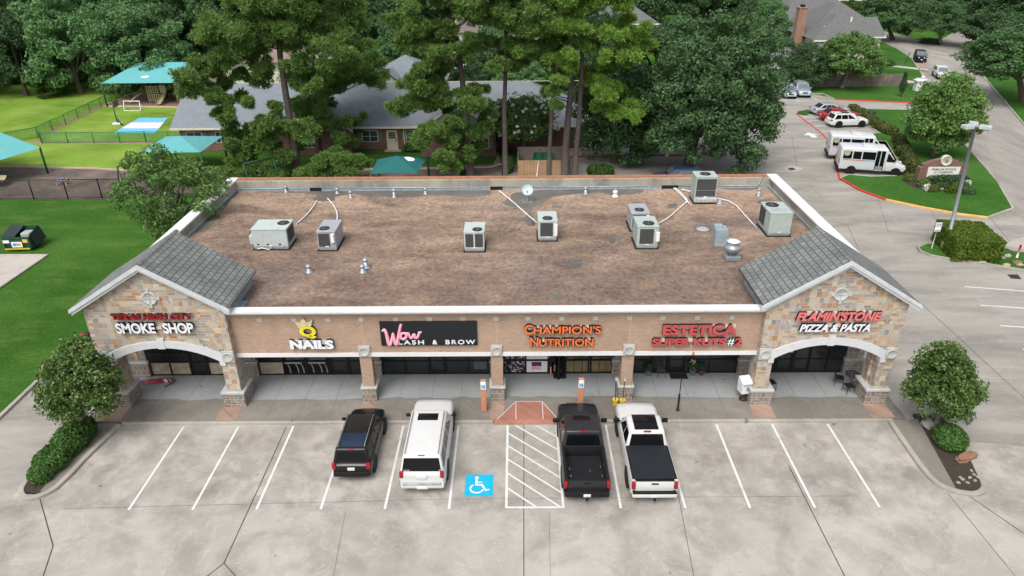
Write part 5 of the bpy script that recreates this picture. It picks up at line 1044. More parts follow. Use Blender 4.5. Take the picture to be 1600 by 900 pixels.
pane(c0, 'roof_tint', glassmat('roof_blue', (.015, .03, .07), .1), (-.6, -1.75, 1.662), (.6, -1.75, 1.662), (.6, -.8, 1.662), (-.6, -.8, 1.662), 0, 1, 0, 1, .004)
c1 = suv('parked_suv', 'large white SUV with roof rails and a sunroof parked beside the accessible stall', 'car', (-4.86, 3.72, 0), 0, P_wht, 5.72, 2.04, 1.89, 1.18, 1.14, .22, .12, -.445, -.485, .39, rails=m_chrome, roofglass=(.03, .09, .46), rearw=(.05, .95, .08, .86), group='cars parked in front of the shops', wr=.80)
boxpart(c1, 'number_plate_recess', m_plate, (0, -2.90, 1.0), (.44, .03, .18), .03); boxpart(c1, 'bumper_step', m_chrome, (0, -2.93, .66), (1.7, .12, .05), .02); boxpart(c1, 'tow_cover', P_wht, (0, -2.95, .46), (.5, .1, .12), .03)
for x in (-.72, -.58, .80): boxpart(c1, 'window_sticker', mat('sticker_pink', (.5, .18, .2), .6) if 'sticker_pink' not in MATS else MATS['sticker_pink'], (x, -2.765, 1.27), (.11, .012, .08), .003)
# ---- pickups
def pickup(name, label, loc, rz, P, L, W, H, cover, roofglass, group, trim):
    t = T(name, label, 'pickup truck', loc, rz, group); h = L/2; belt = 1.22; hz = 1.18; yc = -.10*L; q = MB()
    loft(q, [(yc, W*.5, .42, belt, .02), (.05*L, W*.5, .40, belt, .02), (.20*L, W*.5, .40, belt-.01, .03), (.27*L, W*.497, .40, hz, .05), (h-.6, W*.49, .42, hz-.03, .06), (h-.2, W*.47, .45, hz-.10, .05), (h-.05, W*.44, .48, hz-.22, .02), (h, W*.42, .55, hz-.34, 0)])
    autosm(q.build('body', P, t), 50)
    g = (W, belt-.02, H, .215*L, .115*L, -.085*L, -.115*L)
    q = MB(); green(q, *g, .92, .76); autosm(q.build('cabin', P, t), 50)
    cabin_glass(t, *g, .92, .76, ((.06, .46, (.02, 0)), (.50, .90, (0, -.14))), None, True, (.07, .93, .10, .82))
    # bed: floor, two walls, front wall, tailgate
    zt = 1.22; yb = -h+.10
    q = MB(); q.rbox((0, (yc+yb)/2, .62), (W*.9, yc-yb, .12), .02); q.build('bed_floor', trim, t)
    for s in (-1, 1):
        q = MB(); ys_ = [yb, yb+.15, yc-.02]; v = []
        for y in ys_: v += [(s*W*.485, y, .48), (s*W*.5, y, .80), (s*W*.495, y, zt-.12), (s*W*.47, y, zt), (s*W*.415, y, zt), (s*W*.40, y, zt-.06), (s*W*.40, y, .62)]
        q.raw(v, [(i*7+k, i*7+k+1, (i+1)*7+k+1, (i+1)*7+k) for i in range(2) for k in range(6)]+[(0, 1, 2, 3, 4, 5, 6), (20, 19, 18, 17, 16, 15, 14)], 0); autosm(fixn(q.build('bed_side', P, t)), 35)
        q = MB(); q.rbox((s*W*.443, (yc+yb)/2, zt+.008), (W*.05, yc-yb-.1, .02), .006); q.build('bed_rail_cap', m_plas, t)
        q = MB(); q.bb(s*W*.40-.006*s, s*W*.396-.012*s, yb, yc-.05, .66, zt-.05); q.build('bed_liner', trim, t)
    boxpart(t, 'bed_front_wall', trim, (0, yc-.06, .95), (W*.80, .06, .54), .01)
    boxpart(t, 'tailgate', P, (0, -h+.07, .90), (W*.80, .10, .62), .03); boxpart(t, 'tailgate_cap', m_plas, (0, -h+.07, zt+.005), (W*.80, .11, .03), .01)
    boxpart(t, 'tailgate_handle', m_plas, (0, -h+.012, 1.08), (.3, .03, .07), .01)
    boxpart(t, 'rear_bumper', m_plas if not cover else P, (0, -h-.04, .56), (W*.94, .24, .22), .05); boxpart(t, 'bumper_step', m_plas, (0, -h-.06, .68), (W*.7 if not cover else W*.92, .2, .04), .012)
    boxpart(t, 'number_plate', m_plate, (0, -h-.165, .56), (.31, .02, .15), .004); boxpart(t, 'tow_hitch', m_plas, (0, -h-.16, .40), (.12, .2, .1), .02)
    pair(t, 'tail_light', m_tail, (W*.445, -h+.05, .98), (.15, .12, .36), .03); pair(t, 'headlight', m_head, (W*.36, h-.10, hz-.36), (.3, .14, .2), .04)
    boxpart(t, 'grille', m_chrome, (0, h-.0, .85), (1.1, .06, .35), .03); boxpart(t, 'front_bumper', m_chrome, (0, h+.01, .52), (W*.86, .2, .26), .06)
    archs(t, W, (-h*.59, h*.62), .40); wheels(t, W, (-h*.59, h*.62), .40, m_rim, .27)
    mirrors(t, W/2-.02, .185*L, belt+.12, m_plas, (.28, .12, .22))
    q = MB(); q.raw([(-W*.42, .215*L+.02, belt+.012), (W*.42, .215*L+.02, belt+.012), (W*.40, .215*L+.17, hz+.045), (-W*.40, .215*L+.17, hz+.045)], [(0, 1, 2, 3)]); q.build('wiper_cowl', m_plas, t)
    boxpart(t, 'brake_light', m_tail, (0, -.085*L-.0, H-.012), (.34, .08, .04), .01)
    if roofglass: boxpart(t, 'sunroof', m_cg, (0, roofglass[0], H+.004), (roofglass[2], roofglass[1], .014), .004)
    if cover:
        mc = mat('cover_black', (.016, .019, .024), .5, spec=.25)
        for k in range(3):
            l = (yc-yb-.06)/3; q = MB(); q.rbox((0, yb+.03+l*(k+.5), zt+.035), (W*.87, l-.02, .05), .012); q.build('bed_cover', mc, t)
    return t
p0 = pickup('parked_pickup', 'dark graphite pickup with an open empty bed next to the hatched aisle', (2.22, 3.22, 0), 0, P_gry, 5.82, 2.03, 1.95, False, (.48, .34, .78), 'cars parked in front of the shops', mat('bed_grey', (.014, .015, .017), .6, spec=.2))
for x, y in ((-.70, -1.9), (.70, -1.75), (-.66, -2.35), (.72, -2.35), (.25, -1.72)):
    q = MB(); q.tube([(x, y-.06, .98 if abs(x) > .3 else .72), (x-.04*(1 if x > 0 else -1), y, 1.02 if abs(x) > .3 else .76), (x, y+.06, .98 if abs(x) > .3 else .72)], .022, 6); q.build('tie_down', m_chrome, p0)
q = MB(); q.raw([(-.03, -.42, 1.95), (.03, -.42, 1.95), (0, -.5, 1.95), (0, -.46, 2.08)], [(0, 1, 3), (1, 2, 3), (2, 0, 3)]); q.build('antenna_fin', m_plas, p0)
p1 = pickup('parked_pickup', 'white pickup with a black folding bed cover and a long glass roof', (5.08, 3.2, 0), 0, P_wht, 5.88, 2.03, 1.95, True, (.16, 1.10, 1.08), 'cars parked in front of the shops', m_plas)
boxpart(p1, 'tailgate_trim', m_trim if False else mat('silver_trim', (.45, .46, .47), .3, metal=.5), (0, -2.885, 1.04), (1.55, .03, .20), .01)
# ---- distant vehicles
def toy(px, py, z=0): return G(px, py, z)
suv('parked_suv', 'white crossover parked nearest in the row beside the clipped hedge', 'car', (39.6, 63.9, 0), rad(-86), P_wht, 4.65, 1.88, 1.66, 1.02, 1.02, .2, .08, -.40, -.47, .37, rails=m_plas, roofglass=(-.1, .2, .5), group='cars parked beside the clipped hedge', tail='h')
def sedan(label, loc, rz, P, group): return suv('parked_sedan', label, 'car', loc, rz, P, 4.8, 1.84, 1.45, .98, .96, .20, .05, -.25, -.40, .33, tail='h', rearw=(.08, .92, .1, .9), group=group)
sedan('dark red sedan parked between the white crossover and the silver sedan', (39.9, 67.0, 0), rad(-86), P_red, 'cars parked beside the clipped hedge'); sedan('silver sedan parked farthest along the hedge row', (39.9, 69.9, 0), rad(-86), P_sil, 'cars parked beside the clipped hedge')
suv('parked_suv', 'pale blue silver SUV facing the camera before the wooden fence', 'car', (*G2(1251, 148), 0), rad(172), P_slv2, 4.9, 1.92, 1.75, 1.08, 1.05, .2, .08, -.43, -.48, .36, glass=m_cgl, tail='h', rails=m_plas, group='cars parked by the wooden fence'); suv('parked_suv', 'light car half hidden by the big oak beside the pale blue SUV', 'car', (G(1229, 150)[0], G(1229, 150)[1], 0), rad(174), P_sil, 4.6, 1.85, 1.6, 1.02, .98, .2, .06, -.4, -.47, .34, glass=m_cgl, tail='h', group='cars parked by the wooden fence')
suv('driving_suv', 'white SUV driving down the street behind the round tree', 'car', (*G2(1469, 121), .008), rad(163), P_wht, 4.6, 1.85, 1.68, 1.05, 1.02, .2, .08, -.42, -.48, .36, glass=m_cgl, tail='h')
jp = T('offroad_car', 'black boxy off road car parked at the kerb of the street', 'car', (*G2(1436, 96), .008), rad(160)); q = MB(); loft(q, [(-2.0, .80, .5, 1.12, 0), (-1.9, .84, .45, 1.16, .0), (.5, .84, .45, 1.16, .0), (.6, .72, .45, 1.14, .04), (1.75, .62, .5, 1.08, .04), (1.9, .60, .55, 1.0, 0)]); autosm(q.build('body', P_blk, jp), 40)
q = MB(); green(q, 1.7, 1.12, 1.82, .62, .38, -1.9, -1.98, .96, .88, .05); autosm(q.build('cabin', P_blk, jp)); cabin_glass(jp, 1.7, 1.12, 1.82, .62, .38, -1.9, -1.98, .96, .88, ((.06, .46, (0, 0)), (.52, .92, (0, 0))), m_cg, False); pane(jp, 'windshield', m_cgl, (.816, .62, 1.12), (-.816, .62, 1.12), (-.748, .38, 1.82), (.748, .38, 1.82), .05, .95, .08, .9)
for s in (-1, 1): boxpart(jp, 'mudguard', m_plas, (s*.80, 1.45, .98), (.32, .9, .08), .03); boxpart(jp, 'mudguard', m_plas, (s*.88, -1.25, .98), (.14, .95, .08), .03)
boxpart(jp, 'front_bumper', m_plas, (0, 2.02, .62), (1.5, .22, .2), .04); boxpart(jp, 'number_plate', m_plate, (0, 2.14, .62), (.3, .02, .15), .004); pair(jp, 'headlight', m_head, (.42, 1.9, .92), (.2, .06, .2), .03); wheels(jp, 1.78, (-1.22, 1.42), .40, m_rimd); mirrors(jp, .86, .5, 1.25, m_plas)
suv('parked_suv', 'dark blue car half hidden under the big oak behind the rear parapet', 'car', (14.6, 42.4, 0), rad(92), paint('paint_navy', (.03, .05, .10)), 4.7, 1.85, 1.66, 1.05, 1.0, .2, .08, -.42, -.47, .35, glass=m_cgl, tail='h')
suv('parked_suv', 'white car far off between the tree crowns behind the school roof', 'car', (*G2(545, 69), 0), rad(90), P_wht, 4.7, 1.85, 1.66, 1.05, 1.0, .2, .08, -.42, -.47, .35, tail='h')
# ---- minibuses
m_busw = paint('paint_bus', (.55, .57, .59), 0, .35)
def minibus(label, loc, rz):
    t = T('minibus', label, 'minibus', loc, rz, 'white school minibuses'); W = 2.1; hh = 2.72; q = MB()
    q.rbox((0, -1.05, 1.55), (W, 4.3, 2.2), .16, 0, 3); autosm(q.build('body', m_busw, t), 40)
    q = MB(); loft(q, [(1.05, W*.49, .45, 1.45, .02), (1.7, W*.48, .42, 1.42, .03), (2.25, W*.46, .42, 1.18, .06), (2.75, W*.43, .44, 1.0, .05), (2.95, W*.38, .5, .85, .02)]); autosm(q.build('hood', m_busw, t), 45)
    q = MB(); green(q, W, 1.38, 2.45, 1.95, 1.12, .85, .8, .93, .82, .08); autosm(q.build('cab', m_busw, t)); pane(t, 'windshield', m_cgl, (.97, 1.95, 1.38), (-.97, 1.95, 1.38), (-.86, 1.12, 2.45), (.86, 1.12, 2.45), .06, .94, .08, .8)
    for s in (-1, 1):
        a = s*.98
        q = MB(); q.extr([(a, 1.05, 1.42), (a, 1.85, 1.42), (a*.93, 1.25, 2.15), (a*.93, 1.05, 2.2)], (s*.03, 0, 0)); fixn(q.build('cab_window', m_cg, t))
        for y0, y1 in ((-2.95, -2.15), (-2.05, -1.3), (-1.2, .0)): q = MB(); q.bb(s*W/2-.01, s*W/2+.012, y0, y1, 1.55, 2.3); q.build('side_window', m_cg, t)
    q = MB(); q.bb(W/2-.01, W/2+.02, .05, .82, .5, 2.45); d = q.build('entry_door', m_cg, t); q = MB(); q.bb(W/2+.02, W/2+.03, .40, .46, .5, 2.4); q.bb(W/2+.02, W/2+.03, .05, .82, .5, .56); q.build('door_frame', m_busw, d)
    for y in (.24, .62): q = MB(); q.bb(W/2+.021, W/2+.032, y-.12, y+.12, .6, .95); q.build('door_pane', mat('pane_grey', (.20, .25, .26), .3) if 'pane_grey' not in MATS else MATS['pane_grey'], d)
    q = MB(); q.bb(W/2-.01, W/2+.008, -2.9, -.9, 1.40, 1.47); q.build('stripe', m_pred2, t); q = MB(); q.bb(W/2-.01, W/2+.008, -.9, .04, 1.40, 1.47); q.build('stripe', m_sblue, t)
    q = MB(); q.bb(W/2-.01, W/2+.006, -2.1, -.3, 1.26, 1.32); q.build('lettering_band', mat('band_grey', (.45, .47, .49), .5) if 'band_grey' not in MATS else MATS['band_grey'], t)
    q = MB(); q.at((W/2+.013, -2.62, 2.12), ry=rad(90)); q.lathe([(.30, 0), (.30, .006), (.25, .008), (.24, .004), (.001, .004)], 20, caps=False); q.at(); q.build('round_emblem', mat('emblem_olive', (.34, .36, .26), .6) if 'emblem_olive' not in MATS else MATS['emblem_olive'], t)
    boxpart(t, 'rear_bumper', m_plas, (0, -3.22, .58), (W*.95, .16, .3), .05); boxpart(t, 'front_bumper', m_plas, (0, 2.92, .52), (W*.84, .2, .32), .06); pair(t, 'tail_light', m_tail, (.95, -3.2, 1.3), (.14, .06, .34), .02); pair(t, 'headlight', m_head, (.72, 2.72, .92), (.3, .28, .3), .06)
    boxpart(t, 'grille', m_plas, (0, 2.95, .82), (.9, .06, .22), .03); mirrors(t, 1.02, 1.75, 1.7, m_plas, (.2, .14, .36))
    boxpart(t, 'roof_unit', m_busw, (0, -.6, 2.70), (1.3, 1.1, .16), .06)
    archs(t, W, (-2.0, 2.05), .37); wheels(t, W, (-2.0, 2.05), .37); return t
m_pred2 = mat('stripe_red', (.45, .04, .04), .5)
minibus('white school minibus parked nearest, with a round emblem and dark glass door', (34.4, 45.65, 0), rad(-103)); minibus('white school minibus mostly hidden behind the nearest one', (35.2, 50.2, 0), rad(-103))
# ================================================================== SCHOOL, HOUSES, FENCES, PLAYGROUND, STREET THINGS
M_sroof = mat('school_roof', (.19, .215, .24), .9, var=.10, scale=1.5); M_sroof.node_tree.nodes['Principled BSDF'].inputs['Specular IOR Level'].default_value = .1
M_hroof = mat('house_roof', (.12, .125, .125), .9, var=.15, scale=2); M_broof = mat('house_roof_brown', (.20, .15, .135), .9, var=.15, scale=2)
M_sbrick = brickmat('school_brick', [(0, (.15, .068, .055)), (.5, (.20, .09, .072)), (1, (.24, .115, .09))], (.22, .17, .14)); M_cream = mat('cream_trim', (.60, .56, .44), .7); M_hwall = mat('house_siding', (.55, .56, .54), .8); M_hwallb = mat('house_wall_buff', (.38, .30, .23), .8, var=.15); M_hbrick = brickmat('house_brick', [(0, (.28, .13, .08)), (1, (.38, .2, .13))], (.3, .25, .2))
M_win = glassmat('house_glass', (.05, .07, .08), .08); M_wfr = mat('window_white', (.70, .71, .70), .6); M_shut = mat('shutter_olive', (.16, .18, .15), .7)
def hip(mb, x0, x1, y0, y1, z0, z1, ridge='x', hipl=True, hipr=True, t=.12, mi=0):
    if ridge == 'x':
        d = (y1-y0)/2; a = x0+(d if hipl else 0); b = x1-(d if hipr else 0); ym = (y0+y1)/2
        P = [(x0, y0, z0), (x1, y0, z0), (x1, y1, z0), (x0, y1, z0), (a, ym, z1), (b, ym, z1)]
    else:
        d = (x1-x0)/2; a = y0+(d if hipl else 0); b = y1-(d if hipr else 0); xm = (x0+x1)/2
        P = [(x1, y0, z0), (x1, y1, z0), (x0, y1, z0), (x0, y0, z0), (xm, a, z1), (xm, b, z1)]
    f = [(0, 1, 5, 4), (2, 3, 4, 5), (1, 2, 5), (3, 0, 4), (0, 3, 2, 1)]
    mb.raw(P, f, mi)
def building(name, label, loc): return T(name, label, 'building' if 'school' in name else 'house', loc)
def wpart(mb, name, m, par): return fixn(mb.build(name, m, par, world=True))
def window(par, x0, x1, z0, z1, y, shutters=False, glass=None):
    q = MB(); q.bb(x0-.06, x1+.06, y-.05, y+.02, z0-.06, z1+.06); w = wpart(q, 'window', M_wfr, par); w['_w'] = (par.location.x, par.location.y, par.location.z)
    q = MB(); xm = (x0+x1)/2; zm = (z0+z1)/2
    for a, b in ((x0, xm-.03), (xm+.03, x1)):
        for c, d in ((z0, zm-.02), (zm+.02, z1)): q.bb(a, b, y-.06, y-.03, c, d)
    q.build('pane', glass or M_win, w, world=True)
    if shutters:
        for a in (x0-.50, x1+.10): q = MB(); q.bb(a, a+.40, y-.04, y+.01, z0-.04, z1+.04); wpart(q, 'shutter', M_shut, par)
sc = building('school_building', 'long low brick school with a grey gabled roof behind the tall pines', (-16, 61, 0))
q = MB(); q.bb(-38, 6.5, 55, 66, 0, 2.75); q.raw([(-38, 55, 2.75), (-38, 66, 2.75), (-38, 60.5, 6.0)], [(0, 1, 2)]); wpart(q, 'wall', M_sbrick, sc)
q = MB(); hip(q, -38.6, 7.2, 54.2, 66.8, 2.72, 6.3, 'x', False, True); wpart(q, 'roof', M_sroof, sc)
q = MB(); q.bb(-38.6, 7.2, 54.1, 54.22, 2.55, 2.75); q.bb(-38.5, 6.7, 60.44, 60.56, 6.29, 6.33); wpart(q, 'gutter', M_cream, sc)
for (c, hw, yf, zt) in ((-21.8, 3.5, 52.6, 5.3), (-6.9, 4.3, 51.6, 5.9)):
    q = MB(); q.bb(c-hw+.3, c+hw-.3, yf+.4, 55.5, 0, 2.7); q.extr([(c-hw+.3, yf+.4, 2.7), (c+hw-.3, yf+.4, 2.7), (c, yf+.4, zt-.25)], (0, .2, 0)); wpart(q, 'gable_wall', M_sbrick, sc)
    q = MB(); hip(q, c-hw, c+hw, yf, 60.5, 2.74, zt, 'y', False, False); wpart(q, 'gable_roof', M_sroof, sc)
    q = MB()
    for d in (-1, 1): q.extr([(c, yf-.05, zt+.06), (c+d*hw*1.02, yf-.05, 2.74), (c+d*hw*1.02, yf-.05, 2.54), (c, yf-.05, zt-.16)], (0, .12, 0))
    wpart(q, 'rake_board', M_cream, sc)
q = MB(); hip(q, -19.0, -9.0, 61.0, 71.0, 5.7, 8.5, 'x', True, True); wpart(q, 'tower_roof', M_sroof, sc); q = MB(); q.bb(-18.4, -9.6, 61.6, 70.4, 3, 5.7); wpart(q, 'tower_wall', M_cream, sc)
q = MB(); q.extr([(-17.2, 60.4, 5.9), (-13.6, 60.4, 5.9), (-15.4, 60.4, 7.25)], (0, 3.2, 0)); wpart(q, 'dormer', M_cream, sc); q = MB()
for d in (-1, 1): q.extr([(-15.4, 60.2, 7.36), (-15.4+d*2.0, 60.2, 5.95), (-15.4+d*2.0, 63.8, 5.95), (-15.4, 63.8, 7.36)], (0, 0, .08))
wpart(q, 'dormer_roof', M_sroof, sc)
for x0, x1 in ((-37.2, -35.6), (-34.0, -33.0), (-17.75, -16.1), (-12.9, -11.4), (-31, -29.4)): window(sc, x0, x1, .95, 2.1, 54.98, True)
window(sc, -23.6, -22.2, .9, 2.0, 52.98); window(sc, -4.9, -3.7, .95, 2.05, 51.98, True)
q = MB(); q.bb(-15.1, -13.9, 54.93, 55.02, 0, 2.2); d = wpart(q, 'door', M_cream, sc); d['_w'] = (-16, 61, 0)
q = MB()
for i in range(3):
    for j in range(3): q.bb(-14.82+i*.24, -14.62+i*.24, 54.91, 54.95, 1.25+j*.24, 1.45+j*.24)
q.build('door_pane', M_dark, d, world=True); q = MB(); q.ball((-14.05, 54.9, 1.05), .05, 8, 6); q.bb(-14.1, -14.0, 54.9, 54.95, .95, 1.3); q.build('handle', M_dark, d, world=True)
for x in (-13.2, -25.2, -18.7): q = MB(); q.bb(x, x+.12, 54.85, 54.97, 0, 2.6); wpart(q, 'downpipe', M_cream, sc)
q = MB(); q.bb(7.0, 12, 60.2, 60.5, 0, 2.4); tag(q.build('low_wall', M_hwall), 'pale wall beyond the pine trunks beside the school drive', 'wall')
# houses -----------------------------------------------------------------
def house(name, label, x0, x1, y0, y1, zw, zr, wall, roof, parts=(), ridge='x'):
    h = building(name, label, ((x0+x1)/2, (y0+y1)/2, 0)); q = MB(); q.bb(x0+.5, x1-.5, y0+.5, y1-.5, 0, zw); wpart(q, 'wall', wall, h)
    q = MB(); hip(q, x0, x1, y0, y1, zw-.02, zr, ridge); wpart(q, 'roof', roof, h); q = MB(); q.bb(x0-.04, x1+.04, y0-.05, y0+.06, zw-.2, zw); wpart(q, 'gutter', M_wfr, h); return h
# two storey house at the corner of the street
h1 = house('brick_house', 'two storey grey roofed corner house with pale upper wall behind the trimmed trees', 47.5, 60.5, 101, 117, 5.3, 9.9, M_hwall, M_hroof, ridge='y')
q = MB(); hip(q, 47.3, 57.6, 97.6, 112, 5.32, 8.6, 'y', True, False); wpart(q, 'front_roof', M_hroof, h1); q = MB(); q.bb(47.8, 57.2, 98.1, 101.5, 0, 5.3); wpart(q, 'front_wall', M_hwall, h1); q = MB(); q.bb(47.3, 57.6, 97.5, 97.65, 5.1, 5.32); wpart(q, 'gutter', M_wfr, h1)
q = MB(); q.bb(47.75, 57.25, 98.0, 98.12, 0, 2.4); wpart(q, 'brick_skirt', M_hbrick, h1)
q = MB(); hip(q, 56, 62.6, 105.5, 114.5, 4.9, 7.4, 'x', False, False); wpart(q, 'wing_roof', M_hroof, h1); q = MB(); q.bb(57, 62.0, 106, 114, 0, 4.9); wpart(q, 'wing_wall', M_hwall, h1); q = MB(); q.bb(57.6, 62.6, 105.4, 105.55, 4.7, 4.92); wpart(q, 'gutter', M_wfr, h1)
for x in (50.2, 53.4): window(h1, x, x+1.5, .9, 2.2, 97.98); window(h1, x, x+1.4, 3.2, 4.5, 98.08)
window(h1, 59, 60.6, 1.2, 2.8, 105.98)
q = MB(); q.bb(46.2, 47.6, 103, 104.4, 0, 9.6); q.bb(46.1, 47.7, 102.9, 104.5, 9.6, 9.75); wpart(q, 'chimney', M_hbrick, h1); q = MB(); q.bb(46.6, 47.2, 103.4, 104.0, 9.75, 10.15); wpart(q, 'chimney_pot', M_dark, h1)
for x, y, z in ((55.5, 104, 7.6), (50, 101, 6.6)): q = MB(); q.bb(x-.1, x+.1, y-.1, y+.1, z-.8, z+.5); wpart(q, 'roof_vent', M_wfr, h1)
h2 = house('buff_house', 'taller buff house with a dark grey roof behind the corner house', 48, 66, 119.5, 134, 5.7, 10.6, M_hwallb, M_hroof); window(h2, 49.5, 51, 1, 2.6, 119.98)
h3 = house('garage', 'low white garage with a grey hipped roof behind the wooden fence', 34, 46.2, 88.5, 101, 2.7, 5.6, M_hwall, M_hroof)
h4 = house('brown_roof_house', 'cream house with a pinkish brown roof behind the left pines', -50, -27, 92, 106, 4.2, 8.6, M_cream, M_broof); q = MB(); hip(q, -44, -34, 88, 99, 4.1, 7.4, 'y', True, False); wpart(q, 'gable_roof', M_broof, h4); q = MB(); q.bb(-43.5, -34.5, 88.6, 93, 0, 4.1); wpart(q, 'front_wall', M_cream, h4)
h5 = house('white_house', 'white two storey house with a pale brown gabled roof among the trees', -17, -7.5, 105, 117, 3.2, 5.5, M_hwall, mat('house_roof_pale', (.26, .23, .22), .9, var=.12, scale=2))
q = MB(); q.bb(-12.2, -7.4, 106, 114, 0, 6.0); q.extr([(-12.2, 106, 6.0), (-7.4, 106, 6.0), (-9.8, 106, 8.2)], (0, .3, 0)); wpart(q, 'gable_wall', M_hwall, h5); q = MB(); hip(q, -12.8, -6.8, 105.5, 116, 5.9, 8.7, 'y', False, True); wpart(q, 'gable_roof', MATS['house_roof_pale'], h5); window(h5, -11.4, -10.5, 3.9, 5.4, 105.95)
h6 = house('far_house', 'grey roofed house peeping out above the big oak', 14, 27, 122, 134, 5.2, 9.0, M_hwall, M_hroof); h7 = house('far_house', 'buff roofed house glimpsed between the pines right of the white house', -2, 8, 120, 130, 4.5, 8.0, M_hwallb, MATS['house_roof_pale']); h8 = house('far_house', 'pale house mostly hidden in the trees at the end of the street', 72, 90, 168, 180, 5, 8.6, M_hwallb, M_hroof)
h9 = house('far_house', 'pale cottage hidden among the trees on the far left', -84, -72, 96, 106, 3.4, 6.5, M_hwallb, M_broof)
# fences -----------------------------------------------------------------
M_wood = brickmat('fence_boards', [(0, (.20, .175, .15)), (.5, (.27, .24, .21)), (1, (.22, .18, .15))], (.07, .06, .05), .14, 4, .012, blotch=.4); M_woodn = brickmat('fence_boards_new', [(0, (.33, .21, .11)), (1, (.42, .28, .15))], (.12, .08, .05), .14, 4, .01)
f = T('wooden_fence', 'weathered board fence between the parking lot and the corner house', 'fence', (47, 86.9, 0))
q = MB()
rn = random.Random(2)
for i in range(136): x = 35+i*.165; h = 1.9+rn.uniform(-.04, .04); q.bb(x-.078, x+.078, 86.95+rn.uniform(-.012, .012), 86.98, .05, h)
wpart(q, 'boards', M_wood, f); q = MB(); q.bb(35, 57.4, 87.0, 87.06, .4, .5); q.bb(35, 57.4, 87.0, 87.06, 1.5, 1.6); wpart(q, 'rail', M_wood, f)
def chain(name, label, pts, h, m, mm, n=None, r=.05, posts=None):
    P = [Vector((a, b, 0)) for a, b in pts]; f = T(name, label, 'fence', P[0]); q = MB(); w_ = MB(); tot = 0
    for a, b in zip(P, P[1:]):
        l = (b-a).length; k = max(1, round(l/(n or 3))); w_.tube([tuple(a+Vector((0, 0, h))), tuple(b+Vector((0, 0, h)))], r*.6, 6); w_.tube([tuple(a+Vector((0, 0, .08))), tuple(b+Vector((0, 0, .08)))], r*.4, 5)
        q.raw([(a.x, a.y, .05), (b.x, b.y, .05), (b.x, b.y, h), (a.x, a.y, h)], [(0, 1, 2, 3)])
        for i in range(k+1):
            c = a+(b-a)*i/k; p = MB(); p.tube([(c.x, c.y, 0), (c.x, c.y, h+.06)], r, 7); wpart(p, 'post', m, f)
    wpart(w_, 'rail', m, f); q.build('mesh_panel', mm, f, world=True); return f
m_gp = mat('fence_green', (.015, .13, .055), .5); m_gm = chainmat('chain_green', (.02, .20, .08), .38); m_bp = mat('fence_blk', (.012, .013, .013), .5); m_bm = chainmat('chain_black', (.02, .02, .02), .28)
chain('chain_fence', 'green chain link fence running diagonally along the playing field edge', [(-65, 53), G2(60, 215), G2(190, 152), G2(232, 136)], 1.25, m_gp, m_gm, 3.4)
chain('chain_fence', 'green chain link fence crossing in front of the painted court', [G2(60, 216), G2(66, 224), (-43.9, 58.7), (-38.4, 58.5)], 1.25, m_gp, m_gm, 3.3)
chain('chain_fence', 'black chain link fence between the mulch playground and the near lawn', [(-66, 39.2), (-48.46, 39.3), (-39.04, 39.45), (-29, 39.6)], 1.85, m_bp, m_bm, 3.1, .055)
chain('chain_fence', 'tall thin black fence at the right edge of the school garden', [(-2.1, 45), (-2.1, 55)], 2.2, m_bp, m_bm, 5); 
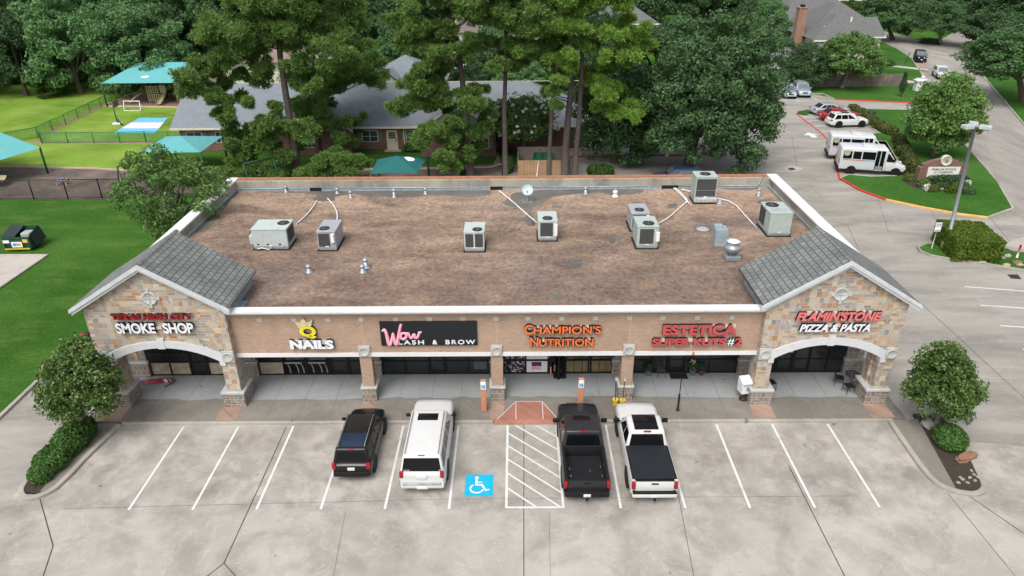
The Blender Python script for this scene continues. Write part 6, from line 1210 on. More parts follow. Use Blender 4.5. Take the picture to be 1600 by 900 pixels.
# dumpster enclosure behind the building
e = T('fence_enclosure', 'board fence pen round a green dumpster behind the rear parapet', 'fence', (2, 46, 0)); q = MB(); q.bb(-.6, 3.6, 44.6, 44.68, 0, 1.75); wpart(q, 'boards', M_woodn, e); q = MB(); q.bb(-.6, -.52, 44.69, 49.5, 0, 1.75); q.bb(-.51, 4.5, 49.4, 49.48, 0, 1.75); q.bb(4.5, 4.58, 44.69, 49.5, 0, 1.75); wpart(q, 'boards', M_wood, e)
m_dg = mat('dumpster_green', (.012, .075, .04), .45, dirt=(.03, .06, .04)); m_dl = mat('dumpster_lid', (.02, .03, .03), .5)
def dumpster(label, loc, rz, open_=True, stick=True):
    t = T('dumpster', label, 'dumpster', loc, rz); L, D, H = 2.1, 1.5, 1.15; q = MB()
    v = [(-L/2, -D/2, .15), (L/2, -D/2, .15), (L/2, D/2, .15), (-L/2, D/2, .15), (-L/2, -D/2-.1, H), (L/2, -D/2-.1, H), (L/2, D/2, H+.35), (-L/2, D/2, H+.35)]
    q.raw(v, [(0, 3, 2, 1), (0, 1, 5, 4), (1, 2, 6, 5), (2, 3, 7, 6), (3, 0, 4, 7)]); q.raw([(a*.94, b*.94, c) for a, b, c in v[4:]]+[(a*.92, b*.9, .3) for a, b, c in v[:4]], [(0, 4, 5, 1), (1, 5, 6, 2), (2, 6, 7, 3), (3, 7, 4, 0), (4, 7, 6, 5)])
    for x in (-.95, -.3, .35, .95): q.bb(x-.04, x+.04, -D/2-.13, -D/2-.0, .2, H-.05)
    q.bb(-L/2-.06, L/2+.06, -D/2-.16, -D/2-.1, H-.06, H+.03)
    for s in (-1, 1): q.bb(s*L/2-.02, s*L/2+.13, -.5, .5, .6, .78)
    q.build('bin', m_dg, t); q = MB(); q.raw([(-L/2, -D/2-.1, H+.02), (0, -D/2-.1, H+.02), (0, D/2, H+.38), (-L/2, D/2, H+.38)], [(0, 1, 2, 3)]); q.raw([(-L/2, -D/2-.1, H+.06), (0, -D/2-.1, H+.06), (0, D/2, H+.42), (-L/2, D/2, H+.42)], [(0, 1, 2, 3)])
    for k in range(4): q.bb(-L/2+.1+k*.25, -L/2+.16+k*.25, -D/2+.1, D/2-.1, H+.2, H+.24) if False else None
    q.build('lid', m_dl if stick else m_dg, t)
    if not open_: q = MB(); q.extr([(.02, -D/2-.1, H+.02), (L/2, -D/2-.1, H+.02), (L/2, D/2, H+.38), (.02, D/2, H+.38)], (0, 0, .05)); q.build('lid', m_dg, t)
    if stick:
        q = MB(); q.bb(L/2-.04, L/2+.35, -.1, D/2+.2, .55, 1.45); q.M = Matrix.Identity(4)
        q = MB(); q.raw([(L/2+.02, -D/2, H+.05), (L/2+.32, -D/2+.1, .35), (L/2+.32, D/2, .5), (L/2+.02, D/2, H+.33)], [(0, 1, 2, 3)]); q.build('lid', m_dl, t)
        q = MB(); q.bb(-.38, .42, -D/2-.15, -D/2-.132, .35, .80); s_ = q.build('sticker', m_signw, t); q = MB(); q.bb(-.28, .02, -D/2-.156, -D/2-.151, .48, .68); q.build('mark', m_sblue, s_); q = MB(); q.bb(.04, .32, -D/2-.156, -D/2-.151, .48, .68); q.build('mark', mat('mark_gold', (.5, .35, .05), .5), s_)
        q = MB(); q.bb(-.95, -.48, -D/2-.16, -D/2-.14, .72, .95); q.build('sticker', m_signw, t); q = MB(); q.bb(.52, .9, -D/2-.16, -D/2-.14, .72, 1.0); q.build('sticker', mat('sticker_gold', (.6, .42, .1), .5), t); q = MB(); q.bb(-.98, .9, -D/2-.16, -D/2-.14, .17, .28); q.build('base_stripe', m_byel, t)
        q = MB(); q.rbox((.5, 0, 1.1), (.7, .8, .4), .1); q.build('rubbish_bag', mat('bag_grey', (.35, .37, .36), .6), t)
    else: 
        for k in range(3): q = MB(); q.bb(-L/2+.2+k*.7, -L/2+.26+k*.7, -D/2, D/2, H+.4, H+.45); q.build('lid_rib', m_dl, t)
    return t
dumpster('dark green dumpster with an open lid and white stickers on the left lawn', (-39.3, 28.3, 0), rad(3)); dumpster('green dumpster inside the board fence pen', (2.0, 47.2, 0), rad(-8), False, False)
# shade sails ------------------------------------------------------------
m_teal = mat('sail_teal', (.11, .37, .39), .8, var=.08); m_teald = mat('sail_teal_dark', (.014, .12, .125), .8, var=.08); m_pole = mat('pole_green', (.008, .07, .035), .5)
def sail(label, top, low, posts, m, emblem=None):
    t = T('shade_canopy', label, 'shade canopy', (posts[0][0], posts[0][1], 0)); q = MB(); n = len(low); k = len(top)
    v = low+top; fs = []
    if k == 1: fs = [(i, (i+1) % n, n) for i in range(n)]
    else: fs = [(0, 1, n+1, n), (1, 2, n+1), (2, 3, n, n+1), (3, 0, n)]
    q.raw(v, fs); o = wpart(q, 'canopy', m, t)
    for p in posts: q = MB(); q.tube([(p[0], p[1], 0), (p[0], p[1], p[2])], .10, 8); wpart(q, 'post', m_pole, t)
    if emblem: q = MB(); c = emblem; q.raw([tuple(Vector(c[0])+Vector(c[1])*math.cos(a)+Vector(c[2])*math.sin(a)) for a in [2*math.pi*i/20 for i in range(20)]], [tuple(range(20))]); wpart(q, 'emblem', m_signw, t)
    return t
lo = [(-58.2, 77.6, 3.2), (-47.6, 77.6, 3.2), (-44.8, 88, 3.2), (-58, 88, 3.2)]
tp = [(-55.3, 83.6, 5.0), (-48.8, 83.6, 5.0)]
n_ = (Vector(lo[1])-Vector(lo[0])).cross(Vector(tp[0])-Vector(lo[0])).normalized(); ec = Vector(lerp(lerp(lo[0], lo[1], .50), lerp(tp[0], tp[1], .45), .28))+n_*.03
sail('large turquoise hip roofed shade canopy over the play structure', tp, lo, [(a, b, c) for a, b, c in lo], m_teal, (ec, Vector((.55, 0, 0)), (Vector(tp[0])-Vector(lo[0])).cross(Vector((1, 0, 0))).cross(n_).normalized()*0 + (Vector(lerp(tp[0], tp[1], .5))-Vector(lerp(lo[0], lo[1], .5))).normalized()*.35))
sail('turquoise shade sail cut by the left edge over the mulch', [(-54, 48, 4.6)], [(-48.4, 46.9, 2.75), (-52, 41.6, 2.2), (-60, 42, 2.8), (-60, 52, 3.1)], [(-48.6, 47.1, 2.8), (-60, 42, 2.8), (-60, 52, 3.1)], m_teal)
sail('small turquoise sail half hidden behind the leafy tree', [(-34.6, 47.8, 3.6)], [(-37.6, 45, 2.7), (-31.6, 45, 2.7), (-31.6, 51, 2.7), (-37.6, 51, 2.7)], [(-37.6, 45, 2.7), (-31.6, 45, 2.7), (-31.6, 51, 2.7), (-37.6, 51, 2.7)], m_teal)
lo = [(-14.0, 39.6, 2.15), (-9.7, 39.6, 2.2), (-9.3, 43.4, 2.45), (-14.0, 43.4, 2.35)]; tp = [(-11.9, 42.0, 3.1)]
sail('dark teal peaked shade canopy just behind the rear parapet', tp, lo, [(-14, 39.6, 2.15), (-9.7, 39.6, 2.2), (-9.2, 43.5, 2.6), (-14, 43.4, 2.35)], m_teald, (Vector((-10.75, 42.0, 2.78)), Vector((.5, 0, -.12)), Vector((.1, .42, .04))))
# play structure under the large canopy
m_beige = mat('play_beige', (.36, .31, .18), .6, var=.2); m_pgreen = mat('play_green', (.01, .05, .03), .5)
t = T('play_structure', 'beige and green climbing frame with a slide under the large canopy', 'play structure', (-51.5, 81.5, 0))
for x in (-53.6, -51.7, -49.6, -47.8):
    for y in (80.3, 82.3): q = MB(); q.tube([(x, y, 0), (x, y, 3.0)], .07, 7); wpart(q, 'post', m_pgreen, t)
q = MB(); q.bb(-53.6, -47.8, 80.3, 82.3, 1.15, 1.25); wpart(q, 'deck', m_pgreen, t)
for x0, z0 in ((-53.5, 1.3), (-53.5, .15), (-49.4, 1.3), (-49.4, .15)):
    q = MB()
    for k in range(6): q.bb(x0+k*.3, x0+k*.3+.16, 80.2, 80.26, z0, z0+.95)
    q.bb(x0-.05, x0+1.7, 80.19, 80.27, z0+.9, z0+1.0); q.bb(x0-.05, x0+1.7, 80.19, 80.27, z0-.02, z0+.08); wpart(q, 'panel', m_beige, t)
q = MB(); q.extr([(-51.5, 80.2, 1.25), (-50.8, 80.2, 1.25), (-50.8, 78.6, .3), (-50.8, 78.1, .25), (-51.5, 78.1, .25), (-51.5, 78.6, .3)], (0, 0, -.06))
for x in (-51.5, -50.8): q.extr([(x, 80.2, 1.25), (x, 78.6, .3), (x, 78.1, .25), (x, 78.1, .45), (x, 78.6, .5), (x, 80.2, 1.5)], (.05, 0, 0))
q.bb(-51.6, -50.7, 80.2, 80.28, 1.3, 2.4); wpart(q, 'slide', m_beige, t); q = MB(); q.tube([(-54.2, 80.2, 1.3), (-55, 79.6, .9), (-55.7, 79.0, .2)], .12, 7); wpart(q, 'climber', m_beige, t)
# soccer goal, basketball hoop, swings, slide, toys
t = T('soccer_goal', 'small white soccer goal on the lawn before the large canopy', 'soccer goal', (-53.6, 75.9, 0)); q = MB(); w, h, d = 1.15, 1.15, .75
q.tube([(-54.75, 75.8, 0), (-54.75, 75.8, h), (-52.45, 75.6, h), (-52.45, 75.6, 0)], .06, 7); q.tube([(-54.75, 75.8, 0), (-54.45, 74.9, .03), (-52.1, 74.7, .03), (-52.45, 75.6, 0)], .05, 7); q.tube([(-54.75, 75.8, h), (-54.45, 74.9, .03)], .045, 7); q.tube([(-52.45, 75.6, h), (-52.1, 74.7, .03)], .045, 7); wpart(q, 'goal_frame', m_signw, t)
t = T('basketball_hoop', 'portable basketball hoop with a white base beside the painted court', 'basketball hoop', (-51.6, 67.4, 0)); q = MB(); q.rbox((-51.6, 67.4, .1), (1.1, .7, .2), .06); wpart(q, 'base', m_signw, t); q = MB(); q.tube([(-51.6, 67.4, .1), (-51.7, 67.5, 2.4)], .07, 7); q.tube([(-51.6, 67.4, .8), (-50.7, 66.7, .15)], .12, 6); wpart(q, 'pole', m_pole, t); q = MB(); q.rbox((-51.5, 67.9, 2.5), (.12, 1.2, .8), .02); wpart(q, 'backboard', mat('board_brown', (.12, .06, .045), .5), t); q = MB(); q.tube([(-51.0+.25*math.cos(a), 67.8+.25*math.sin(a), 2.2) for a in [2*math.pi*k/16 for k in range(17)]], .02, 5); wpart(q, 'rim', m_signw, t)
def swing(label, a, b, h):
    t = T('swing_set', label, 'swing set', (a[0], a[1], 0)); A, B = Vector((*a, h)), Vector((*b, h)); dx = (B-A).normalized(); nx = Vector((-dx.y, dx.x, 0))
    q = MB(); q.tube([tuple(A), tuple(B)], .07, 8); wpart(q, 'beam', m_pole, t)
    for P in (A, B):
        for s in (-1, 1): q = MB(); q.tube([tuple(P), tuple(P+nx*s*.8-Vector((0, 0, h)))], .06, 7); wpart(q, 'leg', m_pole, t)
    for f_ in (.3, .7):
        c = A+(B-A)*f_; q = MB()
        for s in (-.22, .22): q.tube([tuple(c+dx*s), tuple(c+dx*s-Vector((0, 0, h-.5)))], .012, 5)
        q.rbox(tuple(c-Vector((0, 0, h-.48))), (.5, .2, .04), .01); wpart(q, 'swing_seat', m_iron, t)
swing('green swing set on the mulch left of the leafy tree', (-39.3, 43.6), (-36.3, 46.6), 1.75); swing('green swing frame on the mulch behind the rear left parapet corner', (-26.2, 41.5), (-24.0, 43.4), 2.6)
t = T('slide', 'beige curved slide on the mulch cut by the left edge', 'slide', (-52, 43, 0)); q = MB(); P = smoothp([(-54.5, 1.7), (-53.2, 1.5), (-52.2, .9), (-51.2, .65), (-50.3, .6)], 2)
for i in range(len(P)-1):
    (a, za), (b, zb) = P[i], P[i+1]
    for k in range(6):
        u0, u1 = k/6, (k+1)/6; f_ = lambda u: (42.3+1.3*u, .35*(2*u-1)**2)
        q.raw([(a, f_(u0)[0], za+f_(u0)[1]), (b, f_(u0)[0], zb+f_(u0)[1]), (b, f_(u1)[0], zb+f_(u1)[1]), (a, f_(u1)[0], za+f_(u1)[1])], [(0, 1, 2, 3)], 0, True)
wpart(q, 'chute', m_beige, t); q = MB(); q.bb(-51, -50.9, 42.8, 42.9, 0, .6); q.bb(-53.2, -53.1, 42.8, 42.9, 0, 1.4); wpart(q, 'leg', m_pole, t)
t = T('play_table', 'small tan toddler play table on the mulch behind the black fence', 'play table', (*G2(99, 288), 0)); q = MB(); q.rbox((0, 0, .5), (1.0, .6, .14), .05); q.build('tabletop', mat('play_tan', (.42, .33, .22), .6), t); q = MB(); q.rbox((0, 0, .6), (.7, .35, .12), .04); q.build('tray', mat('play_blue', (.10, .14, .30), .5), t)
for s in (-1, 1):
    for k in (-1, 1): q = MB(); q.tube([(s*.4, k*.22, .45), (s*.48, k*.28, 0)], .06, 6); q.build('leg', MATS['play_tan'], t)
def plastic_chair(x, y, label, m, rz=0, nm='toy_chair'):
    t = T(nm, label, 'chair', (x, y, 0), rz); q = MB(); q.rbox((0, 0, .38), (.5, .5, .06), .02); q.build('seat', m, t); q = MB(); q.rbox((0, .24, .66), (.5, .06, .55), .03); q.build('backrest', m, t)
    for s in (-1, 1):
        for k in (-1, 1): q = MB(); q.tube([(s*.2, k*.2, .38), (s*.22, k*.22, 0)], .04, 6); q.build('leg', m, t)
plastic_chair(*G2(554, 272), 'blue plastic lawn chair left of the teal canopy', mat('plastic_blue', (.10, .20, .50), .5), 2.6); plastic_chair(*G2(487, 234), 'red plastic chair on the school patio', mat('plastic_red', (.45, .03, .03), .5), 2.6)
t = T('play_toy', 'yellow plastic ride on toy beside the school downpipe', 'toy', (*G2(519, 238), 0)); q = MB(); q.rbox((0, 0, .5), (.6, .6, .7), .15); q.rbox((0, .1, 1.0), (.4, .4, .45), .12); q.build('body', mat('plastic_yellow', (.65, .40, .01), .5), t)
t = T('storage_box', 'cream plastic storage box against the school wall', 'storage box', (*G2(538, 239), 0)); q = MB(); q.rbox((0, 0, .6), (1.0, .6, 1.2), .05); q.build('box', M_cream, t); q = MB(); q.rbox((0, 0, 1.23), (1.06, .66, .08), .03); q.build('lid', M_cream, t)
t = T('trash_bin', 'dark green bin beside the pine trunk behind the rear parapet', 'trash bin', (*G2(723, 276), 0)); q = MB(); q.lathe([(.28, 0), (.34, .85), (.36, .88)], 14); q.build('bin', m_pgreen, t); q = MB(); q.at((0, 0, .88)); q.lathe([(.37, 0), (.3, .12), (.001, .18)], 14); q.at(); q.build('lid', m_pgreen, t)
# street things on the right --------------------------------------------
t = T('lamp_post', 'tall grey lamp post with three box heads beside the clipped hedge', 'street lamp', (31.6, 26.5, 0), 0)
LEAN = -.42; q = MB(); q.lathe([(.36, .0), (.36, .65), (.30, .75), (.13, .76)], 18); q.build('base', M_kerb, t); q = MB(); q.tube([(0, 0, .7), (LEAN, 0, 9.45)], [.14, .11], 12); q.build('pole', mat('lamp_grey', (.23, .245, .26), .4, metal=.3), t)
m_lh = mat('lamp_head', (.42, .46, .47), .4)
for i, a in enumerate((rad(195), rad(70), rad(-35))):
    c, s = math.cos(a), math.sin(a); q = MB(); q.at((c*.62+LEAN, s*.62, 9.47), rz=a); q.rbox((0, 0, 0), (.74, .52, .25), .03); q.box((-.4, 0, -.02), (.3, .08, .08)); q.at(); hd = q.build('lamp_head', m_lh, t); q = MB(); q.at((c*.62+LEAN, s*.62, 9.33), rz=a); q.box((0, 0, 0), (.6, .4, .03)); q.at(); q.build('lens', m_head, hd)
t = T('parking_sign', 'small white notice sign on a thin pole beside the hedge', 'sign', (*G2(1455, 390), .1)); q = MB(); q.tube([(0, 0, 0), (.02, 0, 1.6)], .035, 7); q.build('post', mat('post_pale', (.45, .52, .52), .5), t); q = MB(); q.rbox((.03, -.04, 1.75), (.46, .03, .72), .01); pl = q.build('sign_plate', m_signw, t)
q = MB(); q.bb(-.14, -.02, -.062, -.056, 1.94, 2.04); q.bb(.06, .2, -.062, -.056, 1.94, 2.04); q.bb(-.15, .2, -.062, -.056, 1.45, 1.50); q.build('mark', mat('ink_purple', (.16, .10, .22), .6), pl); q = MB(); q.bb(-.17, .23, -.062, -.056, 1.82, 1.87); q.build('mark', m_pred2, pl)
t = T('marker_post', 'short red and white marker post on the hedge island', 'post', (*G2(1588, 404), .1)); q = MB(); q.tube([(0, 0, 0), (0, 0, .55)], .07, 8); q.build('lower_tube', m_signw, t); q = MB(); q.tube([(0, 0, .55), (0, 0, .98)], .072, 8); q.build('upper_tube', M_pred, t)
m_grate = brickmat('grate', [(0, (.02, .022, .026)), (1, (.03, .032, .036))], (.07, .07, .075), .6, .05, .01)
for nm, pts in (('dark square drain grate at the kerb beside the marker post', ((1561, 397), (1572, 388), (1592, 396), (1580, 402))), ('dark drain grate in the gutter below the hedge island', ((1574, 429), (1590, 429), (1596, 436), (1580, 435))), ('small drain grate in a pale apron right of the big oak', ((1231, 263), (1239, 262), (1243, 265), (1235, 266)))):
    q = MB(); P = [G(a, b, .02) for a, b in pts]; q.extr(P, (0, 0, .012)); tag(fixn(q.build('drain_grate', m_grate)), nm, 'drain')
sheet('concrete_apron', [G2(1218, 263), G2(1236, 258), G2(1256, 263), G2(1243, 269)], .008, M_pad); sheet('concrete_apron', [G2(1566, 382), G2(1640, 400), G2(1640, 370), G2(1600, 370)], .012, M_pad)
# school monument sign
t = T('monument_sign', 'brick school sign with a white panel and a round clock like emblem', 'sign', (39.45, 42.0, .1)); q = MB(); A = [(-2.0, 0), (2.0, 0), (2.0, 1.75)]+[(2.0-4*i/12, 1.75+.55*math.sin(math.pi*i/12)) for i in range(1, 12)]+[(-2.0, 1.75)]
q.extr([(a, 0, b) for a, b in A], (0, .5, 0)); fixn(q.build('brick_wall', M_sbrick, t)); q = MB(); q.bb(-1.5, 1.5, -.05, 0, .45, 1.55); pn = q.build('sign_panel', mat('panel_cream', (.66, .66, .60), .6), t)
def plain_text(par, s, x0, x1, z0, z1, y, m):
    o = letters(par, s, x0+par.location.x, x1+par.location.x, z0+par.location.z, z1+par.location.z, y+par.location.y, .012, m, m, .01); return o
m_ink = mat('ink_green', (.05, .06, .05), .6)
plain_text(t, 'PRIMROSE SCHOOL', -1.15, 1.15, 1.22, 1.42, -.052, m_ink); plain_text(t, 'AT CHAMPIONS', -.85, .85, .95, 1.13, -.052, m_ink); q = MB(); q.bb(-1.0, 1.0, -.058, -.052, .68, .71); q.build('rule_line', m_ink, t)
q = MB(); q.at((0, -.02, 2.15), rx=rad(90)); q.lathe([(.5, -.3), (.5, .06), (.44, .09), (.42, .06), (.001, .07)], 26); q.at(); em = q.build('round_emblem', mat('emblem_stone', (.50, .50, .42), .7), t); q = MB(); q.at((0, -.115, 2.15), rx=rad(90)); 
for k in range(5): q.at((.12*math.cos(k*1.257), -.1, 2.15+.12*math.sin(k*1.257)), rx=rad(90)); q.lathe([(.09, 0), (.07, .02), (.001, .025)], 8)
q.at(); q.build('flower_mark', mat('emblem_mark', (.20, .21, .17), .7), em)
for s in (-1, 1): q = MB(); q.at((s*2.12, .25, 0)); q.box((0, 0, .75), (.3, .6, 1.5)); q.at(); q.build('end_pier', M_sbrick, t)
# white object by the kerb of the street and the small sign beside the hedge row
t = T('stone_pillar', 'group of white stone entry pillars half hidden by the round street tree', 'pillar', (*G2(1436, 142), 0)); q = MB(); q.rbox((0, 0, .7), (1.6, 1.0, 1.4), .08); q.rbox((.9, 1.6, .6), (1.0, 1.0, 1.2), .08); q.build('pillar', M_cap, t); q = MB(); q.rbox((0, 0, 1.5), (1.9, 1.3, .2), .05); q.rbox((.9, 1.6, 1.35), (1.3, 1.3, .18), .05); q.ball((1.0, 1.6, 1.65), .26, 10, 8); q.build('pillar_cap', M_cap, t)
t = T('utility_box', 'small dark green rounded box on the lawn behind the hedge row', 'utility box', (*G2(1361, 184), .1)); q = MB(); q.rbox((0, 0, .5), (.9, .6, 1.0), .25); q.build('box', mat('box_green', (.02, .07, .06), .5), t)
t = T('mail_post', 'thin dark post leaning on the corner house lawn', 'post', (*G2(1413, 101), .1)); q = MB(); q.tube([(0, 0, 0), (.5, 0, 1.9)], .06, 6); q.build('pole', m_iron, t)
# rocks
def rock(x, y, z, s, m, label, group, seed):
    rn = random.Random(seed); q = MB(); bm = bmesh.new(); bmesh.ops.create_icosphere(bm, subdivisions=2, radius=1)
    for v in bm.verts: v.co = Vector((v.co.x*s[0], v.co.y*s[1], v.co.z*s[2]))*(1+rn.uniform(-.22, .22))
    bm.verts.index_update(); q.raw([tuple(v.co) for v in bm.verts], [[v.index for v in f.verts] for f in bm.faces]); bm.free(); o = q.build('rock', m); o.location = (x, y, z); o.rotation_euler = (0, 0, rn.uniform(0, 3)); return tag(o, label, 'rock', group)
m_rk = mat('rock_tan', (.42, .33, .26), .9, var=.3, scale=5, dirt=(.25, .2, .17)); m_rk2 = mat('rock_rust', (.22, .125, .078), .9, var=.3, scale=4); m_rk3 = mat('rock_pale', (.30, .28, .255), .9, var=.25, scale=6)
g_ = G2(1512, 722); rock(g_[0]-.1, g_[1]+.1, .2, (.62, .26, .2), m_rk2, 'long rusty flat rock in the right island bed', 'rocks', 1)
rn = random.Random(8)
for i, (px, py, s) in enumerate(((1574, 402, .26), (1562, 405, .3), (1588, 413, .33), (1572, 417, .3), (1550, 409, .3), (1556, 403, .2), (1594, 417, .25), (1535, 413, .25))):
    g_ = G2(px, py); rock(g_[0], g_[1], .16, (s, s*.7, s*.4), (m_rk, m_rk3, m_rk2)[i % 3], 'rough stone lying on the grass between hedge and marker post', 'landscape stones on the hedge island', 20+i)
for i, (px, py) in enumerate(((1524, 747), (1518, 752), (1507, 755), (1500, 760), (1514, 760), (1526, 757), (1520, 741), (1503, 752), (1530, 751))):
    g_ = G2(px, py); rock(g_[0]-.05, g_[1]+.1, .13, (.09, .07, .05), m_rk3, 'small pale stone at the tip of the right island bed', 'small stones in the right island', 40+i)
for i, (px, py) in enumerate(((52, 752), (56, 745), (50, 745), (60, 758))):
    g_ = G2(px, py); rock(g_[0]+.05, g_[1]+.1, .13, (.10, .07, .05), m_rk3, 'small pale stone at the tip of the left island bed', 'small stones in the left island', 60+i)
g_ = G2(1448, 668); rock(g_[0], g_[1], .2, (.36, .3, .26), m_rk3, 'grey boulder at the foot of the right island tree', 'rocks', 77)
for i, (px, py, s) in enumerate(((1425, 262, .5), (1470, 298, .35), (1462, 299, .25))): g_ = G2(px, py); rock(g_[0], g_[1], .2, (s*.5, s*.4, s*.3), m_rk3, 'pale rock in the flower bed of the school sign', 'rocks by the school sign', 80+i)
# ================================================================== TREES AND PLANTS
def quadmesh(name, V):
    n = len(V); me = bpy.data.meshes.new(name); me.vertices.add(4*n); me.vertices.foreach_set('co', V.astype(np.float32).ravel())
    me.loops.add(4*n); me.loops.foreach_set('vertex_index', np.arange(4*n, dtype=np.int32)); me.polygons.add(n); me.polygons.foreach_set('loop_start', np.arange(n, dtype=np.int32)*4)
    me.update(calc_edges=True); return me
def unit(a): return a/np.maximum(np.linalg.norm(a, axis=-1, keepdims=True), 1e-9)
def cards(P, N, l, w, rs, jit=.9):
    """leaf-shaped cards at P, facing roughly N"""
    n = len(P); N = unit(N+rs.normal(0, jit, (n, 3))); U = unit(np.cross(N, rs.normal(0, 1, (n, 3)))); W_ = np.cross(N, U)
    L_ = (l*rs.uniform(.65, 1.35, (n, 1))); Wd = (w*rs.uniform(.65, 1.35, (n, 1)))
    return np.stack([P-U*L_, P+W_*Wd+U*L_*.15, P+U*L_, P-W_*Wd+U*L_*.15], 1)
def clump_leaves(C, R, per, l, w, rs, flat=.7, jit=.9):
    """C (k,3) clump centres, R (k,) radii"""
    k = len(C); idx = np.repeat(np.arange(k), per); n = len(idx); d = unit(rs.normal(0, 1, (n, 3))); r = rs.uniform(.35, 1.0, (n, 1))**.5
    ph = np.sin(d[:, :1]*4+idx[:, None]*1.7)*np.sin(d[:, 1:2]*5+idx[:, None])*.22
    off = d*(r+ph)*R[idx][:, None]; off[:, 2] *= flat
    return cards(C[idx]+off, d+np.array([0, 0, .35]), l, w, rs, jit)
def crown_mesh(name, rad_, nclump, cr, per, l, w, seed, inner=.35, flat=.75, low=-.75, lump=.2):
    rs = np.random.RandomState(seed); d = unit(rs.normal(0, 1, (nclump*2, 3))); d = d[d[:, 2] > low][:nclump]; k = len(d)
    r = rs.uniform(inner, 1, k)**.45; ph = np.sin(d[:, 0]*3+seed)*np.cos(d[:, 1]*4+seed*2)+np.sin(d[:, 2]*5+seed*.7)*.6
    r = r*(1+lump*ph); C = d*r[:, None]*np.array(rad_); R = cr*rs.uniform(.65, 1.3, k); return quadmesh(name, clump_leaves(C, R, per, l, w, rs, flat)), C, R
m_bark = mat('bark_brown', (.10, .078, .062), .95, var=.35, scale=5); m_barkp = mat('bark_pine', (.075, .060, .056), .95, var=.4, scale=3); m_barkg = mat('bark_grey', (.17, .15, .135), .95, var=.3, scale=5)
LF_oak = leafmat('leaf_oak', [(0, (.026, .065, .024)), (.45, (.066, .138, .054)), (1, (.145, .245, .095))], trans=.3); LF_wood = leafmat('leaf_wood', [(0, (.045, .112, .042)), (.45, (.112, .235, .090)), (1, (.24, .38, .15))], trans=.38)
LF_light = leafmat('leaf_light', [(0, (.03, .075, .012)), (.45, (.075, .15, .03)), (1, (.17, .27, .06))]); LF_pine = leafmat('needle_pine', [(0, (.055, .125, .034)), (.45, (.14, .25, .062)), (1, (.27, .39, .10))], .6, .3)
LF_pinel = leafmat('needle_pine_light', [(0, (.075, .165, .03)), (.45, (.17, .31, .055)), (1, (.30, .44, .09))], .6, .32); LF_mag = leafmat('leaf_glossy', [(0, (.026, .062, .014)), (.4, (.066, .125, .026)), (.8, (.135, .205, .052)), (1, (.21, .17, .06))], .35, .2, .45)
LF_left = leafmat('leaf_left', [(0, (.044, .108, .028)), (.45, (.115, .22, .056)), (1, (.24, .36, .11))], trans=.3); LF_hedge = leafmat('leaf_hedge', [(0, (.025, .055, .008)), (.45, (.075, .125, .014)), (1, (.16, .21, .025))]); LF_shrub = leafmat('leaf_shrub', [(0, (.022, .062, .014)), (.45, (.055, .135, .028)), (1, (.12, .23, .055))])
LF_hedged = leafmat('leaf_hedge_dark', [(0, (.03, .05, .012)), (.5, (.085, .11, .026)), (1, (.17, .175, .05))]); LF_flw = leafmat('petal_white', [(0, (.5, .5, .46)), (1, (.75, .75, .70))], .7, .2); LF_flr = leafmat('petal_red', [(0, (.35, .02, .04)), (1, (.6, .07, .12))], .7, .2)
def trunk_mesh(t, pts, rs_, limbs, m, seg=8):
    q = MB(); q.tube(pts, rs_, seg)
    for L_, a, b in limbs: q.tube(L_, [a+(b-a)*i/(len(L_)-1) for i in range(len(L_))], 6)
    return q.build('trunk', m, t)
def limbset(base, C, n, r0, seed):
    rn = random.Random(seed); out = []; idx = rn.sample(range(len(C)), min(n, len(C)))
    for i in idx:
        b = Vector(base); c = Vector(C[i]); mid = b.lerp(c, .5)+Vector((rn.uniform(-.3, .3), rn.uniform(-.3, .3), -.12*(c-b).length*rn.random())); out.append(([tuple(b), tuple(mid), tuple(c)], r0*.5, r0*.12))
    return out
def add_crown(t, me, m, loc=(0, 0, 0), scale=(1, 1, 1), rz=0, name='crown'):
    if not me.materials: me.materials.append(m)
    o = bpy.data.objects.new(name, me); COL.objects.link(o); o.parent = t; o.location = loc; o.scale = scale; o.rotation_euler = (0, 0, rz)
    if me.materials[0] != m: o.material_slots[0].link = 'OBJECT'; o.material_slots[0].material = m
    return o
PROTO = [crown_mesh('crown', (1, 1, 1), 120, .21, 190, .036, .021, 100+i) for i in range(5)]
PROTOW = [crown_mesh('crown', (1, 1, 1), 110, .22, 200, .038, .023, 200+i, lump=.28) for i in range(4)]
def tree_at(x, y, H, cx, cy, cz, rx, ry, rz, m, label, group=None, seed=0, name='leafy_tree', bark=None, tr=None, protos=None):
    me, C, R = (protos or PROTO)[seed % len(protos or PROTO)]; t = T(name, label, 'tree', (x, y, 0), 0, group); rn = random.Random(seed); tr = tr or .05*rx+.08
    top = (cx-x, cy-y, cz-rz*.2); limbs = []
    rot = rn.uniform(0, 6.28); ca, sa = math.cos(rot), math.sin(rot)
    for i in rn.sample(range(len(C)), 7):
        c = C[i]*.85; p = (cx-x+(c[0]*ca-c[1]*sa)*rx, cy-y+(c[0]*sa+c[1]*ca)*ry, cz+c[2]*rz*.8+.1*rz); b = lerp((0, 0, 0), top, .55); mid = lerp(b, p, .5); limbs.append(([b, (mid[0], mid[1], mid[2]-.1*rz), p], tr*.5, tr*.1))
    trunk_mesh(t, [(0, 0, -.05), lerp((0, 0, 0), top, .3), lerp((0, 0, 0), top, .6), top], [tr*1.35, tr, tr*.8, tr*.5], limbs, bark or m_bark)
    add_crown(t, me, m, (cx-x, cy-y, cz), (rx, ry, rz), rot); return t
def dist(p): return float((np.array(p)-CP) @ AX_F)
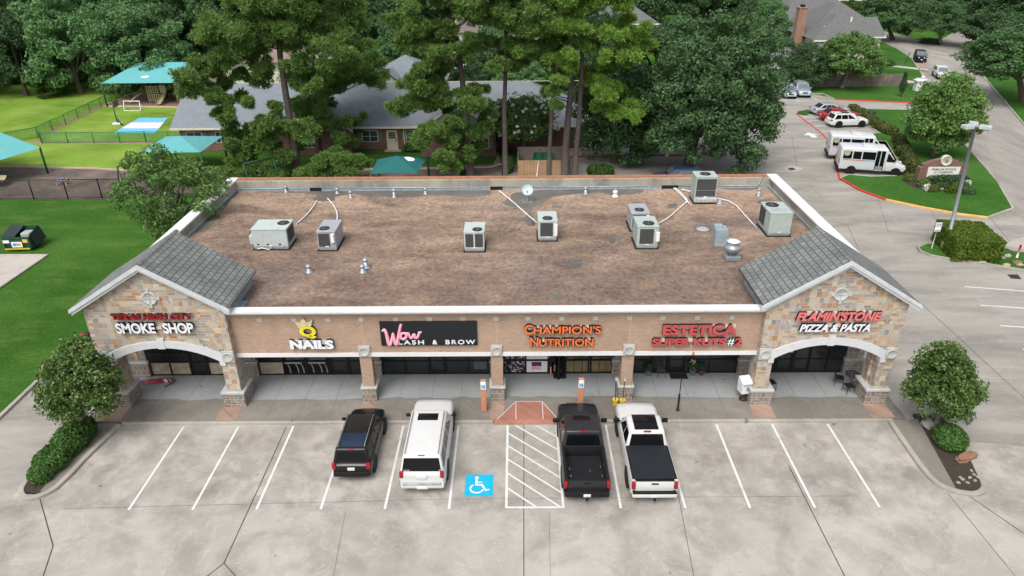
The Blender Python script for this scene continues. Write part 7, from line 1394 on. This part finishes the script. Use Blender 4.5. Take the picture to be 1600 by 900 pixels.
def ptree(bx, by, cx, top, bot, hw, m, label, group=None, seed=0, depth=1.0, **k):
    """tree known by its foot and by how wide and tall its crown measures at that distance"""
    x, y, _ = G(bx, by); a = GY(cx, top, y); b = GY(cx, bot, y); c = GY(cx, (top+bot)/2, y); r = hw*dist(c)/FPX
    return tree_at(x, y, a[2], c[0], y, (a[2]+b[2])/2, r, r*depth, max((a[2]-b[2])/2, .5), m, label, group, seed, **k)
# ---- the wood on the left and the trees behind the school: each one a tree
rn = random.Random(11); gw = 'tall trees of the wood behind the playing field'; n = 0
for row, (y0, xs_, hh) in enumerate(((86, np.arange(-112, -58, 7.5), 13), (95, np.arange(-124, -56, 8), 16.5), (106, np.arange(-134, -50, 9), 19), (122, np.arange(-150, -55, 10), 21))):
    for x in xs_:
        H = hh*rn.uniform(.85, 1.12); r = rn.uniform(4.4, 6.2); X, Y = float(x+rn.uniform(-2, 2)), y0+rn.uniform(-2.5, 2.5)
        tree_at(X, Y, H, X+rn.uniform(-.5, .5), Y, H*.50, r, r, H*.50, (LF_wood, LF_wood, LF_oak)[n % 3], ('dark leafy tree in the wood behind the bright playing field', 'dark leafy tree in the back of the wood above the playing field')[row > 1], gw, n, protos=PROTOW); n += 1
ptree(78, 150, 76, 118, 152, 30, LF_light, 'pale low leafy tree at the sunny edge of the wood', None, 3, .7)
for x, y, H, r in ((-65, 97, 15, 5.5), (-53, 103, 16, 6), (-46, 104, 15, 5.5), (-40, 111, 17, 6), (-62, 107, 18, 6), (-52, 110, 19, 6.5)): tree_at(x, y, H, x, y, H*.55, r, r, H*.46, LF_wood, 'dark leafy tree behind the large turquoise canopy', 'trees behind the large turquoise canopy', n, protos=PROTOW); n += 1
for x, y, H, r in ((-32, 118, 16, 6.5), (-22, 124, 15, 6), (-28, 136, 18, 7), (-14, 136, 16, 6.5), (-4, 140, 16, 7), (6, 146, 17, 7), (-40, 150, 18, 7), (-55, 140, 20, 7), (-65, 150, 20, 7), (20, 150, 16, 7), (32, 148, 15, 7), (-18, 155, 18, 8), (0, 165, 18, 8), (14, 170, 18, 8), (30, 165, 18, 8), (44, 158, 17, 7)): tree_at(x, y, H, x, y, H*.54, r, r, H*.47, (LF_wood, LF_oak)[n % 2], 'dark leafy tree in the far belt beyond the school and houses', 'far trees beyond the school and houses', n, protos=PROTOW); n += 1
ptree(640, 118, 633, 18, 112, 42, LF_wood, 'round dense green tree left of the grey pyramid roof', None, 1, .9); ptree(600, 60, 590, -10, 62, 40, LF_wood, 'dark tree behind the round dense tree', None, 2, .9)
for x, y, H, r in ((-9, 80, 6.5, 3.2), (0, 78, 6.8, 3.4), (8, 79, 7, 3.5), (-22, 82, 7, 3.4), (14, 84, 8, 4), (-30, 82, 7.5, 3.4), (-4, 90, 6.5, 3.6), (5, 92, 7, 4)): tree_at(x, y, H, x, y, H*.52, r, r, H*.46, (LF_wood, LF_oak)[n % 2], 'low leafy tree just beyond the school roof ridge', 'low trees just beyond the school', n, protos=PROTOW); n += 1
ptree(575, 120, 585, 62, 112, 30, LF_pine, 'low dark green tree beside the brown roof and white car', None, 2, .9); ptree(650, 40, 655, -30, 40, 36, LF_wood, 'dark tree above the white house left side', None, 4)
ptree(770, 120, 775, 40, 110, 32, LF_wood, 'mid green tree right of the white house', None, 0); ptree(770, 135, 768, 100, 136, 30, LF_left, 'low leafy tree with pale blossom behind the school ridge', None, 3)
for bx, by, cx, tp, bt, hw in ((960, 110, 958, 20, 105, 34), (930, 95, 925, 10, 90, 30), (1050, 20, 1062, -40, 24, 40), (1120, 40, 1120, -30, 40, 50), (1190, 60, 1195, -15, 70, 45), (985, 150, 975, 85, 150, 30)): ptree(bx, by, cx, tp, bt, hw, LF_oak, 'dark tree filling in behind the big oak and the light pine', 'dark trees behind the big oak', n, .9); n += 1
ptree(1218, 92, 1204, 0, 84, 32, LF_wood, 'full green tree left of the brick chimney', None, 2, .9); ptree(1330, 35, 1330, 0, 30, 30, LF_light, 'bright green tree behind the corner house roof', None, 1)
for bx, by, cx, tp, bt, hw in ((1395, 62, 1385, -20, 58, 48), (1440, 40, 1425, -15, 62, 34), (1300, 20, 1300, -30, 12, 40), (1375, 15, 1370, -35, 12, 50), (1500, 20, 1495, -40, 22, 45), (1560, 45, 1560, -30, 40, 50), (1610, 50, 1610, -25, 60, 50), (1450, 10, 1450, -40, 10, 50)): ptree(bx, by, cx, tp, bt, hw, LF_oak, 'dark shade tree over the far end of the street', 'shade trees at the far end of the street', n, .9, protos=PROTOW); n += 1
ptree(1468, 70, 1472, 2, 56, 40, LF_oak, 'forked tree on the street corner bed with a pale trunk', None, 2, .9, bark=m_barkg); ptree(1575, 78, 1565, 18, 80, 55, LF_oak, 'dark spreading tree right of the side street', None, 0); ptree(1600, 160, 1590, 40, 135, 72, LF_wood, 'large green tree overhanging the street at the right edge', None, 1)
ptree(1262, 139, 1262, 72, 134, 36, LF_oak, 'narrow leafy tree by the fence beside the pale blue SUV', None, 3, bark=m_barkg); ptree(1315, 138, 1332, 50, 128, 48, LF_left, 'wide thinning tree by the fence before the corner house', None, 1, bark=m_barkg)
ptree(1412, 152, 1412, 112, 150, 4.5, LF_oak, 'spindly young tree in a mulch ring on the front lawn', None, 2, bark=m_barkg, tr=.07)
ptree(1386, 103, 1388, 92, 105, 10, LF_oak, 'small rounded bush on the corner house lawn', None, 2, name='leafy_bush'); ptree(1350, 118, 1352, 95, 118, 26, LF_oak, 'rounded bush under the wide tree by the corner house', None, 0, name='leafy_bush')
ptree(1455, 68, 1455, 60, 70, 16, LF_oak, 'low dark bush at the foot of the forked street tree', None, 4, name='leafy_bush'); ptree(1230, 112, 1228, 62, 100, 16, LF_oak, 'dark narrow tree behind the white garage', None, 4)
# ---- nearer trees with leaves of their own size
def big_tree(name, label, base, crown, rad_, ncl, cr, per, l, w, m, seed, bark=None, tr=.3, group=None, flat=.75, inner=.35, lump=.2, nl=9, forks=None, low=-.75):
    t = T(name, label, 'tree', base, 0, group); me, C, R = crown_mesh('crown', rad_, ncl, cr, per, l, w, seed, inner, flat, low, lump); o = Vector(crown)-Vector(base)
    fk = (o.x*.4, o.y*.4, max(.6, (o.z-rad_[2]*.55))); limbs = limbset(fk, [tuple(Vector(c)*.9+o) for c in C], nl, tr, seed)
    trunk_mesh(t, [(0, 0, -.05), lerp((0, 0, 0), fk, .5), fk, tuple(o)], [tr*1.3, tr, tr*.85, tr*.35], limbs, bark or m_bark, 10); add_crown(t, me, m, tuple(o)); return t, C, o
big_tree('oak_tree', 'massive dark oak with a wide dense crown behind the rear parapet', (16.6, 46.4, 0), (17.2, 47, 7.6), (8.0, 7.6, 7.0), 520, 1.0, 170, .17, .09, LF_oak, 7, tr=.55, lump=.12, inner=.2, nl=16, low=-.85)
big_tree('oak_tree', 'second smaller dark oak left of the massive oak, behind the light pine', (9.6, 49.5, 0), (9.8, 50, 5.0), (4.2, 4.5, 4.6), 240, .9, 130, .17, .09, LF_oak, 8, tr=.4, inner=.2, low=-.85)
lt, C_, o_ = big_tree('leafy_tree', 'loose branching green tree leaning over the left parapet of the shops', (-25.2, 22.5, 0), (-23.8, 22.3, 5.75), (3.2, 2.8, 3.9), 105, .66, 135, .12, .06, LF_left, 9, m_barkg, .24, lump=.3, nl=22, inner=.4)
rs = np.random.RandomState(3); P_ = np.array([[-1.3, -2.3, -3.6], [-.9, -2.5, -3.9], [-.5, -2.6, -3.3], [-1.0, -2.4, -4.4]])
crp = T('crape_shrub', 'crape myrtle with pink red flowers between the lawn and the left gable roof', 'shrub', (-23.9, 15.8, 0)); me = quadmesh('flowers', clump_leaves(np.array([[0, 0, 4.1], [.45, .1, 4.5], [.2, .5, 3.9], [.6, .3, 3.5], [-.3, .2, 3.6]]), np.array([.4, .4, .35, .3, .3]), 80, .09, .06, rs)); add_crown(crp, me, LF_flr, name='flowers')
me = quadmesh('foliage', clump_leaves(np.array([[0, .3, 3.3], [.3, .2, 2.6], [-.4, 0, 2.7], [.1, .6, 3.7], [.4, .6, 3.0]]), np.array([.7, .7, .7, .6, .6]), 220, .12, .07, rs)); add_crown(crp, me, LF_left, name='foliage'); q = MB(); q.tube([(0, 0, 0), (.05, .1, 1.6), (.1, .2, 3.4)], [.08, .06, .03], 7); q.build('trunk', m_barkg, crp)
crp = T('crape_shrub', 'pink flowering shrub below the left gable beside the smoke shop wall', 'shrub', (-22.6, 8.2, 0)); me = quadmesh('foliage', clump_leaves(np.array([[0, .1, 2.6], [-.2, .5, 3.3], [.1, .9, 2.2], [-.2, .6, 1.6]]), np.array([.5, .55, .6, .6]), 170, .10, .05, rs)); add_crown(crp, me, LF_oak, name='foliage'); me = quadmesh('flowers', clump_leaves(np.array([[-.35, .1, 3.2], [-.2, -.2, 2.8], [-.4, .6, 3.5]]), np.array([.25, .2, .25]), 30, .07, .05, rs)); add_crown(crp, me, LF_flr, name='flowers'); q = MB(); q.tube([(0, .3, 0), (0, .3, 2.4)], .05, 6); q.build('trunk', m_barkg, crp)
big_tree('magnolia_tree', 'glossy round tree on the left parking island', (-21.9, 4.9, .1), (-21.15, 4.8, 3.2), (1.6, 1.55, 1.95), 175, .40, 110, .085, .045, LF_mag, 21, m_barkg, .10, lump=.15, nl=8); big_tree('magnolia_tree', 'glossy round tree on the right parking island', (19.7, 5.2, .1), (19.4, 5.3, 2.6), (1.42, 1.4, 1.85), 175, .40, 110, .085, .045, LF_mag, 22, m_barkg, .10, lump=.18, nl=8)
big_tree('leafy_tree', 'round leafy tree between the school island and the street', (43.2, 50.6, .1), (43.3, 50.6, 4.3), (3.5, 3.4, 3.7), 220, .75, 130, .15, .08, LF_left, 23, tr=.2, lump=.15, inner=.3)
ct, C_, o_ = big_tree('crape_myrtle', 'white flowering crape myrtle with several stems beside the school drive', (.1, 52, 0), (.1, 52, 3.9), (3.2, 3.0, 2.3), 120, .7, 85, .17, .09, LF_left, 24, m_barkg, .16, lump=.12, inner=.4)
rs = np.random.RandomState(5); d = unit(rs.normal(0, 1, (140, 3))); d = d[(d[:, 2] > -.35) & (d[:, 1] < .5)]; Cf = d*np.array([3.6, 3.4, 2.8])*rs.uniform(.94, 1.08, (len(d), 1))+np.array(o_); me = quadmesh('blossom', clump_leaves(Cf, np.full(len(Cf), .16), 12, .13, .10, rs)); add_crown(ct, me, LF_flw, name='blossom')
# ---- pines: long trunk, upswept limbs, needle pads with gaps between
def pine(label, foot, y, trunk, pads, m, seed, r0=.3, group='tall pines behind the shops', dy=2.6, per=46):
    """trunk: points of the stem; pads: (x, z, radius) of the needle pads measured beside the stem"""
    rs = np.random.RandomState(seed); x0, y0, _ = foot; t = T('pine_tree', label, 'tree', (x0, y0, 0), 0, group)
    S_ = [Vector(GY(px, py, y0))-Vector((x0, y0, 0)) for px, py in trunk]; S_ = [Vector((0, 0, -.05))]+S_
    Q, RR, limbs = [], [], []
    for px, py, rp in pads:
        c = np.array(GY(px, py, y0)); r = rp*dist(c)/FPX; yo = rs.uniform(-dy, dy)
        # keep the pad at the spot measured from the stem but at its own depth round it
        ax = min(S_, key=lambda s: abs(s.z-c[2])); rel = Vector((c[0]-x0, yo, c[2]))
        k = max(5, int(7*r)); sub = rs.normal(0, 1, (k, 3)); sub = unit(sub)*rs.uniform(.15, 1.2, (k, 1))*r; sub[:, 2] *= .6
        for s_ in sub: Q.append(np.array(rel)+s_); RR.append(r*rs.uniform(.26, .52))
        b = min(S_, key=lambda s: abs(s.z-(c[2]-r*.9))+(.5 if s.z > c[2] else 0)); zb = max(.5, min(c[2]-.9*r-.15*abs(rel.x-b.x), S_[-1].z)); 
        i = max(j for j in range(len(S_)) if S_[j].z <= zb) if any(s.z <= zb for s in S_) else 0; i = min(i, len(S_)-2); f = (zb-S_[i].z)/max(.01, S_[i+1].z-S_[i].z); bb = S_[i].lerp(S_[i+1], max(0, min(1, f)))
        mid = bb.lerp(rel, .55)+Vector((0, 0, -.2*r)); limbs.append(([tuple(bb), tuple(mid), tuple(rel)], r0*.24, r0*.07)) if (c[2] < 19 and len(limbs) < 26) else None
    n_ = len(S_); trunk_mesh(t, [tuple(s) for s in S_], [r0*(1.15-.75*i/(n_-1)) for i in range(n_)], limbs, m_barkp, 10)
    C = np.array(Q); R = np.array(RR)
    # tufts: needles fanning out from many points of each pad
    idx = np.repeat(np.arange(len(C)), per); d = unit(rs.normal(0, 1, (len(idx), 3))); tp = d*R[idx][:, None]*(rs.uniform(.2, 1.25, (len(idx), 1))**.7); tp[:, 2] *= .65; tp += C[idx]
    k = 9; P = np.repeat(tp, k, 0); D = unit(np.repeat(d, k, 0)*.6+rs.normal(0, .75, (len(P), 3))+np.array([0, 0, .35])); ln = rs.uniform(.24, .50, (len(P), 1)); Wv = unit(np.cross(D, rs.normal(0, 1, D.shape)))*rs.uniform(.028, .055, (len(P), 1))
    V = np.stack([P, P+D*ln*.55+Wv, P+D*ln, P+D*ln*.55-Wv], 1); me = quadmesh('crown', V); add_crown(t, me, m); return t
def scatter(seed, boxes):
    rn = random.Random(seed); out = []
    for x0, x1, y0, y1, k, r0, r1 in boxes: out += [(rn.uniform(x0, x1), rn.uniform(y0, y1), rn.uniform(r0, r1)*.92) for _ in range(max(1, int(k*1.25)))]
    return out
pine('broad pine with two tiered limbs left of the school door, nearest the parapet', G(464, 277), 46, [(462, 240), (455, 200), (447, 150), (438, 90), (434, 40), (432, -30), (430, -70)],
     scatter(1, ((380, 520, -60, 0, 14, 20, 30), (340, 540, 0, 55, 20, 20, 30), (315, 560, 55, 90, 16, 18, 28), (298, 350, 92, 150, 8, 15, 22), (310, 345, 160, 182, 3, 10, 15), (345, 545, 95, 135, 11, 16, 23), (350, 430, 150, 195, 5, 13, 19), (400, 480, 185, 215, 7, 15, 20), (350, 420, 205, 240, 7, 14, 20), (370, 440, 235, 268, 10, 16, 22), (445, 470, 200, 250, 5, 12, 16))), LF_pine, 31, .36)
pine('slimmer pine just right of the broad one with drooping dark limbs', G(498, 243), 54, [(496, 215), (492, 180), (490, 120), (488, 60), (486, 0), (485, -40)],
     scatter(2, ((470, 545, -30, 40, 10, 18, 26), (480, 590, 85, 135, 11, 14, 22), (470, 540, 120, 175, 10, 14, 20), (505, 545, 140, 160, 2, 8, 12), (480, 560, 178, 215, 8, 12, 18), (470, 500, 170, 205, 4, 10, 15), (515, 565, 200, 226, 3, 9, 13))), LF_pine, 32, .26)
pine('low young pine in front of the broad pine at the parapet edge', G(520, 285), 45, [(520, 262), (520, 248)], scatter(3, ((476, 575, 248, 272, 12, 12, 17), (500, 548, 238, 250, 4, 10, 13))), LF_pine, 33, .12, dy=1.0)
pine('pine with a leaning trunk before the white house and layered crown', G(736, 277), 46, [(734, 245), (730, 210), (727, 170), (722, 120), (716, 80), (709, 45), (702, 0), (700, -30)],
     scatter(4, ((630, 745, -30, 30, 16, 18, 26), (610, 700, 30, 65, 10, 16, 22), (690, 735, 45, 62, 3, 8, 12), (665, 745, 70, 100, 9, 13, 20), (622, 690, 105, 135, 7, 13, 18), (625, 760, 140, 175, 18, 13, 19), (640, 720, 178, 215, 10, 13, 19), (690, 740, 230, 262, 6, 13, 17), (740, 765, 175, 210, 5, 10, 14))), LF_pine, 34, .33)
pine('tall bare trunked pine with dark high crown left of the white flowering tree', G(790, 279), 46, [(789, 230), (788, 170), (790, 110), (790, 60), (789, 0), (789, -60)], scatter(5, ((735, 860, -60, 20, 22, 20, 30), (740, 855, 20, 75, 16, 18, 26), (750, 850, 75, 108, 7, 12, 18), (760, 860, -20, 40, 6, 16, 24))), LF_pine, 35, .24)
pine('thin leaning pine trunk right of the white flowering tree with pale high needles', G(857, 279), 46, [(859, 230), (862, 180), (865, 130), (866, 70), (867, 0), (867, -50)], scatter(6, ((850, 905, -50, 10, 9, 16, 24), (855, 900, 25, 60, 7, 14, 20), (855, 895, 80, 118, 8, 11, 17))), LF_pinel, 36, .19)
pine('thick dark pine trunk, middle of the three right of the flowering tree', G(882, 279), 46, [(884, 230), (888, 180), (893, 130), (896, 80), (898, 20), (900, -50)], scatter(7, ((840, 905, -40, 30, 10, 16, 24), (868, 930, 35, 75, 9, 13, 20), (845, 875, 140, 155, 3, 9, 12))), LF_pine, 37, .33)
pine('pale leaning pine trunk with bright yellow green hanging pads', G(898, 279), 46, [(901, 230), (905, 185), (908, 130), (910, 80), (912, 20), (914, -50)], scatter(8, ((885, 975, -50, 15, 16, 16, 24), (890, 945, 40, 85, 8, 13, 19), (955, 1010, 45, 95, 11, 13, 19), (965, 1015, 20, 45, 3, 8, 12), (920, 950, 100, 145, 9, 11, 17), (930, 1000, 130, 180, 12, 11, 16), (985, 1005, 60, 80, 3, 10, 14))), LF_pinel, 38, .26)
# ---- shrubs and hedges
def hedge(label, boxes, m, n, l, w, seed, name='clipped_hedge', group=None, z0=.1, core=True, loc=None):
    rs = np.random.RandomState(seed); c0 = np.mean([b[:3] for b in boxes], 0); t = T(name, label, 'hedge' if 'hedge' in name else 'shrub', (float(c0[0]), float(c0[1]), z0), 0, group); Vs = []
    for (x, y, z, rx, ry, rz, rot, p) in boxes:
        d = rs.normal(0, 1, (n, 3)); d = d/np.linalg.norm(d, axis=1, keepdims=True); s = (np.abs(d)**p).sum(1)**(-1/p); q = d*s[:, None]*rs.uniform(.78, 1.04, (n, 1))+rs.normal(0, .012, (n, 3)); nn = np.sign(q)*np.abs(q)**(p-1)
        q = q*np.array([rx, ry, rz]); ca, sa = math.cos(rot), math.sin(rot); q = np.stack([q[:, 0]*ca-q[:, 1]*sa, q[:, 0]*sa+q[:, 1]*ca, q[:, 2]], 1)+np.array([x-c0[0], y-c0[1], z-z0]); k = q[:, 2] > 0; Vs.append(cards(q[k], unit(nn)[k], l, w, rs, .8))
    if boxes[0][7] >= 9:      # sheared flat on every side
        Vs = []
        for (x, y, z, rx, ry, rz, rot, p) in boxes:
            ar = np.array([ry*rz, ry*rz, rx*rz, rx*rz, rx*ry*1.6]); fc = rs.choice(5, n, p=ar/ar.sum()); q = rs.uniform(-1, 1, (n, 3)); nn = np.zeros((n, 3))
            for k, (ax, sg) in enumerate(((0, 1), (0, -1), (1, 1), (1, -1), (2, 1))): mk = fc == k; q[mk, ax] = sg*(1-np.abs(rs.normal(0, .05, mk.sum())))+.03*np.sin(q[mk, (ax+1) % 3]*7); nn[mk, ax] = sg
            q = q*np.array([rx, ry, rz]); ca, sa = math.cos(rot), math.sin(rot); q = np.stack([q[:, 0]*ca-q[:, 1]*sa, q[:, 0]*sa+q[:, 1]*ca, q[:, 2]], 1)+np.array([x-c0[0], y-c0[1], z-z0]); k_ = q[:, 2] > 0; Vs.append(cards(q[k_], nn[k_], l, w, rs, .8))
    me = quadmesh('foliage', np.concatenate(Vs)); add_crown(t, me, m, name='foliage')
    q = MB()
    for (x, y, z, rx, ry, rz, rot, p) in boxes: q.at((x-c0[0], y-c0[1], z-z0), rz=rot); q.ball((0, 0, 0), (rx*.72, ry*.72, rz*.72), 12, 8)
    q.at(); q.build('branches', m_bark, t); return t
hedge('big boxy clipped hedge round the foot of the lamp post', [(32.85, 26.2, .85, 1.6, 2.05, .9, rad(-8), 9)], LF_hedge, 16000, .11, .055, 1)
hedge('low spreading green shrub under the left island tree, cut to a long mound', [(-21.95, 4.2, .55, .75, 1.3, .6, 0, 2.5), (-22.1, 2.7, .5, .7, .8, .5, 0, 2.5)], LF_shrub, 5200, .075, .04, 2, 'low_shrub'); hedge('rounded green shrub at the tip of the left island', [(-22.1, 1.8, .45, .5, .5, .42, 0, 2.2)], LF_shrub, 3200, .07, .035, 3, 'low_shrub'); hedge('rounded green shrub in the right island bed', [(19.6, 3.9, .55, .68, .75, .52, 0, 2.3)], LF_shrub, 5200, .07, .036, 4, 'low_shrub')
hp = [G2(*q_) for q_ in ((1325, 176), (1336, 182), (1346, 189), (1355, 196), (1364, 202), (1374, 207), (1384, 211))]
for i, (x, y) in enumerate(hp): hedge('rounded clipped bush in the row before the red and silver cars', [(x+.6, y, .5, .68, .68, .55, 0, 2.8)], LF_hedged, 1500, .12, .07, 30+i, 'clipped_hedge', 'clipped bushes in the row before the parked cars')
for i, (px, py, r) in enumerate(((1398, 226, .8), (1402, 236, .85), (1406, 246, .95), (1413, 258, .9), (1420, 270, 1.0))): x, y = G2(px, py); hedge('rounded clipped bush in front of the minibus noses', [(x+.5, y+.3, .55, r*.85, r*.85, r*.7, 0, 2.6)], LF_hedged, 1700, .12, .07, 50+i, 'clipped_hedge', 'clipped bushes before the minibuses')
hedge('long clipped hedge along the foot of the brick school sign', [(39.7, 41.4, .5, 1.9, .45, .5, 0, 4)], LF_oak, 3000, .10, .055, 61)
for i, (px, py, r, m, lb) in enumerate(((1420, 284, .5, LF_light, 'small pale green bush left of the school sign'), (1442, 293, .62, LF_left, 'green bush at the left end of the school sign hedge'), (1457, 300, .5, LF_hedged, 'brownish low bush before the school sign'), (1470, 296, .5, LF_oak, 'grey green low bush before the school sign'), (1487, 302, .6, LF_hedge, 'yellow green low bush before the school sign'), (1500, 297, .7, LF_shrub, 'bright green bush right of the school sign'), (1512, 304, .55, LF_oak, 'dark low bush at the right end of the flower bed'))): x, y = G2(px, py); hedge(lb, [(x, y, .3, r, r*.8, r*.75, 0, 2.3)], m, 1200, .10, .055, 70+i, 'low_shrub')
for i, (px, py) in enumerate(((1448, 299), (1509, 292))): x, y = G2(px, py); hedge('small white flowering clump in the school sign bed, %s end' % ('left' if i == 0 else 'right'), [(x, y, .35, .4, .3, .35, 0, 2.2)], LF_flw, 160, .09, .07, 80+i, 'flower_clump')
hedge('green hedge beside the board fence pen behind the parapet', [(-1.6, 47.5, .5, .5, 1.8, .6, 0, 3), (9.0, 45.0, .5, 1.2, .8, .55, 0, 2.5)][:1], LF_shrub, 2500, .12, .06, 90); hedge('low green shrub right of the pine trunks behind the parapet', [(7.6, 45.3, .5, 1.3, .8, .6, 0, 2.5)], LF_shrub, 2500, .12, .06, 91, 'low_shrub'); hedge('rounded shrub below the white flowering tree', [(1.2, 51.4, .55, 1.0, .9, .6, 0, 2.5)], LF_oak, 1800, .12, .06, 92, 'low_shrub')
hedge('leafy foundation shrub right of the school door', [(-12.0, 54.2, .45, 1.2, .5, .5, 0, 2.5)], LF_left, 1500, .12, .06, 93, 'low_shrub'); hedge('dark shrub at the far pine foot left of the parapet', [(-29.5, 43, .8, 1.8, 1.2, 1.1, 0, 2.2)], LF_pine, 2800, .14, .06, 94, 'low_shrub')
